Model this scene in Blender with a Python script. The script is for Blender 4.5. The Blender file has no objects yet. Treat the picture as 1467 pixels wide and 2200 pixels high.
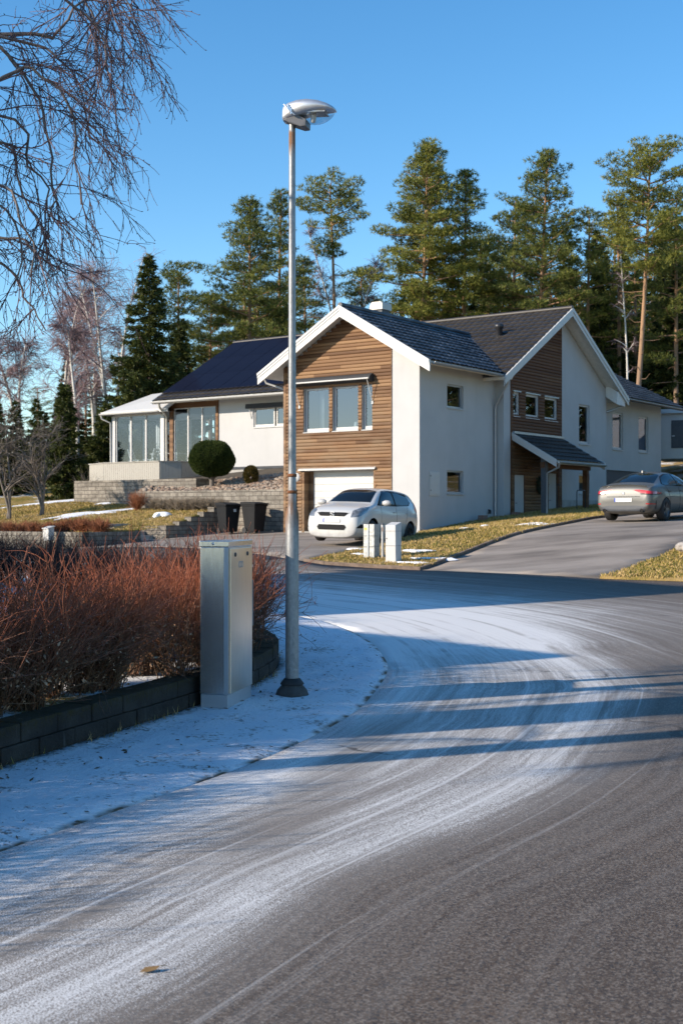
import bpy, bmesh, math, random
import numpy as np
from mathutils import Vector, Matrix
from mathutils.geometry import delaunay_2d_cdt

SC = bpy.context.scene
COL = SC.collection
R = math.radians
# ------------------------------------------------------------------ camera
cam_d = bpy.data.cameras.new("camera")
cam = bpy.data.objects.new("camera", cam_d)
COL.objects.link(cam)
cam.location = (0, 0, 1.6)
cam.rotation_euler = (R(90), 0, 0)
cam_d.sensor_fit = 'VERTICAL'
cam_d.sensor_height = 36.0
cam_d.sensor_width = 24.0
cam_d.lens = 2700.0 / 2200.0 * 36.0
cam_d.shift_y = 5.0 / 2200.0
cam_d.clip_start = 0.1
cam_d.clip_end = 2000.0
cam_d.dof.use_dof = True
cam_d.dof.focus_distance = 10.6
cam_d.dof.aperture_fstop = 5.0
SC.camera = cam
# ------------------------------------------------------------------ sky and sun
SUN_EL, SUN_S = R(23.0), Vector((-0.929, -0.37, 0)).normalized()     # horizontal direction TOWARDS the sun
world = bpy.data.worlds.new("World")
SC.world = world
world.use_nodes = True
wn = world.node_tree.nodes; wl = world.node_tree.links
sky = wn.new('ShaderNodeTexSky')
sky.sky_type = 'NISHITA'; sky.sun_disc = False
sky.sun_elevation = SUN_EL
sky.sun_rotation = math.atan2(SUN_S.x, SUN_S.y)
sky.altitude = 100; sky.air_density = 1.0; sky.dust_density = 0.12; sky.ozone_density = 2.2
hs = wn.new('ShaderNodeHueSaturation')
hs.inputs['Hue'].default_value = 0.4985
hs.inputs['Saturation'].default_value = 1.30
bg = wn['Background']
wl.new(sky.outputs[0], hs.inputs['Color']); wl.new(hs.outputs[0], bg.inputs[0])
bg.inputs[1].default_value = 0.15
sun_d = bpy.data.lights.new("sun", 'SUN')
sun_d.energy = 5.0; sun_d.angle = R(0.53); sun_d.color = (1.0, 0.87, 0.71)
sun = bpy.data.objects.new("sun", sun_d); COL.objects.link(sun)
sd = Vector((SUN_S.x * math.cos(SUN_EL), SUN_S.y * math.cos(SUN_EL), math.sin(SUN_EL)))
sun.rotation_euler = (-sd).to_track_quat('-Z', 'Y').to_euler()
sun.location = sd * 60
SC.view_settings.view_transform = 'Standard'
SC.view_settings.look = 'None'
SC.view_settings.exposure = 0.60
SC.view_settings.gamma = 1.0

# ------------------------------------------------------------------ object helpers
TH = R(-35.7)
CO, SI = math.cos(R(35.7)), math.sin(R(35.7))
HC = (2.48, 40.0)
def W(u, t): return (HC[0] + CO * u + SI * t, HC[1] - SI * u + CO * t)     # house axes -> world
def at(px, py, y): return ((px - 733.5) / 2700.0 * y, y, 1.6 + (1105 - py) / 2700.0 * y)

def tag(o, label=None, cat=None, group=None, kind=None):
    if label: o['label'] = label
    if cat: o['category'] = cat
    if group: o['group'] = group
    if kind: o['kind'] = kind
    return o
def empty(name, loc=(0, 0, 0), rz=0.0):
    o = bpy.data.objects.new(name, None); COL.objects.link(o)
    o.location = loc; o.rotation_euler = (0, 0, rz); o.empty_display_size = 0.3
    return o
def children(o): return [c for c in COL.objects if c.parent == o]
def copy_tree(o, parent=None):
    c = o.copy(); COL.objects.link(c)
    if parent is not None: c.parent = parent
    for ch in children(o): copy_tree(ch, c)
    return c
def link_mesh(name, me, parent=None, loc=None, rz=None):
    o = bpy.data.objects.new(name, me); COL.objects.link(o)
    if parent is not None: o.parent = parent
    if loc is not None: o.location = loc
    if rz is not None: o.rotation_euler = (0, 0, rz)
    return o
def np_mesh(name, V, F, mats, smooth=False, uv=None):
    V = np.asarray(V, dtype=np.float32); F = np.asarray(F, dtype=np.int32)
    me = bpy.data.meshes.new(name)
    k = F.shape[1]
    me.vertices.add(len(V)); me.vertices.foreach_set('co', V.ravel())
    me.loops.add(F.size); me.loops.foreach_set('vertex_index', F.ravel())
    me.polygons.add(len(F)); me.polygons.foreach_set('loop_start', np.arange(0, F.size, k, dtype=np.int32))
    try: me.polygons.foreach_set('loop_total', np.full(len(F), k, dtype=np.int32))
    except Exception: pass
    me.update(calc_edges=True)
    me.validate()
    if uv is not None:
        l = me.uv_layers.new(name='uv')
        l.data.foreach_set('uv', np.asarray(uv, dtype=np.float32)[F.ravel()].ravel())
    if smooth: me.polygons.foreach_set('use_smooth', np.ones(len(F), dtype=bool))
    for m in (mats if isinstance(mats, (list, tuple)) else [mats]): me.materials.append(m)
    return me

class MB:
    """collects shapes, builds ONE mesh object"""
    def __init__(s): s.v = []; s.f = []; s.m = []; s.sm = []
    def add(s, vs, fs, mi=0, smooth=False):
        b = len(s.v); s.v += [tuple(v) for v in vs]
        for f in fs: s.f.append([b + i for i in f]); s.m.append(mi); s.sm.append(smooth)
        return s
    def box(s, a, b, mi=0, f=None):
        x0, y0, z0 = a; x1, y1, z1 = b
        vs = [(x0, y0, z0), (x1, y0, z0), (x1, y1, z0), (x0, y1, z0), (x0, y0, z1), (x1, y0, z1), (x1, y1, z1), (x0, y1, z1)]
        if f: vs = [f(*v) for v in vs]
        return s.add(vs, [(0, 3, 2, 1), (4, 5, 6, 7), (0, 1, 5, 4), (1, 2, 6, 5), (2, 3, 7, 6), (3, 0, 4, 7)], mi)
    def prism(s, poly, d, mi=0):
        """poly: list of 3D points (planar), d: extrusion vector"""
        n = len(poly); d = Vector(d)
        vs = [Vector(p) for p in poly]; vs += [p + d for p in vs[:n]]
        fs = [tuple(range(n))[::-1], tuple(range(n, 2 * n))]
        fs += [(i, (i + 1) % n, n + (i + 1) % n, n + i) for i in range(n)]
        return s.add(vs, fs, mi)
    def tube(s, pts, r, n=8, mi=0, cap=True, smooth=True):
        pts = [Vector(p) for p in pts]
        if not isinstance(r, (list, tuple)): r = [r] * len(pts)
        vs = []; fs = []; up = Vector((0, 0, 1)); prev = None
        for i, p in enumerate(pts):
            d = (pts[min(i + 1, len(pts) - 1)] - pts[max(i - 1, 0)])
            if d.length < 1e-9: d = Vector((0, 0, 1))
            d.normalize()
            if prev is None:
                a = d.cross(up)
                if a.length < 1e-3: a = d.cross(Vector((1, 0, 0)))
            else: a = prev - d * prev.dot(d)
            a.normalize(); prev = a; b = d.cross(a)
            for k in range(n):
                t = 2 * math.pi * k / n
                vs.append(p + (a * math.cos(t) + b * math.sin(t)) * r[i])
        for i in range(len(pts) - 1):
            for k in range(n):
                k2 = (k + 1) % n
                fs.append((i * n + k, i * n + k2, (i + 1) * n + k2, (i + 1) * n + k))
        s.add(vs, fs, mi, smooth)
        if cap:
            s.add(vs[:n], [tuple(range(n))], mi); s.add(vs[-n:], [tuple(range(n))[::-1]], mi)
        return s
    def lathe(s, prof, c=(0, 0, 0), n=24, mi=0, smooth=True):
        vs = []; fs = []
        for (r, z) in prof:
            for k in range(n):
                t = 2 * math.pi * k / n
                vs.append((c[0] + r * math.cos(t), c[1] + r * math.sin(t), c[2] + z))
        for i in range(len(prof) - 1):
            for k in range(n):
                k2 = (k + 1) % n
                fs.append((i * n + k, i * n + k2, (i + 1) * n + k2, (i + 1) * n + k))
        return s.add(vs, fs, mi, smooth)
    def grid(s, P, mi=0, smooth=True, close=False):
        """P: rows of equal length point lists"""
        m = len(P[0]); vs = [p for r in P for p in r]; fs = []
        for i in range(len(P) - 1):
            for j in range(m if close else m - 1):
                j2 = (j + 1) % m
                fs.append((i * m + j, i * m + j2, (i + 1) * m + j2, (i + 1) * m + j))
        return s.add(vs, fs, mi, smooth)
    def mesh(s, name, mats):
        me = bpy.data.meshes.new(name); me.from_pydata(s.v, [], s.f)
        me.polygons.foreach_set('material_index', s.m); me.polygons.foreach_set('use_smooth', s.sm)
        for m in (mats if isinstance(mats, (list, tuple)) else [mats]): me.materials.append(m)
        me.update(); return me
    def build(s, name, mats, parent=None, loc=None, rz=None, bevel=0, fixn=True):
        me = s.mesh(name, mats)
        if fixn or bevel:
            bm = bmesh.new(); bm.from_mesh(me)
            bmesh.ops.remove_doubles(bm, verts=bm.verts, dist=1e-5) if bevel else None
            bmesh.ops.recalc_face_normals(bm, faces=bm.faces)
            if bevel:
                ed = [e for e in bm.edges if len(e.link_faces) == 2 and e.calc_face_angle(0) > 0.5]
                bmesh.ops.bevel(bm, geom=ed, offset=bevel, segments=2, affect='EDGES', profile=0.5)
            bm.to_mesh(me); bm.free()
        return link_mesh(name, me, parent, loc, rz)

# ------------------------------------------------------------------ material helpers
class NT:
    def __init__(s, name):
        s.mat = bpy.data.materials.new(name); s.mat.use_nodes = True
        s.t = s.mat.node_tree; s.t.nodes.clear()
        s.out = s.t.nodes.new('ShaderNodeOutputMaterial')
        s.tc = s.t.nodes.new('ShaderNodeTexCoord')
    def n(s, typ, **kw):
        nd = s.t.nodes.new('ShaderNode' + typ)
        for k, v in kw.items():
            if k.startswith('_'): setattr(nd, k[1:], v)
            else: s.set(nd.inputs[int(k[1:])] if k[0] == 'i' and k[1:].isdigit() else nd.inputs[k.replace('__', ' ')], v)
        return nd
    def set(s, sock, v):
        if hasattr(v, 'bl_idname') and hasattr(v, 'outputs'): v = v.outputs[0]
        if hasattr(v, 'is_output'): s.t.links.new(v, sock)
        else:
            if sock.type == 'RGBA' and len(v) == 3: v = (*v, 1)
            sock.default_value = v
    def obj(s): return s.tc.outputs['Object']
    def uv(s): return s.tc.outputs['UV']
    def mapping(s, src, scale=(1, 1, 1), loc=(0, 0, 0), rot=(0, 0, 0)):
        m = s.n('Mapping', Vector=src); m.inputs['Scale'].default_value = scale
        m.inputs['Location'].default_value = loc; m.inputs['Rotation'].default_value = rot
        return m.outputs[0]
    def noise(s, vec, scale, detail=4, rough=0.55):
        return s.n('TexNoise', Vector=vec, Scale=scale, Detail=detail, Roughness=rough).outputs['Fac']
    def ramp(s, fac, stops, interp='LINEAR'):
        r = s.n('ValToRGB', Fac=fac); e = r.color_ramp.elements
        r.color_ramp.interpolation = interp
        while len(e) < len(stops): e.new(0.5)
        for el, (p, c) in zip(e, stops):
            el.position = p; el.color = (*c, 1) if len(c) == 3 else c
        return r.outputs[0]
    def vr(s, fac, a, b, c=0.0, d=1.0):
        m = s.n('MapRange', Value=fac); m.inputs[1].default_value = a; m.inputs[2].default_value = b
        m.inputs[3].default_value = c; m.inputs[4].default_value = d
        return m.outputs[0]
    def math(s, op, a, b=0.0, c=0.0):
        m = s.n('Math', _operation=op); s.set(m.inputs[0], a); s.set(m.inputs[1], b)
        if op in ('MULTIPLY_ADD', 'SMOOTH_MIN'): s.set(m.inputs[2], c)
        return m.outputs[0]
    def mix(s, fac, a, b, mode='MIX'):
        m = s.n('Mix', _data_type='RGBA', _blend_type=mode)
        s.set(m.inputs[0], fac); s.set(m.inputs[6], a); s.set(m.inputs[7], b)
        return m.outputs[2]
    def sep(s, v):
        m = s.n('SeparateXYZ', Vector=v); return m.outputs
    def comb(s, x, y, z=0.0):
        m = s.n('CombineXYZ'); s.set(m.inputs[0], x); s.set(m.inputs[1], y); s.set(m.inputs[2], z); return m.outputs[0]
    def bump(s, h, strength=0.5, dist=0.02):
        return s.n('Bump', Height=h, Strength=strength, Distance=dist).outputs[0]
    def bsdf(s, color, rough=0.7, metallic=0.0, normal=None, spec=0.5, **kw):
        p = s.n('BsdfPrincipled')
        s.set(p.inputs['Base Color'], color); s.set(p.inputs['Roughness'], rough)
        s.set(p.inputs['Metallic'], metallic); s.set(p.inputs['Specular IOR Level'], spec)
        if normal is not None: s.set(p.inputs['Normal'], normal)
        for k, v in kw.items(): s.set(p.inputs[k.replace('__', ' ')], v)
        s.t.links.new(p.outputs[0], s.out.inputs[0])
        return p
MATS = {}
def simple(name, col, rough=0.6, metallic=0.0, var=0.12, scale=6.0, bump=0.0, bscale=60.0, spec=0.5, **kw):
    if name in MATS: return MATS[name]
    t = NT(name)
    n = t.noise(t.obj(), scale, 5)
    c = t.mix(t.vr(n, 0.3, 0.7), tuple(x * (1 - var) for x in col), tuple(min(1, x * (1 + var)) for x in col))
    nm = None
    if bump: nm = t.bump(t.noise(t.obj(), bscale, 4), bump, 0.01)
    t.bsdf(c, rough, metallic, nm, spec, **kw)
    MATS[name] = t.mat
    return t.mat
# ------------------------------------------------------------------ terrain function (thin plate through surveyed heights)
GP = [(0,0,0),(-4,4,0),(6,4,0),(14,4,0),(0,10,0),(-2.5,10,.02),(5,11,0),(12,12,.05),(0,15,.05),(5,16,.06),(-.3,20,.14),(5,20,.15),
 (-.37,29.5,.42),(1.77,27.9,.36),(5.1,24.85,.33),(6.6,24.2,.3),(12,20,.25),(-5,20,.16),(-9,30,.4),(-4,25,.27),(-1.17,33.75,.8),(-.4,34.3,.76),(1,36.5,.88),
 (2.48,40,1.0),(-2,43.2,.98),(-4.2,43.8,.90),(-3.6,41.5,.84),(-6,38,.70),(-8.2,39.6,.55),(-14,43,.55),(-9,35,.5),(5.37,44,1.46),(6.26,44.7,1.57),(10.3,50.4,1.95),(13.5,55,2.3),
 (7.55,36,1.36),(8.9,38,1.42),(12,34,1.5),(4.48,33,1.03),(3.0,30.5,.64),(7.8,38.4,1.5),(7.6,28,.82),(12,28,1.1),(15,40,1.8),(19,48,2.5),(18,22,.5),(25,30,1.4),
 (24,62,4.6),(20,56,3.5),(-10,62,3.4),(4,64,3.6),(-30,60,2.6),(-30,40,.8),(-22,50,1.6),(-30,85,5),(0,85,6),(30,85,6.5),(-60,110,8),(0,120,9),(60,110,9),(45,50,4),(45,20,1),(-40,15,0),(-15,10,0),(0,-20,0),(40,-10,0),(-30,-10,0)]
class TPS:
    def __init__(s, pts, lam=1e-3):
        p = np.array(pts, float); s.xy = p[:, :2] / 20.0; n = len(p)
        K = s.k(np.linalg.norm(s.xy[:, None] - s.xy[None], axis=2)) + lam * np.eye(n)
        P = np.c_[np.ones(n), s.xy]
        A = np.block([[K, P], [P.T, np.zeros((3, 3))]])
        s.w = np.linalg.solve(A, np.r_[p[:, 2], 0, 0, 0])
    @staticmethod
    def k(r): return np.where(r > 1e-9, r * r * np.log(np.maximum(r, 1e-9)), 0.0)
    def __call__(s, x, y):
        q = np.c_[np.ravel(x), np.ravel(y)] / 20.0
        d = np.linalg.norm(q[:, None] - s.xy[None], axis=2)
        z = s.k(d) @ s.w[:-3] + s.w[-3] + q @ s.w[-2:]
        return z
GZ = TPS(GP, 2e-3)
def gz(x, y): return float(GZ(x, y)[0])

def smooth_curve(pts, step=0.25):
    """Catmull-Rom through XY points, resampled"""
    p = [np.array(q, float) for q in pts]; p = [2 * p[0] - p[1]] + p + [2 * p[-1] - p[-2]]
    out = []
    for i in range(1, len(p) - 2):
        n = max(2, int(np.linalg.norm(p[i + 1] - p[i]) / step))
        for k in range(n):
            t = k / n
            out.append(0.5 * (2 * p[i] + (p[i + 1] - p[i - 1]) * t + (2 * p[i - 1] - 5 * p[i] + 4 * p[i + 1] - p[i + 2]) * t * t + (3 * p[i] - p[i - 1] - 3 * p[i + 1] + p[i + 2]) * t ** 3))
    out.append(p[-2]); return np.array(out)
def inside(poly, P):
    x, y = P[:, 0], P[:, 1]; r = np.zeros(len(P), bool); n = len(poly)
    for i in range(n):
        x0, y0 = poly[i]; x1, y1 = poly[(i + 1) % n]
        if y0 == y1: continue
        c = ((y0 > y) != (y1 > y)) & (x < (x1 - x0) * (y - y0) / (y1 - y0) + x0)
        r ^= c
    return r
def poly_dist(C, P, closed=False):
    """distance and arc length of nearest point on polyline C for points P (signed by side: + on the right)"""
    A = C[:-1]; B = C[1:]
    if closed: A = C; B = np.roll(C, -1, 0)
    d = B - A; L = np.linalg.norm(d, axis=1); s0 = np.r_[0, np.cumsum(L)[:-1]]
    best = np.full(len(P), 1e9); S = np.zeros(len(P)); sg = np.ones(len(P))
    for i in range(len(A)):
        if L[i] < 1e-9: continue
        t = np.clip(((P - A[i]) @ d[i]) / L[i] ** 2, 0, 1)
        q = A[i] + t[:, None] * d[i]; r = P - q; D = np.linalg.norm(r, axis=1)
        m = D < best; best[m] = D[m]; S[m] = s0[i] + t[m] * L[i]
        cr = d[i][0] * r[:, 1] - d[i][1] * r[:, 0]
        sg[m] = np.where(cr[m] < 0, 1, -1)
    return best, S, sg
def sheet(name, bnd, step, zf, mats, off=0.0, uvf=None, skirt=0.0, jitter=0.0, smooth=True, seed=1, fine=None):
    """triangulated sheet filling the XY polygon bnd, lifted to zf(x,y)+off; skirt closes its rim downwards"""
    b = []
    n = len(bnd)
    for i in range(n):
        p, q = np.array(bnd[i], float), np.array(bnd[(i + 1) % n], float)
        k = max(1, int(np.linalg.norm(q - p) / step))
        for j in range(k): b.append(p + (q - p) * j / k)
    b = np.array(b)
    rng = np.random.default_rng(seed)
    def lattice(x0, y0, x1, y1, st):
        gx, gy = np.meshgrid(np.arange(x0, x1, st), np.arange(y0, y1, st))
        P = np.c_[gx.ravel(), gy.ravel()]; P += rng.uniform(-.25, .25, P.shape) * st
        return P
    x0, y0 = b.min(0); x1, y1 = b.max(0)
    P = lattice(x0, y0, x1, y1, step)
    if fine:
        fx0, fy0, fx1, fy1, fs = fine
        P = P[~((P[:, 0] > fx0) & (P[:, 0] < fx1) & (P[:, 1] > fy0) & (P[:, 1] < fy1))]
        P = np.r_[P, lattice(fx0, fy0, fx1, fy1, fs)]
    P = P[inside(b, P)]
    D, _, _ = poly_dist(b, P, True)
    P = P[D > step * 0.3 if not fine else D > fine[4] * .3]
    allp = np.r_[b, P]
    nb = len(b)
    co, _, fa, *_ = delaunay_2d_cdt([Vector(p) for p in allp], [(i, (i + 1) % nb) for i in range(nb)], [list(range(nb))], 1, 1e-5)
    V = np.array([(c[0], c[1]) for c in co])
    Z = zf(V[:, 0], V[:, 1]) + off
    F = np.array([f for f in fa if len(f) == 3])
    e1 = V[F[:, 1]] - V[F[:, 0]]; e2 = V[F[:, 2]] - V[F[:, 0]]
    flip = (e1[:, 0] * e2[:, 1] - e1[:, 1] * e2[:, 0]) < 0
    F[flip] = F[flip][:, ::-1]
    V3 = np.c_[V, Z]
    uv = uvf(V) if uvf else V
    if skirt:
        k = len(V3); low = V3[:nb].copy(); low[:, 2] -= skirt
        V3 = np.r_[V3, low]; uv = np.r_[uv, uv[:nb]]
        i = np.arange(nb); j = (i + 1) % nb
        area = 0.5 * np.sum(b[:, 0] * np.roll(b[:, 1], -1) - b[:, 1] * np.roll(b[:, 0], -1))
        S1 = np.c_[i, k + i, k + j]; S2 = np.c_[i, k + j, j]
        if area < 0: S1 = S1[:, ::-1]; S2 = S2[:, ::-1]
        F = np.r_[F, S1, S2]
    me = np_mesh(name, V3, F, mats, smooth, uv)
    return link_mesh(name, me)

# ------------------------------------------------------------------ ground materials
def mat_road():
    t = NT("asphalt_with_snow")
    S, D, _ = t.sep(t.uv())
    o = t.obj()
    D = t.math('MULTIPLY', D, t.vr(S, 15.5, 22.0, 1.38, 1.0))
    wob = t.math('MULTIPLY', t.math('SUBTRACT', t.noise(t.comb(t.math('MULTIPLY', S, .35), 0.0), 1.0, 2), .5), .9)
    d2 = t.math('ADD', D, wob)
    # asphalt aggregate
    vor = t.n('TexVoronoi', Vector=o, Scale=135.0).outputs['Distance']
    vcol = t.n('TexVoronoi', Vector=o, Scale=135.0).outputs['Color']
    rnd = t.sep(vcol)[0]
    base = t.ramp(t.noise(o, 0.7, 5), [(.3, (.070, .050, .037)), (.55, (.092, .066, .048)), (.75, (.125, .090, .065))])
    agg = t.mix(t.vr(rnd, .55, .95), base, (.20, .165, .135))
    agg = t.mix(t.vr(rnd, .3, .05), agg, (.034, .031, .031))
    damp = t.vr(t.noise(t.comb(t.math('MULTIPLY', S, .5), t.math('MULTIPLY', D, 2.2)), 1.0, 6, .65), .60, .74)
    agg = t.mix(t.math('MULTIPLY', damp, .5), agg, (.030, .026, .025))
    # snow packed in streaks that follow the bend
    st1 = t.noise(t.comb(t.math('MULTIPLY', S, .10), t.math('MULTIPLY', d2, 6.0)), 1.0, 6, .68)
    st2 = t.noise(t.comb(t.math('MULTIPLY', S, .35), t.math('MULTIPLY', D, 26.0)), 1.0, 5, .7)
    cover = t.ramp(t.math('MULTIPLY', d2, 1 / 8.0), [(0, (1, 1, 1)), (.06, (.86,) * 3), (.12, (.74,) * 3), (.19, (.72,) * 3), (.25, (.84,) * 3), (.285, (.60,) * 3), (.33, (.32,) * 3), (.42, (.16,) * 3), (.6, (.09,) * 3), (1, (.03,) * 3)])
    cover = t.math('ADD', cover, t.math('MULTIPLY', t.vr(S, S_BEND, S_BEND + 5, 0, .78), t.vr(D, 9.0, 3.0)))
    grain = t.noise(o, 190.0, 3, .6)
    big = t.noise(o, .9, 3)
    f = t.math('ADD', t.math('MULTIPLY', st1, .86), t.math('MULTIPLY', st2, .50))
    f = t.math('ADD', f, t.math('MULTIPLY', t.math('SUBTRACT', grain, .5), .95))
    f = t.math('ADD', f, t.math('MULTIPLY', t.math('SUBTRACT', vor, .3), -.75))
    f = t.math('ADD', f, t.math('MULTIPLY', t.math('SUBTRACT', big, .5), .30))
    f = t.math('ADD', f, cover)
    amt = t.vr(f, 1.17, 1.47)
    spots = t.math('MULTIPLY', t.vr(t.noise(t.mapping(o, (1, 1, 1), (3, 1, 0)), 3.2, 7, .75), .66, .72), t.vr(t.noise(o, .5, 2), .45, .6))
    amt = t.math('MAXIMUM', t.math('MULTIPLY', amt, .84), t.math('MULTIPLY', spots, t.math('MULTIPLY', t.vr(grain, .4, .6), .62)))
    rut = t.math('MULTIPLY', t.vr(t.noise(t.comb(t.math('MULTIPLY', S, .07), t.math('MULTIPLY', D, 4.2)), 1.0, 4, .6), .53, .62), t.vr(t.noise(o, 1.1, 3), .35, .6))
    ridge = t.math('MULTIPLY', t.vr(t.noise(t.comb(t.math('MULTIPLY', S, .05), t.math('MULTIPLY', D, 8.5), 4.0), 1.0, 3, .6), .60, .66), t.vr(cover, .2, .6))
    amt = t.math('MULTIPLY', amt, t.math('SUBTRACT', 1.0, t.math('MULTIPLY', t.math('MULTIPLY', rut, t.vr(D, .15, .6)), .80)))
    amt = t.math('MAXIMUM', amt, t.math('MULTIPLY', t.math('MULTIPLY', ridge, t.vr(grain, .3, .6)), .85))
    # bare wheel track swerving off the bend
    X, Y, _ = t.sep(o)
    ac = t.math('ABSOLUTE', t.math('SUBTRACT', t.math('MULTIPLY', X, .981), t.math('MULTIPLY', t.math('SUBTRACT', Y, 8.0), .194)))
    track = t.math('MULTIPLY', t.vr(ac, .30, .10), t.vr(t.math('ABSOLUTE', t.math('SUBTRACT', Y, 7.9)), 2.6, 1.5))
    track = t.math('MULTIPLY', track, t.vr(st2, .30, .52))
    amt = t.math('MULTIPLY', amt, t.math('SUBTRACT', 1.0, t.math('MULTIPLY', track, .82)))
    dust = t.math('MULTIPLY', t.vr(t.math('ADD', cover, t.math('MULTIPLY', t.math('SUBTRACT', st1, .5), .9)), .1, .8), .42)
    agg = t.mix(dust, agg, (.42, .40, .375))
    snow = t.mix(st2, (.70, .695, .68), (.84, .83, .815))
    col = t.mix(amt, agg, snow)
    ce = t.n('TexVoronoi', _feature='DISTANCE_TO_EDGE', Vector=t.n('VectorMath', i0=o, i1=t.n('VectorMath', _operation='SCALE', i0=t.n('TexNoise', Vector=o, Scale=1.6, Detail=4.0).outputs['Color'], Scale=.9).outputs[0]).outputs[0], Scale=.33).outputs['Distance']
    crack = t.math('MULTIPLY', t.vr(ce, .012, .004), t.math('MULTIPLY', t.vr(t.noise(o, .45, 3), .52, .60), t.vr(amt, .5, .2)))
    col = t.mix(t.math('MULTIPLY', crack, .8), col, (.018, .016, .015))
    h = t.math('ADD', t.math('MULTIPLY', vor, t.vr(amt, 0, 1, 1, .35)), t.math('MULTIPLY', amt, .7))
    t.bsdf(col, t.vr(amt, 0, 1, .78, .6), 0.0, t.bump(h, .35, .004), .3)
    return t.mat
def mat_snow_verge():
    t = NT("snow_verge")
    o = t.obj()
    S, D, _ = t.sep(t.uv())
    n1 = t.noise(o, 2.2, 6, .6); n2 = t.noise(o, 26.0, 6, .7); n3 = t.noise(o, 90.0, 3)
    spec = t.math('ADD', t.math('MULTIPLY', n2, .62), t.math('MULTIPLY', n1, .42))
    dirt = t.vr(spec, .565, .64)
    edge = t.math('MULTIPLY', t.vr(D, .10, .02), t.vr(n2, .38, .6))           # earth along the wall foot
    crack = t.math('MULTIPLY', t.vr(D, .955, .985), t.vr(t.noise(o, 3.0, 4), .43, .56))
    dirt = t.math('MAXIMUM', t.math('MULTIPLY', dirt, .85), t.math('MAXIMUM', edge, crack))
    dcol = t.mix(n3, (.055, .040, .026), (.15, .11, .065))
    snow = t.mix(n1, (.66, .70, .76), (.78, .80, .84))
    h = t.math('ADD', t.math('MULTIPLY', n2, .5), t.math('ADD', t.math('MULTIPLY', n3, .2), t.math('MULTIPLY', n1, .6)))
    t.bsdf(t.mix(dirt, snow, dcol), .65, 0, t.bump(h, 1.0, .045), .3)
    return t.mat
def mat_lawn(name, snowy=0.0, cold=0.0):
    t = NT(name)
    o = t.obj()
    n1 = t.noise(o, .55, 5); n2 = t.noise(o, 9.0, 6, .7); n3 = t.noise(o, 45.0, 4, .7)
    c = t.ramp(t.math('ADD', t.math('MULTIPLY', n1, .7), t.math('MULTIPLY', n2, .3)), [(.34, (.14, .13, .028)), (.43, (.28, .215, .05)), (.50, (.42, .285, .10)), (.64, (.49, .345, .17))])
    c = t.mix(t.vr(n3, .25, .75), t.mix(.55, c, (.05, .045, .015)), c)
    if snowy:
        sn = t.vr(t.math('ADD', t.math('MULTIPLY', t.noise(o, .8, 6, .65), .7), t.math('MULTIPLY', n3, .3)), .62 - snowy, .70 - snowy)
        c = t.mix(sn, c, (.80, .83, .88))
    t.bsdf(c, .9, 0, t.bump(t.math('ADD', n2, n3), .9, .03), .2)
    return t.mat
def mat_drive():
    t = NT("driveway_asphalt")
    o = t.obj()
    n1 = t.noise(t.mapping(o, (.35, .9, 1), (0, 0, 0), (0, 0, R(-36))), 1.3, 5); n2 = t.noise(o, 150.0, 3)
    c = t.ramp(n1, [(.3, (.16, .135, .115)), (.45, (.27, .23, .195)), (.62, (.37, .32, .275))])
    c = t.mix(t.vr(n2, .35, .75), t.mix(.4, c, (.03, .03, .03)), c)
    t.bsdf(c, .85, 0, t.bump(n2, .4, .006), .3)
    return t.mat
S_BEND = 23.0
M_ROAD = mat_road(); M_VERGE = mat_snow_verge(); M_LAWN = mat_lawn("lawn_grass"); M_LAWN_S = mat_lawn("snowy_grass", .10)
M_DRIVE = mat_drive()
M_SNOWG = mat_lawn("garden_snow", .17)
M_EARTH = simple("bare_earth", (.055, .042, .028), .95, var=.5, scale=3, bump=.8, bscale=14)
M_SNOW = simple("snow", (.82, .84, .88), .55, var=.05, scale=8, bump=.6, bscale=18, spec=.3)

# ------------------------------------------------------------------ ground sheets
EDGE = smooth_curve([(-9, -8), (-5.2, -1), (-3.3, 2.6), (-2.3, 4.6), (-1.62, 5.96), (-1.23, 6.75), (-.58, 8.07), (-.10, 9.4), (.19, 10.6), (.44, 12.4), (.47, 13.6), (.33, 15.4), (-.15, 17.3), (-1.2, 19.3), (-3.0, 21.7), (-5.5, 24.3), (-9, 27.6), (-16, 33.4), (-30, 44)], .3)
WALLC = smooth_curve([(-8.5, -8), (-5.6, -1), (-4.1, 2.8), (-3.0, 5.4), (-2.13, 7.85), (-1.62, 9.2), (-1.17, 10.4), (-.80, 11.7), (-.66, 12.7), (-.72, 13.7), (-1.1, 14.9), (-1.9, 16.4), (-3.2, 18.4), (-5.5, 21.4)], .25)
def road_uv(V):
    D, S, sg = poly_dist(EDGE, V); return np.c_[S, D * sg]
FAR_EDGE = [(30, 4), (17, 15.5), (10, 21.2), (6.58, 24.2), (5.1, 24.85), (1.77, 27.9), (-.37, 29.5), (-.87, 30.1)]
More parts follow.
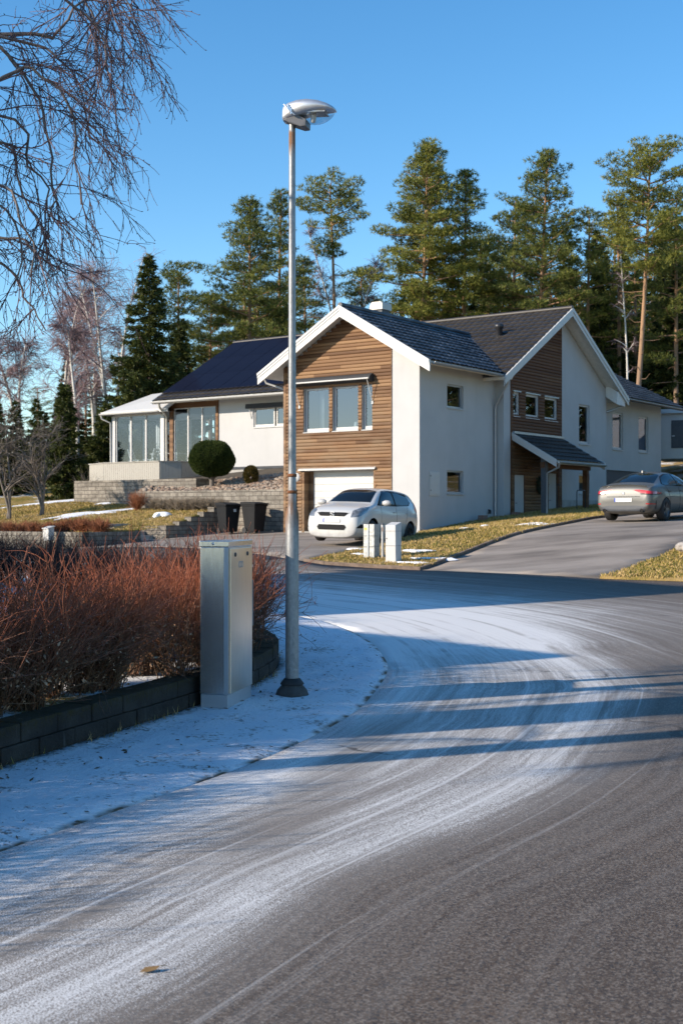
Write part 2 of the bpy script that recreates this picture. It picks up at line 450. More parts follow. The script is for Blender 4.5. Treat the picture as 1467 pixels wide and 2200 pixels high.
# sub-ground: one sheet to the horizon, kept just under every surface laid on it
def sub_z(x, y): return GZ(x, y) - 0.10
gxs = np.r_[np.linspace(-900, -80, 12), np.linspace(-70, 70, 71), np.linspace(80, 900, 12)]
gys = np.r_[np.linspace(-300, -40, 8), np.linspace(-30, 125, 79), np.linspace(140, 900, 10)]
gx, gy = np.meshgrid(gxs, gys)
zz = np.clip(GZ(np.clip(gx, -60, 60), np.clip(gy, -25, 120)) - .12, -1, 14)
nx, ny = len(gxs), len(gys)
ii = np.arange(nx * ny).reshape(ny, nx)
Fg = np.stack([ii[:-1, :-1], ii[:-1, 1:], ii[1:, 1:], ii[1:, :-1]], -1).reshape(-1, 4)
ground = link_mesh("ground", np_mesh("ground", np.c_[gx.ravel(), gy.ravel(), zz.ravel()], Fg, M_LAWN_S, True))
tag(ground, kind='structure')
road_poly = [tuple(p) for p in EDGE[::1]][::-1] + [(-9, -14), (34, -14)] + FAR_EDGE + [W(-5.2, -8.2), W(-8.5, -6.9), W(-20, -6.9), W(-34, -7.2)]
road = sheet("road", road_poly, .9, GZ, M_ROAD, 0.0, road_uv, .12, fine=(-3.2, 3, 7, 26, .22))
tag(road, kind='structure')
def verge_uv(V):
    D1, S, _ = poly_dist(WALLC, V); D2, _, _ = poly_dist(EDGE, V)
    return np.c_[S, D1 / np.maximum(D1 + D2, 1e-6)]
rg = np.random.default_rng(5)
def lump(x, y, s, seed):
    """cheap smooth noise"""
    r = np.random.default_rng(seed); z = 0
    for k in range(10):
        a = r.uniform(0, 6.28); f = s * r.uniform(.6, 2.2); z = z + np.sin((x * np.cos(a) + y * np.sin(a)) * f + r.uniform(0, 6.28)) / 10
    return z
def verge_z(x, y):
    P = np.c_[x, y]; D1, _, _ = poly_dist(WALLC, P); D2, _, _ = poly_dist(EDGE, P)
    t = D1 / np.maximum(D1 + D2, 1e-6)
    rise = .030 * np.clip(D2 / .12, 0, 1)
    return GZ(x, y) + rise - .02 * (1 - t) + lump(x, y, 4.0, 3) * .016 + lump(x, y, 11.0, 4) * .012 + lump(x, y, 30.0, 6) * .006
i0 = 0
verge_poly = [tuple(p) for p in EDGE if p[1] < 23.8] + [(-7.2, 23.4)] + [tuple(p) for p in WALLC][::-1]
verge = sheet("snowy_verge", verge_poly, .35, verge_z, M_VERGE, 0.0, verge_uv, .12, fine=(-2.6, 4.5, .7, 17.5, .07))
tag(verge, kind='structure')
def garden_z(x, y): return GZ(x, y) + .22 + lump(x, y, 1.6, 8) * .03
bed_poly = [tuple(p + np.array((-.06, 0))) for p in WALLC if p[1] > 0] + [(-7.2, 23.4), (-12, 28.6), (-22, 28), (-22, 2)]
garden = sheet("garden_ground", bed_poly, .5, garden_z, M_SNOWG, 0.0, None, .3)
tag(garden, kind='structure')
# garage driveway
dr = [(-.87, 30.1), (-.1, 31.4), (1.1, 33.4), (2.05, 36.4), (2.44, 39.7), W(-.05, .3), W(-5.6, .3), W(-8.6, .9), W(-8.6, -2.6), W(-8.6, -7), W(-5.2, -8.2)]
d1 = sheet("garage_driveway", dr, .6, GZ, M_DRIVE, .004, None, .1); tag(d1, kind='structure')
# right driveway up to the second car
KERB = smooth_curve([(1.77, 27.9), (3.0, 30.5), (4.48, 33.0), (6.1, 35.6), (7.8, 38.4), (9.6, 41.0), (11.8, 44.0)], .4)
d2p = [tuple(p) for p in KERB] + [(15.5, 47.5), (22, 44), (15, 36.5), (9.6, 31.2), (7.5, 28.0), (5.1, 24.85)]
d2 = sheet("side_driveway", d2p, .6, GZ, M_DRIVE, .004, None, .1); tag(d2, kind='structure')
# front lawn between the driveways
lw = [tuple(p) for p in KERB] + [W(1.6, 17.5), W(.2, 17.5), W(.2, 4.9), W(-.12, 4.9), W(-.12, .1), (2.5, 39.6), (2.08, 36.3), (1.15, 33.4), (0.0, 31.4), (-.8, 30.2), (-.37, 29.5)]
def lawn_z(x, y): return GZ(x, y) + .05 + lump(x, y, 3.0, 11) * .02
lawn = sheet("front_lawn", lw, .45, lawn_z, M_LAWN, .0, None, .2); tag(lawn, kind='structure')
rl = [(5.1, 24.85), (7.5, 28.0), (9.6, 31.2), (15, 36.5), (26, 30), (17, 15.8), (10, 21.4), (6.58, 24.25)]
d3 = sheet("corner_lawn", rl, .5, lawn_z, M_LAWN, .0, None, .2); tag(d3, kind='structure')
# ------------------------------------------------------------------ building materials
def mat_wood(name, dark=0.0):
    t = NT(name)
    o = t.obj(); x, y, z = t.sep(o)
    along = t.math('ADD', x, y)
    row = t.math('FLOOR', t.math('DIVIDE', z, .115))
    seg = t.math('FLOOR', t.math('ADD', t.math('DIVIDE', along, 4.3), t.math('MULTIPLY', row, .37)))
    wn_ = t.n('TexWhiteNoise', _noise_dimensions='2D', Vector=t.comb(row, seg)).outputs['Value']
    grain = t.noise(t.comb(t.math('MULTIPLY', along, 1.2), t.math('MULTIPLY', z, 34), row), 1.6, 6, .65)
    worn = t.noise(t.comb(t.math('MULTIPLY', along, .7), t.math('MULTIPLY', z, 1.6)), 1.3, 5)
    low = t.vr(z, 6.2, 3.6)                                   # rain weathered lower down
    kn = t.n('TexVoronoi', Vector=t.comb(t.math('MULTIPLY', along, 3.2), t.math('MULTIPLY', z, 8.7)), Scale=1.0).outputs['Distance']
    knot = t.vr(kn, .10, .05)
    c = t.ramp(t.math('ADD', t.math('MULTIPLY', wn_, .5), t.math('MULTIPLY', grain, .5)), [(.2, (.085, .040, .018)), (.5, (.172, .090, .043)), (.8, (.27, .158, .080))])
    c = t.mix(t.math('MULTIPLY', t.vr(worn, .42, .62), t.math('MULTIPLY', low, .62)), c, (.21, .145, .088))
    c = t.mix(t.math('MULTIPLY', t.vr(grain, .60, .75), .55), c, (.12, .065, .035))
    c = t.mix(knot, c, (.07, .035, .02))
    if dark: c = t.mix(dark, c, (.085, .030, .012))
    t.bsdf(c, .7, 0, t.bump(grain, .4, .006), .3)
    return t.mat
def mat_stucco():
    t = NT("white_render")
    o = t.obj()
    n = t.noise(o, 1.1, 5); f = t.noise(o, 55.0, 4)
    x, y, z = t.sep(o)
    streak = t.noise(t.comb(t.math('MULTIPLY', t.math('ADD', x, y), 3.5), t.math('MULTIPLY', z, .25)), 1.0, 5)
    c = t.mix(t.vr(n, .3, .7), (.425, .425, .425), (.465, .465, .465))
    c = t.mix(t.math('MULTIPLY', t.vr(streak, .55, .75), .22), c, (.36, .355, .34))
    t.bsdf(c, .9, 0, t.bump(f, .35, .006), .2)
    return t.mat
def mat_tile():
    t = NT("roof_tile")
    o = t.obj()
    n = t.noise(o, 1.5, 5); f = t.noise(o, 40.0, 4, .7)
    c = t.mix(t.vr(n, .3, .7), (.017, .0145, .013), (.038, .032, .028))
    nz = t.sep(t.n('NewGeometry').outputs['Normal'])[2]
    c = t.mix(t.math('MULTIPLY', t.vr(f, .52, .72), .25), c, (.10, .092, .085))
    t.bsdf(c, .5, 0, t.bump(f, .3, .005), .5)
    return t.mat
def mat_frost_tile():
    t = NT("frosted_roof_tile")
    o = t.obj()
    n = t.noise(o, 1.5, 5); f = t.noise(o, 30.0, 5, .7)
    c = t.mix(t.vr(n, .3, .7), (.018, .020, .026), (.040, .044, .052))
    c = t.mix(t.math('MULTIPLY', t.vr(t.math('ADD', t.math('MULTIPLY', f, .6), t.math('MULTIPLY', n, .4)), .50, .66), .5), c, (.34, .38, .46))
    t.bsdf(c, .5, 0, t.bump(f, .3, .005), .5)
    return t.mat
def mat_glass(name, refl=.16, tint=(.62, .70, .74), rough=.01):
    t = NT(name)
    g = t.n('BsdfGlossy', Color=(.78, .84, 1.0), Roughness=rough)
    tr = t.n('BsdfTransparent', Color=tint)
    lw = t.n('LayerWeight', Blend=.35)
    fac = t.math('ADD', t.math('MULTIPLY', lw.outputs['Facing'], .15), refl)
    mx = t.n('MixShader', i0=fac, i1=tr, i2=g)
    t.t.links.new(mx.outputs[0], t.out.inputs[0])
    return t.mat
def mat_blocks(name, bw=.40, bh=.15, c1=(.24, .22, .19), c2=(.36, .33, .285), mortar=(.08, .07, .06)):
    t = NT(name)
    o = t.uv()
    b = t.n('TexBrick', Vector=o, Scale=1.0, Color1=c1, Color2=c2, Mortar=mortar)
    b.inputs['Brick Width'].default_value = bw; b.inputs['Row Height'].default_value = bh
    b.inputs['Mortar Size'].default_value = .009; b.inputs['Mortar Smooth'].default_value = .3; b.inputs['Bias'].default_value = .1
    n = t.noise(t.obj(), 5.0, 6, .65); f = t.noise(t.obj(), 34.0, 5, .7)
    c = t.mix(t.vr(n, .4, .72), b.outputs['Color'], (.115, .10, .085))
    c = t.mix(t.math('MULTIPLY', t.vr(f, .62, .76), .55), c, (.46, .44, .41))
    h = t.math('ADD', t.math('MULTIPLY', f, .5), t.math('MULTIPLY', b.outputs['Fac'], -1.6))
    t.bsdf(c, .92, 0, t.bump(h, .9, .02), .2)
    return t.mat
M_WOOD = mat_wood("larch_cladding"); M_WOODD = mat_wood("dark_stained_cladding", .70); M_WOODR = mat_wood("red_stained_cladding", .25)
M_STUC = mat_stucco(); M_TILE = mat_tile(); M_FROST = mat_frost_tile()
M_GLASS = mat_glass("window_glass", .13, (.50, .58, .63)); M_SUNGL = mat_glass("sunroom_glass", .05, (.80, .88, .94))
M_WHITE = simple("white_paint", (.50, .495, .48), .45, var=.03)
M_CREAM = simple("cream_paint", (.52, .49, .42), .5, var=.04)
M_GUT = simple("grey_gutter_metal", (.42, .45, .48), .35, .6, var=.06)
M_SOFFIT = simple("soffit_boards", (.66, .64, .60), .7, var=.08)
M_DKMET = simple("dark_metal", (.035, .035, .04), .4, .3)
M_AWN = simple("dark_awning_fabric", (.03, .032, .036), .8)
M_CONC = simple("concrete", (.34, .33, .31), .9, var=.2, scale=3, bump=.4, bscale=30)
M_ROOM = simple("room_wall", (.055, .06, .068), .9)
M_CURT = simple("pale_curtain", (.36, .35, .33), .9)
M_DKGREY = simple("dark_grey_paint", (.07, .075, .085), .6)
def mat_solar():
    t = NT("solar_panel_glass")
    n = t.noise(t.obj(), .8, 3)
    d = t.n('BsdfDiffuse', Color=t.mix(n, (.006, .008, .018), (.010, .013, .028))); g = t.n('BsdfGlossy', Color=(1, 1, 1), Roughness=.12)
    mx = t.n('MixShader', i0=.028, i1=d, i2=g); t.t.links.new(mx.outputs[0], t.out.inputs[0])
    return t.mat
M_SOLAR = mat_solar()
M_RUST = simple("rust", (.16, .06, .022), .9, var=.5, scale=30)

# ------------------------------------------------------------------ the house
def FR(T0=0.0): return lambda a, d, b: (a, T0 - d, b)            # front faces: a = U, d = outwards, b = z
def SDE(U0=0.0): return lambda a, d, b: (U0 + d, a, b)           # side faces:  a = T
def wall_face(mb, f, outline, openings, thick=.30, mi=0):
    """vertical wall: outline = [(a0,a1,z0,z1)] rectangle + optional gable polygon list; openings (a0,a1,b0,b1) are real holes with reveals"""
    a0, a1, b0, b1 = outline
    xs = sorted({a0, a1, *[o[0] for o in openings], *[o[1] for o in openings]})
    zs = sorted({b0, b1, *[o[2] for o in openings], *[o[3] for o in openings]})
    for i in range(len(xs) - 1):
        for j in range(len(zs) - 1):
            cx, cz = (xs[i] + xs[i + 1]) / 2, (zs[j] + zs[j + 1]) / 2
            if any(o[0] < cx < o[1] and o[2] < cz < o[3] for o in openings): continue
            mb.add([f(xs[i], 0, zs[j]), f(xs[i + 1], 0, zs[j]), f(xs[i + 1], 0, zs[j + 1]), f(xs[i], 0, zs[j + 1])], [(0, 1, 2, 3)], mi)
    for o in openings:
        p = [(o[0], o[2]), (o[1], o[2]), (o[1], o[3]), (o[0], o[3])]
        for k in range(4):
            q, r = p[k], p[(k + 1) % 4]
            mb.add([f(q[0], 0, q[1]), f(r[0], 0, r[1]), f(r[0], -thick, r[1]), f(q[0], -thick, q[1])], [(0, 1, 2, 3)], mi)
def clad_rows(mb, f, a0, a1, z0, z1, openings, top=None, pitch=.115, d0=.0, dep=.032, mi=0):
    """horizontal half-round boards as real geometry, cut by the openings and by top(a)->z"""
    z = z0
    while z < z1 - .02:
        zt = min(z + pitch, z1); zm = (z + zt) / 2
        iv = [(a0, a1)]
        if top:
            n = 160; ok = [a0 + (a1 - a0) * k / n for k in range(n + 1)]
            ok = [a for a in ok if top(a) > zm]
            if not ok: z = zt; continue
            iv = [(min(ok), max(ok))]
        for o in openings:
            if o[2] < zm < o[3]:
                nv = []
                for (p, q) in iv:
                    if o[1] <= p or o[0] >= q: nv.append((p, q)); continue
                    if p < o[0]: nv.append((p, o[0]))
                    if q > o[1]: nv.append((o[1], q))
                iv = nv
        for (p, q) in iv:
            if q - p < .02: continue
            prof = [(0, z), (dep * .75, z + .014), (dep, z + .04), (dep, zt - .04), (dep * .75, zt - .014), (0, zt)]
            vs = [f(p, d0 + d, b) for d, b in prof] + [f(q, d0 + d, b) for d, b in prof]
            n = len(prof)
            mb.add(vs, [(i, n + i, n + i + 1, i + 1) for i in range(n - 1)] + [tuple(range(n)), tuple(range(n, 2 * n))[::-1]], mi)
        z = zt
def window(par, f, a0, a1, b0, b1, rec=.10, fw=.07, fb=None, mats=None, glass=None, sill=.05, head=False, mull=(), name='window'):
    mats = mats or M_WHITE; fb = fb or fw * 1.5
    m = MB(); D0, D1 = -rec - .06, -rec
    m.box((a0, D0, b0), (a0 + fw, D1, b1), 0, f); m.box((a1 - fw, D0, b0), (a1, D1, b1), 0, f)
    m.box((a0 + fw, D0, b0), (a1 - fw, D1, b0 + fb), 0, f); m.box((a0 + fw, D0, b1 - fw), (a1 - fw, D1, b1), 0, f)
    for x in mull: m.box((x - fw * .6, D0, b0 + fb), (x + fw * .6, D1, b1 - fw), 0, f)
    w = m.build(name, mats, par, bevel=.006)
    g = MB(); g.add([f(a0 + fw, D0 + .03, b0 + fb), f(a1 - fw, D0 + .03, b0 + fb), f(a1 - fw, D0 + .03, b1 - fw), f(a0 + fw, D0 + .03, b1 - fw)], [(0, 1, 2, 3)])
    g.build('pane', glass or M_GLASS, w, fixn=False)
    if sill:
        s = MB(); s.prism([f(a0 - .03, D1, b0 - .002), f(a0 - .03, sill, b0 - .03), f(a0 - .03, sill, b0 - .05), f(a0 - .03, D1, b0 - .03)], Vector(f(a1 + .03, 0, 0)) - Vector(f(a0 - .03, 0, 0)))
        s.build('sill', mats if mats is M_WHITE and name == 'window' else M_GUT, w)
    if head:
        s = MB(); s.box((a0 - .06, 0.025, b1 + .02), (a1 + .08, .075, b1 + .06), 0, f); s.build('drip_cap', M_GUT, w)
    return w
def room(par, f, a0, a1, b0, b1, d0, d1, m=None, name='room'):
    """the room behind the glass: five inner faces"""
    r = MB()
    P = lambda a, d, b: f(a, -d, b)
    r.add([P(a0, d0, b0), P(a1, d0, b0), P(a1, d0, b1), P(a0, d0, b1), P(a0, d1, b0), P(a1, d1, b0), P(a1, d1, b1), P(a0, d1, b1)],
          [(4, 5, 6, 7), (0, 4, 7, 3), (1, 2, 6, 5), (0, 1, 5, 4), (3, 7, 6, 2)])
    return r.build(name, m or M_ROOM, par)
def tile_roof(par, O, ax, up, L, S, mat, name='roof', wave=.30, row=.34):
    O, ax, up = Vector(O), Vector(ax).normalized(), Vector(up).normalized(); nrm = ax.cross(up)
    if nrm.z < 0: nrm = -nrm
    xs = np.arange(0, L + 1e-6, wave / 8); nr = max(1, int(round(S / row))); rows = []
    h = .034 * np.abs(np.sin(np.pi * xs / wave)) ** .7
    P = []
    for j in range(nr):
        s0, s1 = S * j / nr, S * (j + 1) / nr
        jit = np.random.default_rng(j).normal(0, .003, len(xs)).repeat(1)
        for s, k in ((s0, .046), (s0 + .015, .054), (s1, .006)):
            P.append([O + ax * float(x) + up * s + nrm * float(hh + k) for x, hh in zip(xs, h)])
    m = MB(); m.grid(P, 0, False)
    m.prism([O - nrm * .01, O + ax * L - nrm * .01, O + ax * L + up * S - nrm * .01, O + up * S - nrm * .01], -nrm * .12, 1)
    return m.build(name, [mat, M_SOFFIT], par, fixn=False)
def barge(par, pts, out, h, thick, mat, name='bargeboard'):
    """board following the verge line pts (top edge), h deep, thick along out; two stepped faces"""
    pts = [Vector(p) for p in pts]; out = Vector(out)
    res = []
    m = MB()
    for p, q in zip(pts[:-1], pts[1:]):
        m.prism([p, q, q - Vector((0, 0, h)), p - Vector((0, 0, h))], out * thick)
        m.prism([p + out * thick, q + out * thick, q + out * thick - Vector((0, 0, h * .48)), p + out * thick - Vector((0, 0, h * .48))], out * .022)
    return m.build(name, mat, par)
def gutter(par, p, q, out, r=.065, mat=None, name='gutter'):
    p, q, out = Vector(p), Vector(q), Vector(out); m = MB(); up = Vector((0, 0, 1))
    P = []
    for e in (p, q):
        P.append([e + out * (r * math.cos(a)) + up * (r * math.sin(a)) for a in [math.pi + math.pi * k / 8 for k in range(9)]])
    m.grid(P, 0, True)
    P2 = [[v * 1 + (v - e) * .08 for v in row] for e, row in zip((p, q), P)]
    m.grid(P2, 0, True)
    for e, row in zip((p, q), P): m.add(row, [tuple(range(9))])
    m.tube([p + out * r, q + out * r], .009, 6)
    return m.build(name, mat or M_GUT, par)
def downpipe(par, pts, r=.04, mat=None, clips=()):
    m = MB(); m.tube(pts, r, 10)
    for z in clips: m.tube([(pts[-1][0], pts[-1][1], z), (pts[-1][0], pts[-1][1], z + .03)], r * 1.25, 10)
    return m.build('downpipe', mat or M_GUT, par)

house = empty('house', (HC[0], HC[1], 1.0), TH)
tag(house, 'large white rendered house with wood gables, garage, dark tiled roofs and solar panels', 'house')
def hp(o):                       # parts are modelled in house axes with z from the road; the Empty stands at z = 1
    if o.parent is house: o.location.z = -1.0
    return o
RZ, RT, PIT = 9.28, 9.30, math.tan(R(29.6))      # main ridge height, its T, slope
FZ, FU = 8.40, -2.72                             # front wing ridge
FP = math.tan(R(30.2))
ftop = lambda u: FZ - .20 - abs(u - FU) * FP
# ---- front wing walls
fwin = [(-4.62, -3.55, 4.38, 5.86), (-3.41, -2.36, 4.38, 5.86), (-2.22, -1.80, 4.38, 5.86)]
gar = (-4.70, -1.71, .98, 3.06)
m = MB()
f0 = FR(0)
wall_face(m, f0, (-5.45, 0, .85, 6.6), fwin + [gar], .28)
m.add([f0(-5.45, 0, 6.6), f0(0, 0, 6.6), f0(0, 0, ftop(0)), f0(FU, 0, ftop(FU)), f0(-5.45, 0, ftop(-5.45))], [(0, 1, 2, 3, 4)])
s0 = SDE(0)
swin = [(1.70, 2.76, 5.14, 5.90), (1.70, 2.76, 2.30, 3.05)]
wall_face(m, s0, (0, 4.957, .85, 6.75), swin, .12)
sl = lambda a, d, b: (-5.45 - d, a, b)
wall_face(m, sl, (0, 4.957, .85, 6.75), [], .2)
# gable block
g1 = SDE(.34)
gwin = [(5.62, 6.05, 5.10, 5.92), (6.55, 7.57, 5.10, 5.92), (8.05, 9.08, 5.10, 5.92), (11.05, 12.03, 4.36, 5.88), (11.05, 12.03, 2.42, 3.18)]
wall_face(m, g1, (4.957, 13.61, 1.2, 6.6), gwin, .12)
gtop = lambda t: RZ - .2 - abs(t - RT) * PIT
m.add([g1(4.957, 0, 6.6), g1(13.61, 0, 6.6), g1(13.61, 0, gtop(13.61)), g1(RT, 0, gtop(RT)), g1(4.957, 0, gtop(4.957))], [(0, 1, 2, 3, 4)])
m.add([(0, 4.957, 1), (.34, 4.957, 1), (.34, 4.957, 6.75), (0, 4.957, 6.75)], [(0, 1, 2, 3)])
m.add([(.34, 13.61, 1), (-.3, 13.61, 1), (-.3, 13.61, 6.75), (.34, 13.61, 6.75)], [(0, 1, 2, 3)])
# far block
k1 = SDE(-.3)
kwin = [(15.70, 16.80, 4.36, 5.92), (18.50, 19.60, 4.36, 5.92)]
wall_face(m, k1, (13.61, 21.1, 1.6, 6.75), kwin + [(14.3, 19.2, 1.7, 3.46)], .12)
m.add([(-.3, 21.1, 1.5), (-8, 21.1, 1.5), (-8, 21.1, 6.75), (-4.2, 21.1, 8.9), (-.3, 21.1, 6.75)], [(0, 1, 2, 3, 4)])
# left wing
lf = FR(4.957)
lwin = [(-10.95, -8.75, 5.10, 5.84)]
wall_face(m, lf, (-12.80, -5.45, 3.2, 6.75), lwin, .14)
# rear and far-left walls close the volume
m.add([(-15.66, 13.6, 2), (.34, 13.6, 2), (.34, 13.6, 6.9), (-15.66, 13.6, 6.9)], [(0, 1, 2, 3)])
m.add([(-15.3, 4.957, 6.3), (-15.3, 13.6, 6.3), (-15.3, RT, 9.0)], [(0, 1, 2)])
m.add([(-15.3, 7.5, 3.2), (-15.3, 13.6, 3.2), (-15.3, 13.6, 6.7), (-15.3, 7.5, 6.7)], [(0, 1, 2, 3)])
walls = hp(m.build('wall', M_STUC, house, fixn=False))
# plinths
m = MB(); m.box((-12.8, 4.93, 3.2), (-5.46, 4.95, 3.47)); m.box((-5.46, -.012, .7), (.012, 0.2, 1.02)); m.box((-.2, 0, .7), (.012, 4.95, 1.03))
m.box((.3, 9.5, 1.3), (.352, 13.61, 2.15)); hp(m.build('plinth', M_CONC, house))
# wood cladding
m = MB()
clad_rows(m, f0, -5.40, -1.075, 1.03, 8.4, fwin + [gar], ftop, d0=.004)
hp(m.build('wood_cladding', M_WOOD, house))
m = MB()
m.box((-5.47, -.045, .95), (-5.36, .10, 6.62)); m.box((-1.075, -.03, 1.0), (-1.045, .02, ftop(-1.06))); hp(m.build('corner_board', [M_WOOD], house))
# garage
m = MB()
for k in range(9):
    z = 1.02 + k * .228; m.box((-4.46, .31, z), (-1.74, .345, z + .222), 0)
m.box((-4.46, .345, 1.0), (-1.74, .36, 3.06))
gd = hp(m.build('garage_door', M_WHITE, house, bevel=.006))
m = MB(); m.box((-4.70, -.02, .99), (-4.60, .30, 3.06)); m.box((-4.60, .27, .99), (-4.44, .36, 3.06)); m.box((-1.765, -.01, 1.0), (-1.71, .36, 3.06)); hp(m.build('door_jamb', M_WOOD, house))
m = MB(); m.prism([(-4.80, -.02, 3.10), (-4.80, -.12, 3.075), (-4.80, -.12, 3.115), (-4.80, -.02, 3.16)], (3.15, 0, 0)); hp(m.build('door_canopy', M_WHITE, house))
# windows of the front gable with the room behind
for (a0, a1, b0, b1) in fwin: hp(window(house, f0, a0 + .02, a1 - .01, b0 + .02, b1 - .02, rec=.09, fw=.055, fb=.10, sill=.05))
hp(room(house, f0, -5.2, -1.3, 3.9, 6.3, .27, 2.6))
m = MB()
for x0, x1 in ((-4.35, -4.15), (-3.78, -3.6), (-2.6, -2.44), (-2.1, -2.0)):
    n = 14; P = [[(x0 + (x1 - x0) * k / n, .55 + .03 * math.sin(k * 2.1), z) for k in range(n + 1)] for z in (4.42, 5.9)]
    m.grid(P)
hp(m.build('curtain', M_CURT, house, fixn=False))
m = MB(); m.lathe([(.07, 0), (.075, .1), (.06, .26), (.0, .27)], (-2.75, .42, 4.42), 12); hp(m.build('sill_vase', M_WHITE, house))
# awning over the front windows
aw = MB(); aw.prism([(-4.98, -.02, 6.17), (-4.98, -.12, 6.20), (-4.98, -.26, 6.12), (-4.98, -.34, 5.99), (-4.98, -.30, 5.99), (-4.98, -.02, 5.93)], (3.25, 0, 0))
awn = hp(aw.build('awning', M_AWN, house))
m = MB(); m.tube([(-4.98, -.35, 6.02), (-1.73, -.35, 6.02)], .028, 8); m.build('front_rail', M_WHITE, awn)
for x in (-4.80, -1.80):
    m = MB(); m.tube([(x, -.33, 5.98), (x + .02, -.05, 5.28)], .013, 6); m.box((x - .01, -.06, 5.20), (x + .05, -.02, 5.30)); m.build('awning_arm', M_WHITE, awn)
m = MB(); m.lathe([(.0, -.045), (.12, -.04), (.15, 0)], (0, 0, 0), 20); wl_ = m.build('wall_lamp', M_WHITE, house); wl_.location = (-4.92, -.03, 1.86); wl_.rotation_euler = (R(90), 0, 0); wl_.scale = (1, 1, -1)
m = MB(); m.box((-4.98, -.06, 1.8), (-4.90, -.02, 2.45)); hp(m.build('letter_slot', M_DKMET, house))
# front wing roof
ov = .72; sl_ = 1 / math.cos(R(30.2))
zE = FZ - (2.73 + ov) * FP
c_, s_ = math.cos(R(30.2)), math.sin(R(30.2))
hp(tile_roof(house, (ov, -.54, zE), (0, 1, 0), (-c_, 0, s_), 5.5, (2.72 + ov) * sl_, M_FROST, 'roof'))
hp(tile_roof(house, (.30, 4.962, zE + (ov - .30) * FP), (0, 1, 0), (-c_, 0, s_), 3.4, (2.72 + .30) * sl_, M_FROST, 'roof'))
hp(tile_roof(house, (-5.45 - ov, -.54, zE), (0, 1, 0), (c_, 0, s_), 9.2, (2.73 + ov) * sl_, M_TILE, 'roof'))
hp(barge(house, [(-5.46 - ov, -.58, zE + .03), (FU, -.58, FZ + .04), (ov + .01, -.58, zE + .03)], (0, 1, 0), .37, .05, M_WHITE))
b = barge(house, [(-5.46 - ov, -.58, zE + .035), (FU, -.58, FZ + .045), (ov + .01, -.58, zE + .035)], (0, -1, 0), .17, .02, M_WHITE, 'bargeboard'); hp(b)
m = MB(); m.tube([(FU, -.56, FZ + .06), (FU, 7.8, FZ + .06)], .085, 10); hp(m.build('ridge_cap', M_FROST, house))
hp(gutter(house, (ov + .05, -.42, zE - .03), (ov + .05, 4.5, zE - .03), (1, 0, 0)))
hp(gutter(house, (-5.45 - ov - .05, -.4, zE - .03), (-5.45 - ov - .05, 3.7, zE - .03), (-1, 0, 0), mat=M_WHITE))
hp(downpipe(house, [(-6.2, -.2, zE - .08), (-6.15, -.15, zE - .25), (-5.75, .1, zE - .42), (-5.56, .12, zE - .5), (-5.55, .12, 2.4)], .035, M_WHITE))
hp(downpipe(house, [(ov + .03, 4.55, zE - .08), (ov - .03, 4.6, zE - .25), (.12, 4.82, zE - .95), (.07, 4.84, zE - 1.1), (.07, 4.84, 1.35)], .045, None, (2.0, 3.4, 4.7)))
# chimney
m = MB(); m.box((-3.64, 2.6, 7.4), (-3.18, 3.1, 8.78)); ch = hp(m.build('chimney', M_DKGREY, house, bevel=.01))
m = MB(); m.prism([(-3.69, 2.54, 8.78), (-3.13, 2.54, 8.78), (-3.16, 2.58, 9.0), (-3.24, 2.58, 9.06), (-3.58, 2.58, 9.06), (-3.66, 2.58, 9.0)], (0, .6, 0)); m.build('chimney_cap', M_CREAM, ch)
# side wall windows, hatch, tap
for o in swin:
    hp(window(house, s0, o[0], o[1], o[2], o[3], rec=.07, fw=.05, fb=.05, mats=M_GUT, sill=.04))
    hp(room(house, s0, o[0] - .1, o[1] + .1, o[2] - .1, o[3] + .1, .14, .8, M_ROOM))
m = MB(); m.box((.56, 0, 2.20), (1.20, .025, 2.98), 0, s0); m.box((.60, .025, 2.25), (1.16, .035, 2.93), 0, s0)
ht = hp(m.build('meter_hatch', M_WHITE, house, bevel=.005))
m = MB()
for z in (2.35, 2.82): m.lathe([(.0, .05), (.018, .045), (.018, .0)], (0.03, .62, z), 8)
m.build('hatch_lock', M_DKMET, ht)
m = MB(); m.tube([(0, 4.45, 1.75), (.08, 4.45, 1.75), (.11, 4.45, 1.70)], .02, 6); m.box((.05, 4.40, 1.62), (.1, 4.5, 1.74)); hp(m.build('garden_tap', M_DKMET, house))
# gable block: dark wood panel
m = MB()
gcl = gwin[:3] + [(5.66, 6.47, 1.5, 3.01), (8.34, 9.06, 1.6, 3.17)]
clad_rows(m, g1, 5.49, 9.46, 4.45, 9.2, gwin[:3], gtop, d0=.004); hp(m.build('wood_cladding', M_WOODD, house))
m = MB(); clad_rows(m, g1, 5.49, 9.46, 1.4, 4.45, gcl, None, d0=.004); hp(m.build('wood_cladding', M_WOODR, house))
m = MB(); m.box((5.44, 0, 1.4), (5.50, .035, gtop(5.47)), 0, g1); m.box((9.44, 0, 1.5), (9.48, .035, gtop(9.46)), 0, g1); m.box((9.12, 0.03, 1.5), (9.24, .06, 3.4), 0, g1); hp(m.build('corner_board', M_WOODD, house))
for o in gwin[:3]: hp(window(house, g1, o[0], o[1], o[2], o[3], rec=.03, fw=.065, fb=.10, head=True, sill=.06))
hp(window(house, g1, *gwin[3], rec=.06, fw=.07, fb=.09, sill=.05)); hp(window(house, g1, *gwin[4], rec=.06, fw=.07, fb=.09, sill=.05))
hp(room(house, g1, 5.3, 9.4, 4.8, 6.1, .15, 1.6)); hp(room(house, g1, 10.8, 12.3, 4.0, 6.1, .15, 1.6)); hp(room(house, g1, 10.8, 12.3, 2.2, 3.4, .15, 1.2))
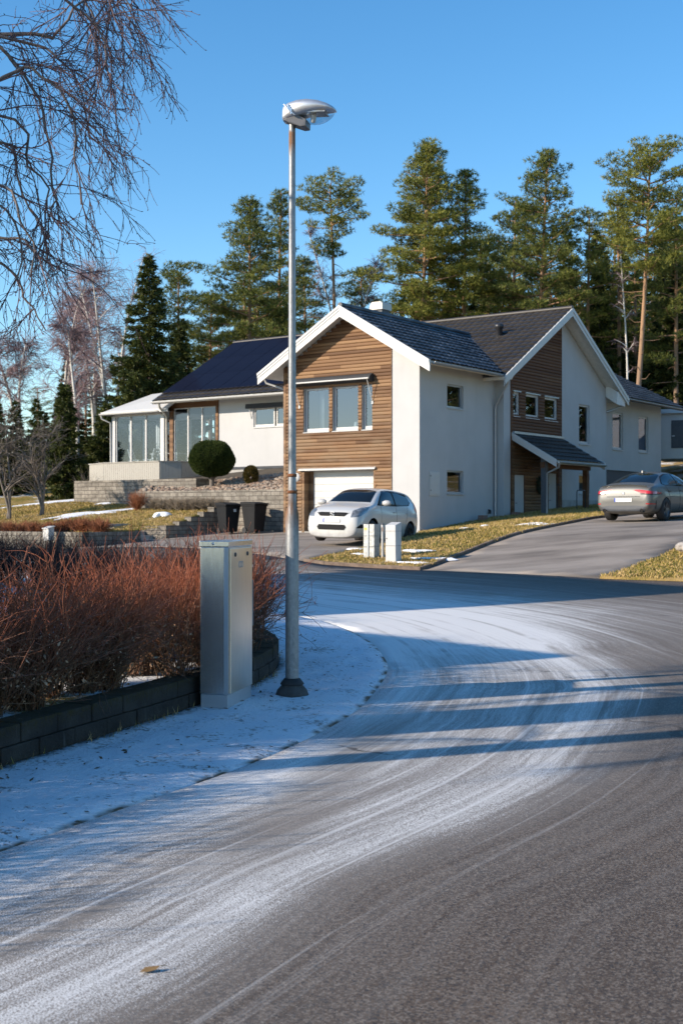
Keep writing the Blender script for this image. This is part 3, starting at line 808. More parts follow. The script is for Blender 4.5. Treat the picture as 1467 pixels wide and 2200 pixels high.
# entrance doors
for (a0, a1, z0, z1) in ((5.70, 6.45, 1.50, 3.00), (8.38, 9.06, 1.62, 3.16)):
    m = MB(); m.box((a0, -.08, z0), (a1, -.03, z1), 0, g1)
    d = hp(m.build('door', M_CREAM, house, bevel=.006))
    ov_ = MB(); n = 20
    ov_.add([g1((a0 + a1) / 2 + .12 * math.cos(2 * math.pi * k / n), -.022, z0 + (z1 - z0) * .64 + .17 * math.sin(2 * math.pi * k / n)) for k in range(n)], [tuple(range(n))])
    ov_.build('door_light', M_SOLAR, d)
    m = MB(); m.tube([g1(a0 + .10, .0, z0 + .5), g1(a0 + .24, .0, z0 + .5)], .012, 6); m.tube([g1(a0 + .10, -.03, z0 + .5), g1(a0 + .10, .0, z0 + .5)], .012, 6); m.build('handle', M_DKMET, d)
    m = MB(); m.box((a0 - .06, -.05, z0 - .05), (a0, .03, z1 + .06), 0, g1); m.box((a1, -.05, z0 - .05), (a1 + .06, .03, z1 + .06), 0, g1); m.box((a0, -.05, z1), (a1, .03, z1 + .06), 0, g1); m.build('frame', M_WOODD, d)
# entrance canopy: U .34 -> 2.05, T 5.5 -> 9.5
cz0, cz1, cu0, cu1, ct0, ct1 = 4.43, 3.45, .36, 2.05, 5.52, 9.52
cl = math.hypot(cu1 - cu0, cz0 - cz1); cu = ((cu0 - cu1) / cl, 0, (cz0 - cz1) / cl)
can = hp(tile_roof(house, (cu1, ct0 + .05, cz1), (0, 1, 0), cu, ct1 - ct0 - .1, cl, M_TILE, 'canopy_roof'))
barge(can, [(cu0, ct0, cz0 + .06), (cu1 + .04, ct0, cz1 + .04)], (0, -1, 0), .26, .03, M_WHITE); barge(can, [(cu0, ct1, cz0 + .06), (cu1 + .04, ct1, cz1 + .04)], (0, 1, 0), .26, .03, M_WHITE)
m = MB(); m.box((cu0 - .02, ct0, cz0 + .02), (cu0 + .10, ct1, cz0 + .10)); m.build('flashing', M_GUT, can)
gutter(can, (cu1 + .07, ct0 + .05, cz1 - .03), (cu1 + .07, ct1, cz1 - .03), (1, 0, 0))
downpipe(can, [(cu1 + .08, ct0 + .12, cz1 - .08), (cu1 + .05, ct0 + .14, cz1 - .22), (1.62, ct0 + .22, cz1 - .42), (1.60, ct0 + .22, 1.6)], .04)
m = MB(); m.box((1.42, 5.66, 1.4), (1.60, 5.84, 3.6)); m.build('post', M_DKGREY, can); m = MB(); m.box((1.40, 9.08, 1.5), (1.58, 9.26, 3.55)); m.build('post', M_WOODD, can)
m = MB(); m.box((1.42, 5.6, 3.22), (1.58, 9.4, 3.42)); m.build('beam', M_WOODD, can)
m = MB(); m.box((.35, 5.5, 1.2), (2.1, 9.5, 1.55)); hp(m.build('entrance_slab', M_CONC, house))
# main roof: two slopes along the whole ridge
mc, ms = math.cos(math.atan(PIT)), math.sin(math.atan(PIT)); ov2 = .9
S2 = (RT - 4.957 + ov2) / mc; zE2 = RZ - (RT - 4.957 + ov2) * PIT
hp(tile_roof(house, (-15.67, 4.957 - ov2, zE2), (1, 0, 0), (0, mc, ms), 16.54, S2, M_TILE, 'roof'))
hp(tile_roof(house, (-15.67, 2 * RT - 4.957 + ov2, zE2), (1, 0, 0), (0, -mc, ms), 16.54, S2, M_TILE, 'roof'))
hp(barge(house, [(.87, 4.957 - ov2 - .02, zE2 + .03), (.87, RT, RZ + .045), (.87, 2 * RT - 4.957 + ov2 + .02, zE2 + .03)], (1, 0, 0), .30, .04, M_WHITE))
hp(barge(house, [(-15.67, 4.957 - ov2 - .02, zE2 + .03), (-15.67, RT, RZ + .045), (-15.67, 2 * RT - 4.957 + ov2 + .02, zE2 + .03)], (-1, 0, 0), .16, .03, M_GUT))
m = MB(); m.tube([(-15.7, RT, RZ + .06), (.9, RT, RZ + .06)], .085, 10); hp(m.build('ridge_cap', M_TILE, house))
m = MB(); m.prism([(.36, 13.5, 6.35), (.85, 13.5, 6.02), (.85, 14.3, 5.98), (.36, 14.4, 6.2)], (0, 0, .5)); hp(m.build('eave_box', M_SOFFIT, house))
hp(downpipe(house, [(.80, 14.35, 6.2), (.78, 14.3, 6.0), (.1, 14.0, 5.75), (-.2, 13.9, 5.7)], .045))
# roof vent on the right slope
m = MB(); m.lathe([(.13, -.2), (.13, .32), (.17, .34), (.17, .46), (.11, .50), (0, .52)], (-1.15, 7.35, RZ - (RT - 7.35) * PIT), 14); hp(m.build('roof_vent', M_DKMET, house))
# valley flashing strip on the junction of the two roofs
# far block roof
fz, fu = 8.9, -4.2
c3 = math.atan2(fz - 6.42, 4.75)
hp(tile_roof(house, (.55, 13.7, 6.42), (0, 1, 0), (-math.cos(c3), 0, math.sin(c3)), 8.0, 4.75 / math.cos(c3), M_FROST, 'roof'))
hp(tile_roof(house, (-8.95, 13.7, 6.42), (0, 1, 0), (math.cos(c3), 0, math.sin(c3)), 8.0, 4.75 / math.cos(c3), M_TILE, 'roof'))
hp(barge(house, [(-8.95, 21.72, 6.46), (fu, 21.72, fz + .05), (.57, 21.72, 6.46)], (0, 1, 0), .14, .03, M_DKGREY))
hp(gutter(house, (.60, 14.5, 6.36), (.60, 21.7, 6.36), (1, 0, 0), mat=M_DKMET))
for o in kwin:
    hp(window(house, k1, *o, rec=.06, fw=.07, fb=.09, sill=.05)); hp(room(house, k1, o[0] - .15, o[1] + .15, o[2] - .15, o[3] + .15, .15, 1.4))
m = MB(); m.box((14.3, -.10, 1.7), (19.2, -.06, 3.46), 0, k1); hp(m.build('garage_door', M_DKGREY, house))
# left wing: windows with awning, glazed bay
hp(window(house, lf, -10.95, -9.9, 5.10, 5.84, rec=.05, fw=.06, fb=.09, sill=.04)); hp(window(house, lf, -9.82, -8.75, 5.10, 5.84, rec=.05, fw=.06, fb=.09, sill=.04))
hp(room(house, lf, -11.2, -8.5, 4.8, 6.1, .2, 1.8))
m = MB(); m.box((-11.25, .0, 5.90), (-8.5, .16, 6.02), 0, lf); m.box((-11.25, .10, 5.84), (-8.5, .17, 5.92), 0, lf); aw2 = hp(m.build('awning', M_AWN, house))
m = MB(); m.tube([lf(-11.05, .14, 5.86), lf(-11.05, .03, 5.45)], .02, 6); m.build('awning_arm', M_WHITE, aw2)
hp(gutter(house, (-15.65, 4.957 - ov2 - .06, zE2 - .02), (-5.5, 4.957 - ov2 - .06, zE2 - .02), (0, -1, 0), mat=M_WHITE))
hp(downpipe(house, [(-15.3, 4.05, zE2 - .08), (-15.35, 4.15, zE2 - .25), (-15.6, 4.75, zE2 - .50), (-15.62, 4.85, zE2 - .62), (-15.62, 4.86, 3.5)], .05, M_CREAM, (5.2, 4.2)))
m = MB(); m.box((-15.5, .0, 3.5), (-15.30, .06, 6.5), 0, lf); m.box((-12.93, .0, 3.5), (-12.80, .05, 6.5), 0, lf); m.box((-15.3, -.02, 6.05), (-12.93, .045, 6.55), 0, lf); hp(m.build('wood_frame', M_WOODR, house))
for k in range(3):
    a0 = -15.28 + k * .78; hp(window(house, lf, a0, a0 + .79, 3.55, 6.05, rec=.0, fw=.035, fb=.05, glass=M_SUNGL, sill=0, name='glass_panel'))
# inside of the glazed bay: pale floor, far wall and white posts
m = MB()
m.box((-18.7, 4.9, 3.42), (-9.0, 9.0, 3.52)); m.add([(-15.3, 7.5, 3.5), (-12.7, 7.5, 3.5), (-12.7, 7.5, 6.4), (-15.3, 7.5, 6.4)], [(0, 1, 2, 3)]); m.add([(-12.7, 5.0, 3.5), (-12.7, 7.5, 3.5), (-12.7, 7.5, 6.4), (-12.7, 5.0, 6.4)], [(0, 1, 2, 3)])
hp(m.build('room', M_ROOM, house, fixn=False))
# sunroom
sun_ = MB()
SU0, SU1, ST0, ST1, SZ0, SZ1 = -18.79, -15.72, 4.75, 7.6, 3.5, 5.92
for (u, t) in ((SU0, ST0), (SU1 - .16, ST0), (SU0, ST1 - .1)): sun_.box((u, t, SZ0), (u + .2, t + .16, SZ1 + .06))
sun_.box((SU0, ST0, SZ1 - .08), (SU1, ST0 + .12, SZ1 + .1)); sun_.box((SU0, ST0 + .1, SZ1 - .05), (SU0 + .1, ST1, SZ1 + .1)); sun_.box((SU0, ST1 - .1, SZ1 - .05), (SU1, ST1, SZ1 + .1))
sr = hp(sun_.build('sunroom', M_WHITE, house))
fS = FR(ST0 + .05)
for k in range(3):
    a0 = SU0 + .22 + k * .895; window(sr, fS, a0, a0 + .89, 3.52, 5.86, rec=.0, fw=.04, fb=.05, glass=M_SUNGL, sill=0, name='glass_panel')
fB = FR(ST1 - .05)
for k in range(3):
    a0 = SU0 + .22 + k * .895; window(sr, fB, a0, a0 + .89, 3.52, 5.86, rec=.0, fw=.05, fb=.05, glass=M_SUNGL, sill=0, name='glass_panel')
fL = lambda a, d, b: (SU0 + .06 - d, a, b)
for k in range(3):
    a0 = ST0 + .16 + k * .87; window(sr, fL, a0, a0 + .86, 3.52, 5.86, rec=.0, fw=.04, fb=.05, glass=M_SUNGL, sill=0, name='glass_panel')
# sunroom roof: pale lean-to rising to the right under the house verge
m = MB()
m.add([(SU0 - .28, ST0 - .35, 6.02), (SU1 + .6, ST0 - .35, 6.02), (SU1 + .6, ST0 + 1.3, 6.98), (SU0 + .95, ST0 + 1.5, 6.9), (SU0 - .28, ST1 + .3, 6.02), (SU1 + .6, ST1 + .3, 6.02)], [(0, 1, 2, 3), (0, 3, 4), (4, 3, 2, 5)])
m.box((SU0 - .30, ST0 - .37, 5.90), (SU1 + .6, ST0 - .33, 6.03)); m.box((SU0 - .30, ST0 - .33, 5.90), (SU0 - .26, ST1 + .3, 6.03)); m.add([(SU0 - .28, ST0 - .35, 5.92), (SU1 + .4, ST0 - .35, 5.92), (SU1 + .4, ST1 + .3, 5.92), (SU0 - .28, ST1 + .3, 5.92)], [(0, 3, 2, 1)])
m.build('sunroom_roof', M_WHITE, sr, fixn=False)
gutter(sr, (SU0 - .3, ST0 - .43, 5.95), (SU1 + .1, ST0 - .43, 5.95), (0, -1, 0), .06, M_WHITE)
downpipe(sr, [(SU0 - .25, ST0 - .4, 5.9), (SU0 - .22, ST0 - .38, 5.75), (SU0 - .02, ST0 - .05, 5.58), (SU0 - .02, ST0 - .03, 3.6)], .04, M_WHITE)
# solar panels on the left part of the main front slope
nrm = Vector((0, -ms, mc)); upv = Vector((0, mc, ms))
PW, PH = 1.03, (S2 - .62 - .12) / 3
sp0 = MB(); sp0.box((0, 0, 0), (PW - .02, PH - .02, .035))
mesh_sp = sp0.mesh('solar_panel', M_SOLAR)
for j in range(3):
    for i in range(9):
        o = link_mesh('solar_panel', mesh_sp, house)
        p = Vector((-15.55 + i * PW, 4.957 - ov2, zE2)) + upv * (.62 + j * PH) + nrm * .085
        o.location = p - Vector((0, 0, 1)); o.rotation_euler = (math.atan(PIT), 0, 0)
# ------------------------------------------------------------------ retaining walls and terraces (house axes)
M_BLK = mat_blocks("concrete_block", .40, .15, (.19, .172, .145), (.29, .262, .222)); M_BLKD = mat_blocks("weathered_block", .42, .135, (.075, .070, .062), (.125, .115, .10), (.028, .024, .02))
def block_wall(name, path, zt, zb, thick, mat, world=False):
    """path: polyline (house axes), zt: top height per point (or number), zb bottom; closed solid with UV in metres"""
    C = [np.array(p if world else W(*p)) for p in path]
    zt = zt if isinstance(zt, (list, tuple)) else [zt] * len(C)
    V = []; F = []; UV = []; s = 0
    def quad(ps, uvs):
        b = len(V); V.extend(ps); UV.extend(uvs); F.append((b, b + 1, b + 2, b + 3))
    for i in range(len(C) - 1):
        p, q = C[i], C[i + 1]; d = (q - p); L = np.linalg.norm(d); d = d / L; n = np.array((-d[1], d[0])) * thick
        z = zt[i]
        a, b_, c, e = p, q, q + n, p + n
        f = lambda v, h: (v[0], v[1], h)
        quad([f(a, zb), f(b_, zb), f(b_, z), f(a, z)], [(s, zb), (s + L, zb), (s + L, z), (s, z)])
        quad([f(c, zb), f(e, zb), f(e, z), f(c, z)], [(s + L, zb), (s, zb), (s, z), (s + L, z)])
        quad([f(a, z), f(b_, z), f(c, z), f(e, z)], [(s, 0.03), (s + L, 0.03), (s + L, .14), (s, .14)])
        quad([f(e, zb), f(a, zb), f(a, z), f(e, z)], [(0, zb), (thick, zb), (thick, z), (0, z)])
        quad([f(b_, zb), f(c, zb), f(c, z), f(b_, z)], [(0, zb), (thick, zb), (thick, z), (0, z)])
        s += L
    return link_mesh(name, np_mesh(name, V, F, mat, False, UV))
UD = -8.5
o = block_wall('block_wall', [(-18.2, 3.0), (-17.0, .95), (-10.4, .95), (-10.2, 1.6)], 2.94, 1.8, .28, M_BLK); tag(o, 'weathered grey block wall below the beige deck parapet', 'retaining wall')
o = block_wall('block_wall', [(-13.2, 1.0), (-13.2, .30), (-5.47, .30)], 2.47, .6, .28, M_BLK); tag(o, 'long block wall holding up the pebble bed, bins standing in front of it', 'retaining wall')
o = block_wall('block_wall', [(UD, -2.65), (UD, -2.0), (UD, -1.4), (UD, -.75), (UD, -.2), (UD, .29)], [1.22, 1.36, 1.52, 1.69, 1.86, 1.86], .3, .30, M_BLK); tag(o, 'stepped block wall rising towards the black bins', 'retaining wall')
o = block_wall('block_wall', [(-9.7, -2.65), (UD - .302, -2.65)], 1.21, .3, .28, M_BLK); tag(o, 'short sunlit block wall beside the garden steps, below the melting snow patch', 'retaining wall')
o = block_wall('block_wall', [(-34, -6.45), (UD, -6.45), (UD, -3.85)], 1.03, .0, .28, M_BLK); tag(o, 'low block wall along the street under the orange hedges', 'retaining wall')
m = MB()
for k in range(5): m.box((UD - .25 - .36 * (k + 1), -3.85, .3), (UD - .25 - .36 * k, -2.66, .62 + .13 * (k + 1)))
o = m.build('garden_steps', M_CONC, None, (HC[0], HC[1], 0), TH); tag(o, 'concrete garden steps in the gap between the low block walls', 'steps')
UP = TPS([(-8.7,-2.5,1.16),(-8.7,-1.4,1.42),(-8.7,.3,1.82),(-12,.3,1.82),(-13,.9,1.93),(-16.5,.9,2.08),(-17.5,3,2.3),(-9,-6.3,.93),(-14,-6.3,.9),(-25,-6.3,.85),(-9,-4,1.08),(-14,-3,1.33),(-25,0,1.7),(-25,8,2.4),(-40,8,2.6),(-40,-6,.9),(-20,20,3.2),(-40,20,3.4)], 1e-3)
def to_ut(x, y):
    dx, dy = x - HC[0], y - HC[1]; return dx * CO - dy * SI, dx * SI + dy * CO
def up_z(x, y):
    u, t = to_ut(x, y); return UP(u, t) + lump(x, y, 2.5, 21) * .04
g = [W(*p) for p in [(-8.7, -2.45), (-8.7, .35), (-13, .35), (-13, 1.0), (-16.9, 1.05), (-18.2, 3.1), (-20, 8), (-22, 18), (-48, 18), (-48, -6.3), (-8.7, -6.3), (-8.7, -3.9), (-10.2, -3.9), (-10.2, -2.45)]]
o = sheet('garden_lawn', g, .5, up_z, mat_lawn("garden_lawn_grass", .03), 0, None, .3); tag(o, kind='structure')
RB = TPS([(-13,.45,2.42),(-9,.45,2.42),(-5.5,.45,2.42),(-5.5,4.9,3.40),(-10,4.9,3.42),(-8,2.5,2.92),(-10.5,1.3,2.62),(-9.5,1.0,2.56),(-13,1.3,2.86),(-17,1.1,2.86),(-17,4.9,2.95),(-12.5,3,3.0)], 1e-3)
def rb_z(x, y):
    u, t = to_ut(x, y); return RB(u, t)
g = [W(*p) for p in [(-13.1, .5), (-5.48, .5), (-5.48, 4.94), (-18.9, 4.94), (-18.2, 3.1), (-16.9, 1.2), (-13.1, 1.2)]]
o = sheet('planting_bed', g, .4, rb_z, M_EARTH, 0, None, .5); tag(o, kind='structure')
# pebbles: counted stones in the bed (the visible ones, nearest the wall), each its own object
def stone_mesh(seed, k=2):
    bm = bmesh.new(); bmesh.ops.create_icosphere(bm, subdivisions=k, radius=1)
    r = random.Random(seed); ph = [r.uniform(0, 6) for _ in range(6)]
    for v in bm.verts:
        c = v.co
        v.co = c * (1 + .13 * math.sin(2.1 * c.x + ph[0]) + .10 * math.sin(2.7 * c.y + ph[1]) + .08 * math.sin(3 * c.z + ph[2]))
    me = bpy.data.meshes.new('stone'); bm.to_mesh(me); bm.free()
    me.polygons.foreach_set('use_smooth', [True] * len(me.polygons)); return me
def mat_stone(name, a, b):
    t = NT(name); n = t.noise(t.obj(), 2.0, 5); rnd = t.n('ObjectInfo').outputs['Random']
    c = t.mix(rnd, a, b); c = t.mix(t.vr(n, .4, .7), c, (.20, .17, .14))
    t.bsdf(c, .85, 0, t.bump(n, .4, .1), .25); return t.mat
M_PEB = mat_stone("pebble", (.34, .25, .19), (.44, .38, .31)); M_ROCK = mat_stone("granite_rock", (.30, .28, .25), (.42, .38, .34))
SM = [stone_mesh(i, 2) for i in range(4)]
for me in SM: me.materials.append(M_PEB)
rn = random.Random(4)
# pebbles as one bed: too many to count
Vp = []; Fp = []
bm0 = bmesh.new(); bmesh.ops.create_icosphere(bm0, subdivisions=1, radius=1); sv = np.array([v.co[:] for v in bm0.verts]); sf = np.array([[v.index for v in f.verts] for f in bm0.faces]); bm0.free()
k = 0
while k < 2000:
    u, t = rn.uniform(-12.9, -5.5), rn.uniform(.42, 4.7)
    if t > 1.2 + 3.4 * (u + 13) / 7.5: continue
    x, y = W(u, t); z = float(rb_z(np.array([x]), np.array([y]))[0]); r = rn.uniform(.045, .11)
    sc = np.array((r * rn.uniform(.8, 1.4), r * rn.uniform(.8, 1.4), r * rn.uniform(.55, .8))); a = rn.uniform(0, 6.3)
    q = sv * (1 + np.array([rn.uniform(-.12, .12) for _ in range(len(sv))]))[:, None] * sc
    q = np.c_[q[:, 0] * math.cos(a) - q[:, 1] * math.sin(a), q[:, 0] * math.sin(a) + q[:, 1] * math.cos(a), q[:, 2]] + (x, y, z + r * .3)
    Vp.append(q); Fp.append(sf + k * len(sv)); k += 1
def mat_pebbles():
    t = NT("pebble_bed"); v = t.sep(t.n('TexVoronoi', Vector=t.obj(), Scale=4.5).outputs['Color'])[0]
    t.bsdf(t.ramp(v, [(0, (.14, .10, .075)), (.4, (.25, .175, .13)), (.7, (.32, .26, .205)), (1, (.18, .155, .135))]), .85, 0, None, .25); return t.mat
o = link_mesh('pebbles', np_mesh('pebbles', np.concatenate(Vp), np.concatenate(Fp), mat_pebbles(), True)); tag(o, 'bed of reddish rounded pebbles sloping down from the white wall', 'pebbles', kind='stuff')
# deck parapet of beige boards
M_BEIGE = simple("beige_boards", (.34, .32, .28), .7, var=.06)
dk = [(-18.6, 3.3), (-16.9, 2.5), (-13.75, 2.5), (-13.25, 3.2), (-13.2, 4.85)]
deck = empty('deck', (HC[0], HC[1], 2.9), TH); tag(deck, 'beige boarded terrace deck in front of the sunroom', 'deck')
m = MB(); cap = MB()
for (p, q) in zip(dk[:-1], dk[1:]):
    p, q = Vector((*p, 0)), Vector((*q, 0)); d = (q - p); L = d.length; d.normalize(); n = Vector((d.y, -d.x, 0)); k = max(1, int(L / .115))
    for i in range(k):
        a = p + d * (L * i / k + .004); b = p + d * (L * (i + 1) / k - .004)
        m.prism([a + Vector((0, 0, .08)), b + Vector((0, 0, .08)), b + Vector((0, 0, .80)), a + Vector((0, 0, .80))], n * .025)
    m.prism([p + Vector((0, 0, .08)) - n * .01, q + Vector((0, 0, .08)) - n * .01, q + Vector((0, 0, .79)) - n * .01, p + Vector((0, 0, .79)) - n * .01], n * .008)
    cap.prism([p + Vector((0, 0, .80)) - n * .06, q + Vector((0, 0, .80)) - n * .06, q + Vector((0, 0, .80)) + n * .06, p + Vector((0, 0, .80)) + n * .06], (0, 0, .035))
m.build('board_panel', M_BEIGE, deck); cap.build('cap_rail', M_BEIGE, deck)
m = MB(); m.prism([(*p, .50) for p in dk + [(-18.6, 4.85)]], (0, 0, .06)); m.build('deck_floor', M_BEIGE, deck)
# white garden chairs and table inside the sunroom
def garden_chair():
    root = empty('garden_chair')
    fr = MB()
    for s in (-.24, .24):
        fr.tube([(s, -.22, 0), (s, .18, .44)], .016, 6); fr.tube([(s, .24, 0), (s, -.20, .44), ], .016, 6); fr.tube([(s, .18, .42), (s, .33, .92)], .018, 6)
    fr.build('frame', M_WHITE, root)
    m = MB()
    for k in range(4): m.box((-.24, -.22 + k * .11, .43), (.24, -.13 + k * .11, .45))
    m.build('seat', M_WHITE, root)
    m = MB()
    for k in range(3): m.box((-.24, .20 + k * .05, .54 + k * .14), (.24, .225 + k * .05, .62 + k * .14))
    m.build('backrest', M_WHITE, root)
    return root
c0 = garden_chair(); lab = ['white folding chair nearest the left sunroom corner', 'white folding chair in the middle of the sunroom', 'white folding chair at the right end of the sunroom', 'white folding chair behind the glazed bay beside the ball shrub']
for i, (u, t, rz) in enumerate(((-18.0, 5.5, 1.9), (-17.1, 5.4, -1.3), (-16.2, 5.6, 2.6), (-13.7, 5.6, -1.2))):
    c = c0 if i == 0 else copy_tree(c0); x, y = W(u, t); c.location = (x, y, 3.52); c.rotation_euler = (0, 0, TH + rz); tag(c, lab[i], 'chair', 'white folding chairs in the sunroom')
tb = empty('garden_table', (*W(-16.7, 6.2), 3.52), TH); tag(tb, 'white slatted garden table inside the glazed sunroom', 'table')
m = MB()
for k in range(5): m.box((-.8, -.4 + k * .16, .70), (.8, -.26 + k * .16, .73))
m.build('tabletop', M_WHITE, tb)
for sx in (-.7, .7):
    for sy in (-.32, .32): m = MB(); m.box((sx - .03, sy - .03, 0), (sx + .03, sy + .03, .70)); m.build('leg', M_WHITE, tb)

# ------------------------------------------------------------------ near low wall of concrete blocks: every course follows the curve
def curve_pos(C, s):
    d = np.r_[0, np.cumsum(np.linalg.norm(np.diff(C, axis=0), axis=1))]
    return np.array([np.interp(s, d, C[:, 0]), np.interp(s, d, C[:, 1])]), d[-1]
WC = WALLC[(WALLC[:, 1] > 1.5)]
_, WL = curve_pos(WC, 0)
V = []; m = MB(); rn = random.Random(7)
for row in range(2):
    s = -.2 * row
    while s < WL - .05:
        L = .42; a, _ = curve_pos(WC, max(0, s + .004)); b, _ = curve_pos(WC, min(WL, s + L - .004)); d = b - a
        if np.linalg.norm(d) > .1:
            d = d / np.linalg.norm(d); n = np.array((-d[1], d[0])); j = rn.uniform(-.006, .006); z0 = gz(*a) - .09 if row == 0 else gz(*a) + .13; z1 = gz(*a) + .125 if row == 0 else gz(*a) + .255 + rn.uniform(-.003, .003)
            P = [a - n * j, b - n * j, b + n * .24, a + n * .24]
            # rough split face: the road side gets its own small grid
            m.prism([(p[0], p[1], z0) for p in P], (0, 0, z1 - z0))
        s += L
def mat_nearwall():
    t = NT("old_wall_block"); o = t.obj(); z = t.sep(o)[2]
    n = t.noise(o, 3.0, 6, .65); f = t.noise(o, 30.0, 6, .75); st = t.noise(t.mapping(o, (7, 7, .8)), 1.0, 4, .6)
    c = t.ramp(n, [(.3, (.030, .027, .025)), (.55, (.058, .052, .046)), (.75, (.088, .078, .066))])
    c = t.mix(t.math('MULTIPLY', t.vr(st, .62, .74), .55), c, (.26, .255, .25)); c = t.mix(t.math('MULTIPLY', t.vr(z, .17, .25), t.vr(f, .42, .6)), c, (.060, .048, .018))
    c = t.mix(t.math('MULTIPLY', t.vr(z, .05, -.02), t.vr(f, .45, .6)), c, (.05, .042, .015))
    t.bsdf(c, .95, 0, t.bump(t.math('ADD', f, n), 1.0, .035), .2); return t.mat
nw = m.build('block_wall', mat_nearwall(), None, bevel=.008)
uvl = nw.data.uv_layers.new(name='uv')
co = np.zeros(len(nw.data.vertices) * 3); nw.data.vertices.foreach_get('co', co); co = co.reshape(-1, 3); li = np.zeros(len(nw.data.loops), int); nw.data.loops.foreach_get('vertex_index', li)
uvl.data.foreach_set('uv', np.c_[co[li, 1] * .5 + co[li, 0] * .1 + 50.21, co[li, 2] * .001 + .07].ravel())
tag(nw, 'low dark mossy block wall beneath the red hedge, curving round the corner', 'retaining wall')

# ------------------------------------------------------------------ hedges and twigs
def tubes_np(P, rad, sides=3):
    """P (n,k,3) polylines, rad (n,k) -> V, F, uv(t, id)"""
    n, k, _ = P.shape
    d = np.empty_like(P); d[:, 1:-1] = P[:, 2:] - P[:, :-2]; d[:, 0] = P[:, 1] - P[:, 0]; d[:, -1] = P[:, -1] - P[:, -2]
    d /= np.maximum(np.linalg.norm(d, axis=2, keepdims=True), 1e-9)
    ref = np.where(np.abs(d[..., 2:3]) > .9, np.array((1., 0, 0)), np.array((0, 0, 1.)))
    a = np.cross(d, ref); a /= np.maximum(np.linalg.norm(a, axis=2, keepdims=True), 1e-9); b = np.cross(d, a)
    ang = np.arange(sides) * 2 * np.pi / sides
    V = P[:, :, None, :] + rad[:, :, None, None] * (a[:, :, None, :] * np.cos(ang)[None, None, :, None] + b[:, :, None, :] * np.sin(ang)[None, None, :, None])
    base = (np.arange(n) * k * sides)[:, None, None]; i = np.arange(k - 1)[None, :, None] * sides; j = np.arange(sides)[None, None, :]; j2 = (j + 1) % sides
    F = np.stack([base + i + j, base + i + j2, base + i + sides + j2, base + i + sides + j], -1).reshape(-1, 4)
    t = np.broadcast_to(np.linspace(0, 1, k)[None, :, None], (n, k, sides)); r = np.broadcast_to(np.random.default_rng(n).random(n)[:, None, None], (n, k, sides))
    return V.reshape(-1, 3), F, np.stack([t, r], -1).reshape(-1, 2)
def join_np(parts):
    V = []; F = []; U = []; b = 0
    for v, f, u in parts: V.append(v); F.append(f + b); U.append(u); b += len(v)
    return np.concatenate(V), np.concatenate(F), np.concatenate(U)
def grow(rng, base, dirv, L, k=5, bend=.25, wig=.04, droop=0.0):
    """n curved polylines"""
    n = len(base); P = np.zeros((n, k, 3)); P[:, 0] = base; d = dirv.copy(); st = (L / (k - 1))[:, None]
    b = rng.normal(0, 1, (n, 3)) * bend
    for i in range(1, k):
        d = d + b / (k - 1) + rng.normal(0, wig, (n, 3)); d[:, 2] -= droop / (k - 1); d /= np.linalg.norm(d, axis=1, keepdims=True)
        P[:, i] = P[:, i - 1] + d * st
    return P
def mat_twig(name, lo, hi, zlo, zhi, var=.4):
    t = NT(name); T_, r, _ = t.sep(t.uv()); z = t.sep(t.obj())[2]
    f = t.math('ADD', t.vr(z, zlo, zhi), t.math('MULTIPLY', t.math('SUBTRACT', r, .5), .7))
    c = t.mix(f, lo, hi); c = t.mix(t.math('MULTIPLY', r, var), c, (.02, .012, .01))
    t.bsdf(c, .55, 0, None, .35); return t.mat
M_SHOOT = mat_twig("red_hedge_shoots", (.18, .105, .060), (.37, .105, .048), .42, 1.08)
M_SHOOTD = mat_twig("shaded_hedge_shoots", (.05, .035, .03), (.14, .055, .04), .5, 1.1)  # same shoots, with the neighbour's roof shade put into a darker colour
M_DRYLEAF = simple("dry_hedge_leaf", (.34, .215, .13), .45, var=.5, scale=40)
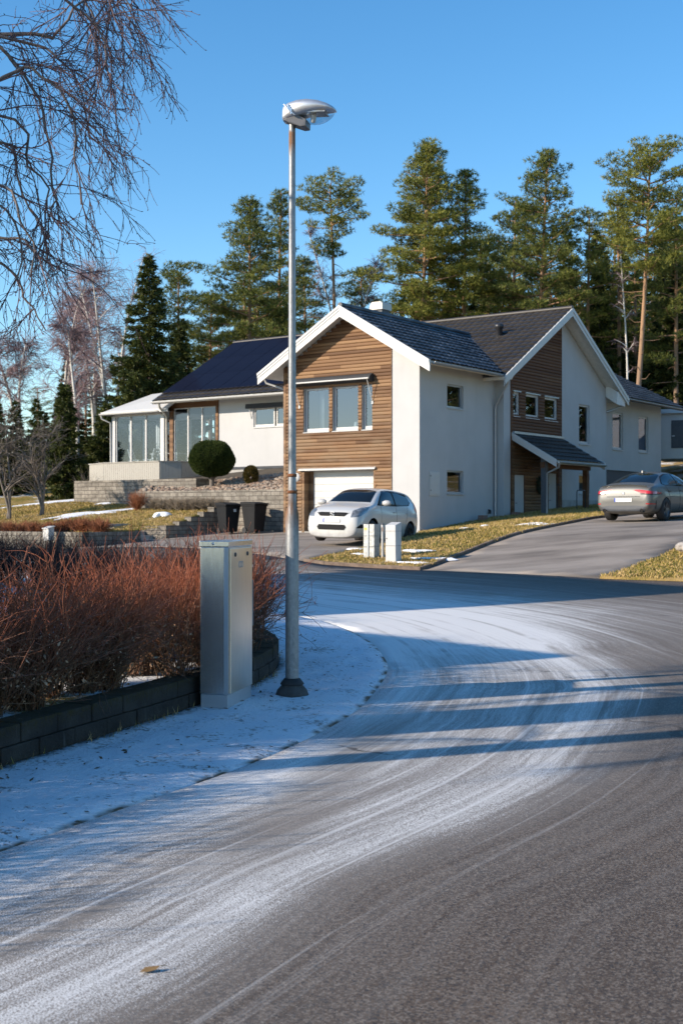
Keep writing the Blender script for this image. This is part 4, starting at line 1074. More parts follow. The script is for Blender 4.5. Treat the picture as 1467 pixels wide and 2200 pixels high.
def hedge(name, path, zb, H, width, per_m, seed, mat, label, leaf=True, lean=(0, 0), smin=0, smax=None):
    rng = np.random.default_rng(seed); C = smooth_curve(path, .2); _, L = curve_pos(C, 0); smax = smax or L
    n = int((smax - smin) * per_m); nc = int((smax - smin) / .30); cs = smin + (np.arange(nc) + rng.uniform(.15, .85, nc)) * .30; cw = rng.normal(0, width * .20, nc); ci = rng.integers(0, nc, n); s = np.clip(cs[ci] + rng.normal(0, .055, n), 0, L)
    base = np.zeros((n, 3))
    for i in range(n):
        p, _ = curve_pos(C, s[i]); q, _ = curve_pos(C, min(L, s[i] + .05)); d = (q - p) / max(np.linalg.norm(q - p), 1e-6); w = cw[ci[i]] + rng.normal(0, .05)
        base[i, :2] = p + np.array((-d[1], d[0])) * w
    base[:, 2] = GZ(base[:, 0], base[:, 1]) + zb - .03
    dv = rng.normal(0, .26, (n, 3)); dv[:, 2] = 1; dv[:, 0] += lean[0]; dv[:, 1] += lean[1]; dv /= np.linalg.norm(dv, axis=1, keepdims=True)
    Ls = H * np.where(rng.random(n) < .8, rng.uniform(.78, .95, n), rng.uniform(.95, 1.12, n))
    P = grow(rng, base, dv, Ls, 6, .40, .16)
    if leaf:                                        # nothing grows through the cabinet or in front of it
        ca, sa = .219, .976; dx, dy = P[..., 0] + .92, P[..., 1] - 10.2; ly = dx * ca + dy * sa; lx = dx * sa - dy * ca
        keep = ~((lx > -.30) & (ly > -.55) & (ly < .70)).any(1); P = P[keep]; n = len(P)
    parts = [tubes_np(P, np.linspace(.0050, .0016, 6)[None] * rng.uniform(.7, 1.25, n)[:, None])]
    for gen, (cnt, l0, l1) in enumerate(((3, .15, .42), (2, .08, .26))):
        idx = np.repeat(np.arange(n), cnt); kk = rng.integers(1, 5, len(idx)); fr = rng.random(len(idx))[:, None]
        b = P[idx, kk] * (1 - fr) + P[idx, kk + 1] * fr; d0 = P[idx, kk + 1] - P[idx, kk]; d0 /= np.linalg.norm(d0, axis=1, keepdims=True)
        dd = d0 + rng.normal(0, .55, d0.shape); dd[:, 2] += .25; dd /= np.linalg.norm(dd, axis=1, keepdims=True)
        Q = grow(rng, b, dd, rng.uniform(l0, l1, len(idx)) * H, 4, .35, .10)
        parts.append(tubes_np(Q, np.linspace(.0030, .0014, 4)[None] * rng.uniform(.8, 1.2, len(idx))[:, None]))
    root = empty(name, (*C[0], gz(*C[0]))); tag(root, label, 'hedge')
    off = np.array(root.location)
    V, F, U = join_np(parts)
    tw = link_mesh('twigs', np_mesh('twigs', V - (off[0], off[1], 0), F, mat, False, U), root); tw.location.z = -off[2]
    if leaf:
        m = int(n * 5); i = rng.integers(0, n, m); k = rng.integers(0, 4, m); p = P[i, k] + rng.normal(0, .05, (m, 3))
        a = rng.normal(0, 1, (m, 3)); a /= np.linalg.norm(a, axis=1, keepdims=True); b = np.cross(a, rng.normal(0, 1, (m, 3))); b /= np.linalg.norm(b, axis=1, keepdims=True)
        ln = rng.uniform(.011, .024, m)[:, None]; w = ln * .45; c = np.cross(a, b) * ln * .4
        V = np.stack([p - a * ln, p + b * w + c, p + a * ln, p - b * w + c], 1).reshape(-1, 3); F = np.arange(m * 4).reshape(-1, 4)
        lv = link_mesh('dry_leaves', np_mesh('dry_leaves', V - (off[0], off[1], 0), F, M_DRYLEAF, False), root); lv.location.z = -off[2]
    return root
HPATH = [(-4.0, 4.4), (-3.45, 5.9), (-2.62, 8.0), (-1.78, 10.2), (-1.36, 11.7), (-1.22, 12.7), (-1.32, 13.7), (-1.75, 15.0)]
hedge('hedge', HPATH, .20, 1.04, .66, 350, 3, M_SHOOT, 'leafless hedge of fine red brown twigs on the low dark wall by the cabinet', lean=(.04, -.02))
hedge('hedge', [(-2.2, 16.6), (-3.2, 18.6), (-5, 21.2), (-8, 24.6), (-13, 28.8)], .18, .92, .9, 200, 9, M_SHOOTD, 'dark leafless hedge in shade beyond the snowy garden', leaf=False)
# ------------------------------------------------------------------ street lamp
def mat_galv():
    t = NT("galvanised_steel"); o = t.obj(); z = t.sep(o)[2]
    n = t.noise(t.mapping(o, (1, 1, .35)), 14.0, 6, .65); f = t.noise(o, 70.0, 4)
    sp = t.sep(t.n('TexVoronoi', Vector=t.mapping(o, (1, 1, .6)), Scale=55.0).outputs['Color'])[0]
    c = t.mix(t.vr(n, .3, .7), (.17, .18, .19), (.29, .30, .31)); c = t.mix(t.math('MULTIPLY', sp, .35), c, (.40, .41, .42))
    x = t.sep(o)[0]
    a = t.noise(t.comb(t.math('MULTIPLY', x, 22), t.math('MULTIPLY', z, 1.4)), 1.0, 4)
    band = t.math('MAXIMUM', t.math('MULTIPLY', t.vr(z, 1.25, 1.62), t.vr(z, 1.95, 1.70)), t.math('MULTIPLY', t.vr(z, 4.70, 4.84), t.vr(z, 4.97, 4.93)))
    rust = t.math('MULTIPLY', band, t.vr(t.math('ADD', a, t.math('MULTIPLY', band, .22)), .56, .78))
    dirt = t.math('MULTIPLY', t.vr(z, .6, .0), t.vr(f, .45, .65))
    c = t.mix(t.math('MULTIPLY', dirt, .5), c, (.14, .13, .12)); c = t.mix(rust, c, t.mix(f, (.13, .055, .022), (.30, .16, .08)))
    t.bsdf(c, t.math('ADD', t.math('MULTIPLY', rust, .4), .48), t.math('SUBTRACT', .55, t.math('MULTIPLY', rust, .5)), t.bump(t.math('ADD', f, n), .25, .004), .5)
    return t.mat
M_GALV = mat_galv()
M_ALU = simple("cast_aluminium", (.60, .60, .61), .42, .75, var=.08, scale=20, bump=.15, bscale=90)
M_RUBBER = simple("black_rubber", (.022, .022, .023), .75, var=.2)
lamp = empty('street_lamp', (-.43, 10.97, gz(-.43, 10.97) - .015)); tag(lamp, 'tall galvanised street lamp with grey cobra head, rust stains at the joint', 'street lamp')
m = MB(); m.lathe([(0, 0), (.142, 0), (.146, .03), (.13, .075), (.085, .125), (.075, .14), (0, .14)], n=28); m.build('concrete_foot', simple("dark_concrete", (.055, .053, .052), .9, var=.3, scale=12, bump=.6, bscale=40), lamp)
m = MB(); m.lathe([(.062, .10), (.104, .125), (.101, .135), (.07, .175), (.060, .178)], n=28); m.build('rubber_skirt', M_RUBBER, lamp)
m = MB(); m.lathe([(.058, .10), (.058, 1.585), (.0565, 1.61), (.050, 1.64), (.038, 1.675), (.036, 1.70), (.0345, 2.0), (.0285, 4.9), (.0285, 5.02)], n=32); m.build('pole', M_GALV, lamp)
for z in (1.80, 1.945): m = MB(); m.lathe([(.0355, z - .014), (.0405, z - .012), (.0405, z + .012), (.0355, z + .014)], n=24); m.build('pole_clamp', M_RUST, lamp)
m = MB(); m.box((-.019, -.062, .45), (.019, -.0535, .62)); m.build('inspection_door', M_GALV, lamp, bevel=.004)
# lamp head: lofted shell; local x forwards
def loft(secs, n=24, mi=0, mb=None, cap=True):
    """secs: (x, half width, z bottom, z top, exponent)"""
    mb = mb or MB(); P = []
    for (x, w, zb, zt, e) in secs:
        row = []
        for k in range(n):
            a = 2 * math.pi * k / n; c, s = math.cos(a), math.sin(a)
            row.append((x, w * math.copysign(abs(c) ** e, c), (zb + zt) / 2 + (zt - zb) / 2 * math.copysign(abs(s) ** e, s)))
        P.append(row)
    mb.grid(P, mi, True, True)
    if cap: mb.add(P[0], [tuple(range(n))[::-1]], mi); mb.add(P[-1], [tuple(range(n))], mi)
    return mb
head = empty('lamp_head', (0, 0, 5.0)); head.parent = lamp; head.rotation_euler = (0, R(2), R(-14))
hd = loft([(-.075, .060, .035, .135, .55), (-.066, .080, .022, .158, .6), (-.03, .096, .028, .185, .7), (.05, .112, .050, .208, .8), (.14, .116, .072, .214, .85), (.24, .106, .090, .200, .9), (.32, .085, .098, .172, .95), (.37, .058, .100, .142, 1), (.395, .022, .100, .116, 1)])
hd.build('housing', M_ALU, head)
m = MB(); m.prism([(-.06, -.075, .03), (.0, -.08, .0), (.10, -.08, -.035), (.145, -.075, -.03), (.145, -.07, .03), (.05, -.075, .075)], (0, .15, 0)); m.build('gear_tray', simple("dark_cast_metal", (.12, .12, .125), .5, .5, var=.1), head, bevel=.006)
m = MB(); m.tube([(-.05, -.098, .155), (.01, -.114, .09), (.055, -.11, .055)], [.006, .007, .005], 6)
for k in range(3): m.box((-.012 + k * .014, -.118, .10 - k * .018), (-.002 + k * .014, -.094, .150 - k * .018))
m.build('latch', simple("bright_steel", (.7, .7, .7), .25, .9), head)
P = []
for j in range(9):
    th = math.pi / 2 * j / 8; row = []
    for k in range(24):
        a = 2 * math.pi * k / 24; rr = math.cos(th)
        row.append((.238 + .142 * rr * math.cos(a) + .03 * math.sin(th) * -1, .090 * rr * math.sin(a), .098 - .10 * math.sin(th)))
    P.append(row)
m = MB(); m.grid(P, 0, True, True)
M_BOWL = mat_glass("lamp_bowl_glass", .07, (.80, .82, .83), .03); m.build('glass_bowl', M_BOWL, head, fixn=False)
m = MB(); m.lathe([(.0, .085), (.025, .08), (.028, .05), (.02, -.0), (.0, -.01)], (.19, 0, .02), 12); b_ = m.build('bulb', simple("frosted_bulb", (.75, .73, .68), .3), head); 
m = MB(); m.box((.11, -.080, .086), (.31, .080, .097)); m.build('reflector', simple("grey_reflector", (.34, .33, .32), .4, .6), head)
# ------------------------------------------------------------------ utility cabinet
def mat_cab(name="brushed_aluminium", lo=(.50, .51, .53), hi=(.60, .61, .63), ro=.24):
    t = NT(name); o = t.obj()
    n = t.noise(t.mapping(o, (1, 1, .12)), 60.0, 5, .6); b = t.noise(o, 2.0, 4)
    c = t.mix(t.vr(n, .3, .7), lo, hi); c = t.mix(t.math('MULTIPLY', t.vr(b, .5, .7), .2), c, (.40, .40, .41))
    t.bsdf(c, ro, .90, t.bump(n, .06, .002), .5); return t.mat
M_CAB = mat_cab(); M_CABD = mat_cab('aluminium_door_tan_reflection', (.76, .66, .54), (.84, .74, .62), .32); M_CABP = simple("grey_cabinet_paint", (.36, .38, .41), .5, .3, var=.05)  # door's tan colour stands in for the sunlit ground mirrored in the metal
cab = empty('utility_cabinet', (-.92, 10.2, gz(-.92, 10.2)), math.atan2(.976, .219) - R(90)); tag(cab, 'tall grey aluminium utility cabinet in front of the red hedge', 'cabinet')
CWD, CDP, CH = .238, .665, 1.375          # x from -CWD to 0 (street-facing end), y from 0 to CDP (door side is +x)
m = MB(); m.box((-CWD, 0, .125), (0, CDP, CH - .05)); m.build('body', M_CAB, cab, bevel=.005)
m = MB(); m.box((-CWD + .004, .004, -.12), (-.004, CDP - .004, .1235)); m.build('plinth', M_CABP, cab, bevel=.004)
m = MB(); m.box((-CWD - .006, -.006, CH - .0485), (.008, CDP + .006, CH)); lid = m.build('lid', M_CAB, cab, bevel=.005)
m = MB(); m.lathe([(.0, .006), (.010, .005), (.012, 0)], n=12); s_ = m.build('screw', M_ALU, lid); s_.location = (-.125, -.006, CH - .022); s_.rotation_euler = (R(90), 0, 0)
m = MB(); m.box((.0008, .035, .128), (.012, CDP - .02, CH - .062)); dr_ = m.build('door', M_CABD, cab, bevel=.004)
m = MB(); m.box((-.034, -.005, .126), (.004, -.0005, CH - .055)); m.build('corner_strip', M_CABP, cab, bevel=.0015)
for y in (.16, .50):
    m = MB(); m.lathe([(.0, .010), (.011, .009), (.017, .006), (.019, .0)], n=16); l = m.build('lock', M_DKMET, dr_); l.location = (.012, y, CH - .115); l.rotation_euler = (0, R(90), 0)
m = MB()
for y0 in (.275, .315, .355):
    m.tube([(.0125, y0 + .020 * math.cos(a), CH - .20 + .026 * math.sin(a)) for a in [2 * math.pi * k / 14 for k in range(15)]], .0022, 4, cap=False)
m.build('door_emblem', M_CABP, dr_)
m = MB(); m.box((-.16, CDP, .62), (-.02, CDP + .13, 1.02)); m.box((-.13, CDP + .0, .50), (-.05, CDP + .10, .6205)); m.build('side_box', simple("blue_grey_plastic", (.06, .085, .11), .5), cab, bevel=.006)
# ------------------------------------------------------------------ two junction boxes and a marker post on the lawn
def jbox(px, y, pz, w, d, h, slant, label, mat, split, name='junction_box'):
    x = (px - 733.5) / 2700 * y; r = empty(name, (x, y, gz(x, y) + .05), R(-32)); tag(r, label, 'utility box')
    m = MB()
    if slant: m.prism([(-w / 2, -d / 2, .0), (-w / 2, d / 2, .0), (-w / 2, d / 2, h - .0), (-w / 2, -d / 2 - .01, h - .07)], (w, 0, 0))
    else: m.box((-w / 2, -d / 2, .0), (w / 2, d / 2, h))
    b = m.build('body', mat, r, bevel=.006)
    for z in split: m = MB(); m.box((-w / 2 - .003, -d / 2 - .0145, z), (w / 2 + .003, d / 2 + .004, z + .006)); m.build('seam', M_DKGREY, r)
    return r
M_BOXG = simple("grey_plastic_box", (.50, .50, .49), .55, var=.05)
def mat_spangle():
    t = NT("galvanised_box"); v = t.sep(t.n('TexVoronoi', Vector=t.obj(), Scale=26.0).outputs['Color'])[0]
    t.bsdf(t.mix(v, (.30, .31, .31), (.46, .47, .46)), .5, .4); return t.mat
j1 = jbox(798, 30.3, 0, .30, .26, .80, False, 'galvanised junction box with a small yellow sticker on the lawn', mat_spangle(), (.26, .52))
m = MB(); m.box((-.13, -.1345, .66), (-.04, -.132, .72)); m.build('sticker', simple("yellow_sticker", (.62, .45, .08), .5), j1)
m = MB(); m.box((-.035, -.15, .0), (.0, -.131, .80)); m.build('rail', M_GUT, j1)
j2 = jbox(845, 29.3, 0, .27, .27, .93, True, 'taller smooth grey junction box with slanted top on the lawn', M_BOXG, (.38, .72))
m = MB(); m.lathe([(0, .008), (.012, .006), (.014, 0)], n=10); l = m.build('lock', M_DKMET, j2); l.location = (-.10, -.15, .55); l.rotation_euler = (R(90), 0, 0)
x = (821.5 - 733.5) / 2700 * 30.2; mp = empty('marker_post', (x, 30.2, gz(x, 30.2) + .04)); tag(mp, 'thin white post between the two junction boxes', 'post')
m = MB(); m.tube([(0, 0, 0), (0, 0, .80)], .035, 12); m.build('tube', M_WHITE, mp)
m = MB(); m.tube([(0, 0, .80), (0, 0, .83)], .040, 12); m.build('cap', M_DKGREY, mp)
m = MB(); m.box((-.025, -.040, .64), (.025, -.034, .74)); m.build('plate', simple("pale_brown_plate", (.35, .27, .22), .5), mp)
# letterbox by the street wall
x, y = W(-9.7, -6.75); lb = empty('letterbox', (x, y, .52), TH); tag(lb, 'white slant-topped letterbox in front of the low street wall', 'letterbox')
m = MB(); m.prism([(-.13, -.14, .25), (-.13, .10, .25), (-.13, .10, .68), (-.13, -.14, .62)], (.26, 0, 0)); m.build('box', M_WHITE, lb, bevel=.006)
m = MB(); m.prism([(-.15, -.17, .615), (-.15, .12, .685), (-.15, .12, .71), (-.15, -.17, .64)], (.30, 0, 0)); m.build('lid', M_WHITE, lb)
m = MB(); m.box((-.03, .02, -.3), (.03, .08, .30)); m.build('post', M_DKMET, lb)
# ------------------------------------------------------------------ wheeled bins
M_BIN = simple("black_bin_plastic", (.010, .010, .011), .65, var=.15, spec=.25)
def wheelie_bin():
    r = empty('wheeled_bin')
    w0, w1, d0, d1, h = .22, .29, .24, .34, .96
    m = MB(); m.add([(-w0, -d0, .06), (w0, -d0, .06), (w0, d0, .06), (-w0, d0, .06), (-w1, -d1, h), (w1, -d1, h), (w1, d1, h), (-w1, d1, h)], [(0, 3, 2, 1), (4, 5, 6, 7), (0, 1, 5, 4), (1, 2, 6, 5), (2, 3, 7, 6), (3, 0, 4, 7)])
    m.box((-w1 - .02, -d1 - .02, h - .05), (w1 + .02, d1 + .02, h + .003)); m.build('body', M_BIN, r, bevel=.02)
    m = MB(); m.prism([(-w1 - .03, -d1 - .06, h + .005), (-w1 - .03, d1 + .03, h + .005), (-w1 - .03, d1 + .02, h + .09), (-w1 - .03, d1 * .3, h + .10), (-w1 - .03, -d1 - .05, h + .045)], (2 * w1 + .06, 0, 0))
    l = m.build('lid', M_BIN, r, bevel=.012); m = MB(); m.tube([(-.2, d1 + .10, h + .01), (.2, d1 + .10, h + .01)], .016, 8)
    for s in (-.2, .2): m.tube([(s, d1, h - .03), (s, d1 + .10, h + .01)], .014, 8)
    m.build('handle', M_BIN, r)
    for s in (-1, 1): m = MB(); m.tube([(s * (w0 + .0), d0 - .02, .10), (s * (w0 + .05), d0 - .02, .10)], .10, 16); m.build('wheel', M_RUBBER, r)
    return r
b0 = wheelie_bin()
for i, (u, t, rz, l) in enumerate(((-7.35, -.75, R(70), 'black wheeled bin with a white sticker, next to the stepped block wall'), (-6.35, -.55, R(82), 'black wheeled bin nearest the garage, without a sticker'))):
    b = b0 if i == 0 else copy_tree(b0); x, y = W(u, t); b.location = (x, y, gz(x, y) + .02); b.rotation_euler = (0, 0, TH + rz); b.scale = (1.02, 1.02, 1.02); tag(b, l, 'bin', 'wheeled bins beside the garage')
m = MB(); m.box((.0, -.372, .74), (.10, -.366, .84)); m.build('sticker', M_WHITE, b0)
# ------------------------------------------------------------------ things near the entrance
o = empty('wreath', (*W(.43, 7.62), 2.66)); tag(o, 'dark green wreath hanging on the wood beside the entrance door', 'wreath')
rng = np.random.default_rng(2); n = 700; a = rng.uniform(0, 6.283, n); c = np.stack([.03 * rng.normal(0, 1, n), .24 * np.cos(a), .24 * np.sin(a)], 1) + rng.normal(0, .045, (n, 3)); d = rng.normal(0, 1, (n, 3)) * .06; e = rng.normal(0, 1, (n, 3)) * .015
w_ = link_mesh('leaves', np_mesh('leaves', np.stack([c - e, c + e, c + d], 1).reshape(-1, 3), np.arange(n * 3).reshape(-1, 3), simple("wreath_green", (.018, .03, .014), .7, var=.4)), o); w_.rotation_euler = (0, 0, TH)
x, y = W(.75, 8.35); o = empty('garden_broom', (x, y, 1.56)); tag(o, 'dark long-handled tool leaning by the right entrance door', 'garden tool')
m = MB(); m.tube([(0, 0, 0), (-.03, .02, 1.05), (-.02, .03, 1.13), (.05, .04, 1.15), (.08, .05, 1.08)], .018, 6); m.build('handle', M_DKMET, o)
m = MB(); m.box((-.05, -.05, -.02), (.05, .05, .12)); m.build('foot', M_DKMET, o)
x, y = W(1.7, 8.3); o = empty('handrail', (x, y, 1.55), TH); tag(o, 'thin black steel handrail in front of the entrance canopy post', 'handrail')
m = MB(); m.tube([(0, -.35, 0), (0, -.35, .85), (0, -.30, .92), (0, .32, .92), (0, .37, .85), (0, .37, 0)], .018, 8); m.build('rail', M_DKMET, o)
for i, (u, t, w, h, lb_) in enumerate(((.35, 3.45, .28, .24, 'low stack of red brown bricks on the grass slope by the white wall'), (.6, 5.35, .24, .13, 'single layer of red bricks at the foot of the entrance'))):
    x, y = W(u, t); o = empty('brick_stack', (x, y, float(lawn_z(np.array([x]), np.array([y]))[0]) - .02), TH); tag(o, lb_, 'bricks')
    m = MB()
    for k in range(int(h / .065)):
        for j in range(2): m.box((-.12 + .01 * k, -w / 2 + j * w / 2 + .004, k * .066 + .002), (.12, -w / 2 + (j + 1) * w / 2 - .004, (k + 1) * .066 - .002))
    m.build('bricks', simple("brick_red", (.26, .15, .11), .9, var=.25, scale=20), o)
# kerb stones along the lawn edge
m = MB(); rn = random.Random(3); Lk = 0
KK = KERB
_, Lk = curve_pos(KK, 0); s = 0
while s < Lk - .5:
    L = rn.uniform(.7, .95); a, _ = curve_pos(KK, s); b, _ = curve_pos(KK, s + L - .015); d = (b - a) / np.linalg.norm(b - a); n = np.array((-d[1], d[0]))
    za, zb = gz(*a) + .075, gz(*b) + .075
    m.add([(*(a - n * .02), za - .25), (*(b - n * .02), zb - .25), (*(b + n * .07), zb - .25), (*(a + n * .07), za - .25), (*(a - n * .02), za), (*(b - n * .02), zb), (*(b + n * .07), zb), (*(a + n * .07), za)], [(0, 3, 2, 1), (4, 5, 6, 7), (0, 1, 5, 4), (1, 2, 6, 5), (2, 3, 7, 6), (3, 0, 4, 7)])
    s += L
kb = m.build('kerb', simple("kerb_stone", (.15, .11, .085), .9, var=.4, scale=5, bump=.5, bscale=30), None, bevel=.008); tag(kb, kind='structure')
m = MB(); s = 0; FE = np.array([(1.77, 27.9), (-.37, 29.5), (-.87, 30.1)])
a, b = FE[0], FE[1]; d = (b - a) / np.linalg.norm(b - a); n = np.array((-d[1], d[0]))
for (a, b) in ((FE[0], FE[1]), (FE[1], FE[2])):
    d = (b - a) / np.linalg.norm(b - a); n = np.array((d[1], -d[0])); m.add([(*(a - n * .05), gz(*a) - .1), (*(b - n * .05), gz(*b) - .1), (*(b + n * .05), gz(*b) - .1), (*(a + n * .05), gz(*a) - .1), (*(a - n * .05), gz(*a) + .07), (*(b - n * .05), gz(*b) + .07), (*(b + n * .05), gz(*b) + .07), (*(a + n * .05), gz(*a) + .07)], [(0, 3, 2, 1), (4, 5, 6, 7), (0, 1, 5, 4), (1, 2, 6, 5), (2, 3, 7, 6), (3, 0, 4, 7)])
kb2 = m.build('kerb', bpy.data.materials['kerb_stone'], None); tag(kb2, kind='structure')
# rocks edging the corner lawn (right)
M_ROCK_ = M_ROCK; rn = random.Random(12)
RM = [stone_mesh(40 + i, 2) for i in range(3)]
for me in RM: me.materials.append(M_ROCK)
pos = []
for k in range(22):
    t = rn.uniform(0, 1); x = 6.95 + t * 2.6 + rn.uniform(.15, .7); y = 27.2 + t * 3.6 + rn.uniform(-.5, .3); pos.append((x, y))
for k, (x, y) in enumerate(pos):
    o = link_mesh('rock', RM[k % 3]); s = rn.uniform(.12, .24); o.location = (x, y, gz(x, y) + .06 + s * .3); o.scale = (s * rn.uniform(.9, 1.4), s * rn.uniform(.9, 1.3), s * rn.uniform(.5, .8)); o.rotation_euler = (0, 0, rn.uniform(0, 6))
    tag(o, 'pale granite rock in the row along the right driveway edge', 'rock', 'rocks edging the right driveway')
# leftover snow on the lawn and beds
def snow_patch(cx, cy, rx, ry, rz, h, zf, seed, lab):
    r = np.random.default_rng(seed); n = 26; m = MB(); rows = []
    ph = r.uniform(0, 6.28, 5); am = r.uniform(.12, .34, 5)
    for j in range(6):
        q = 1 - j / 5; row = []
        for k in range(n):
            a = 2 * math.pi * k / n; rad = (1 + sum(am[i] * math.sin((i + 2) * a + ph[i]) for i in range(5))) * q
            lx, ly = rx * rad * math.cos(a), ry * rad * math.sin(a); x = cx + lx * math.cos(rz) - ly * math.sin(rz); y = cy + lx * math.sin(rz) + ly * math.cos(rz)
            row.append((x, y, float(zf(np.array([x]), np.array([y]))[0]) - .02 + h * (1 - q ** 3) + (.02 if j else 0)))
        rows.append(row)
    m.grid(rows, 0, True, True); o = m.build('snow_patch', M_SNOW, None, fixn=False); tag(o, lab, 'snow patch', 'leftover snow patches')
SP = [(890, 1172, 31.2, .32, .16, .04, lawn_z, 'oval snow patch just right of the junction boxes'), (880, 1208, 29.0, .45, .10, .03, lawn_z, 'low ragged snow strip in front of the right junction box'), (935, 1200, 29.6, .6, .12, .03, lawn_z, 'long thin snow strip along the lawn kerb'), (775, 1196, 30.9, .22, .1, .03, lawn_z, 'small snow patch left of the galvanised box'), (770, 1181, 32, .2, .08, .03, lawn_z, 'tiny snow patch behind the galvanised box'),
      (1140, 1126, 36.6, .42, .12, .05, lawn_z, 'bright snow patch high on the lawn before the entrance'), (1165, 1128, 36, .4, .06, .03, lawn_z, 'thin snow sliver by the upper kerb'), (997, 1131, 38, .14, .07, .05, lawn_z, 'small snow patch at the foot of the white side wall'), (1040, 1126, 38.5, .16, .08, .05, lawn_z, 'snow remnant under the brick stack'),
      (345, 1126, 45.2, .33, .2, .14, up_z, 'snow heap on the grass beside the garden steps'), (225, 1096, 49.5, .3, .15, .05, up_z, 'little snow patch on the upper lawn'), (225, 1075, 51, .55, .2, .05, up_z, 'snow along the foot of the upper block wall'), (118, 1100, 52, 2.2, .5, .05, up_z, 'broad snow patch on the garden path at the left'), (185, 1112, 47, 1.6, .5, .05, up_z, 'snow patch between the two orange hedges')]
for i, (px, py, y, rx, ry, h, zf, l) in enumerate(SP):
    x = (px - 733.5) / 2700 * y; snow_patch(x, y, rx, ry, R(-25 if zf is lawn_z else 20), h, zf, 60 + i, l)
# short winter grass on the lawns
def mat_blades():
    t = NT("grass_blades"); T_, r, _ = t.sep(t.uv()); n = t.noise(t.obj(), .55, 5)
    c = t.ramp(t.math('ADD', t.math('MULTIPLY', r, .5), t.math('MULTIPLY', n, .55)), [(.28, (.10, .11, .022)), (.42, (.25, .20, .05)), (.54, (.42, .29, .10)), (.75, (.50, .36, .18))])
    t.bsdf(c, .85, 0, None, .15); return t.mat
M_BLADE = mat_blades()
def grass(name, poly, n, zf, seed, lab, bw=.012, l0=.03, l1=.085):
    rng = np.random.default_rng(seed); B = np.array(poly); P = rng.uniform(B.min(0), B.max(0), (n * 3, 2)); P = P[inside(B, P)][:n]; n = len(P)
    D, _, _ = poly_dist(B, P, True); c = np.c_[P, zf(P[:, 0], P[:, 1]) - .005]; k = 3
    c = np.repeat(c, k, 0) + np.c_[rng.normal(0, .03, (n * k, 2)), np.zeros(n * k)]; d = rng.normal(0, .55, (n * k, 3)); d[:, 2] = 1; d /= np.linalg.norm(d, axis=1, keepdims=True)
    a = rng.uniform(0, 6.28, n * k); w = np.stack([np.cos(a), np.sin(a), 0 * a], 1) * bw; L = rng.uniform(l0, l1, (n * k, 1))
    V = np.stack([c - w, c + w, c + d * L], 1).reshape(-1, 3); r = np.repeat(np.repeat(rng.random(n), k), 3)
    o = link_mesh(name, np_mesh(name, V, np.arange(n * k * 3).reshape(-1, 3), M_BLADE, False, np.stack([r * 0, r], 1))); tag(o, lab, 'grass', kind='stuff')
grass('grass', lw, 26000, lawn_z, 1, 'short yellow winter grass on the front lawn by the white car')
grass('grass', [(5.1, 24.85), (7.5, 28.0), (9.6, 31.2), (12, 29), (9, 22.5), (6.58, 24.25)], 9000, lawn_z, 2, 'short yellow grass at the corner right of the side driveway')
grass('grass', [W(*p) for p in [(-8.8, -2.45), (-8.8, .25), (-13, .25), (-13, .9), (-16.9, .9), (-24, 2), (-24, -6.2), (-8.8, -6.2)]], 26000, up_z, 3, 'short green and yellow grass on the raised garden lawn')
wf = [tuple(q) for q in WALLC if 4.5 < q[1] < 14.5]; wf2 = [(q[0] + .07, q[1] - .02) for q in wf]
grass('grass', wf + wf2[::-1], 1500, verge_z, 4, 'thin dead grass along the foot of the low dark wall', .0028, .02, .09)
rng = np.random.default_rng(44); P = rng.uniform((-2.6, 5.6), (.45, 16), (5000, 2)); P = P[inside(np.array(verge_poly), P)]; Dw, _, _ = poly_dist(WALLC, P)
kp = rng.random(len(P)) < np.exp(-Dw / .7) * .9 * (lump(P[:, 0], P[:, 1], 3.0, 9) > -.05) + .06; P = P[kp]; n = len(P); c = np.c_[P, verge_z(P[:, 0], P[:, 1]) + .006]
a = rng.uniform(0, 6.28, n); L = (rng.uniform(.006, .026, n))[:, None]; u_ = np.stack([np.cos(a), np.sin(a), rng.normal(0, .25, n)], 1) * L; v_ = np.stack([-np.sin(a), np.cos(a), rng.normal(0, .3, n)], 1) * L * rng.uniform(.12, .5, (n, 1))
o = link_mesh('leaf_litter', np_mesh('leaf_litter', np.stack([c - u_, c + v_, c + u_, c - v_], 1).reshape(-1, 3), np.arange(n * 4).reshape(-1, 4), simple('litter_brown', (.085, .055, .03), .8, var=.6, scale=25))); tag(o, 'brown leaf and twig litter scattered on the snowy verge', 'leaf litter', kind='stuff')
# fallen leaf on the asphalt
m = MB(); m.add([(-.035, 0, .004), (-.01, .018, .012), (.02, .014, .006), (.04, 0, .016), (.02, -.016, .01), (-.01, -.016, .006)], [(0, 1, 2, 3, 4, 5)]); m.tube([(.04, 0, .016), (.065, .006, .01)], .0015, 4)
o = m.build('fallen_leaf', simple("brown_leaf", (.20, .12, .045), .7, var=.3, scale=40), None, (-.672, 4.405, gz(-.672, 4.405) + .002), .4); tag(o, 'curled brown leaf lying on the asphalt near the camera', 'leaf')
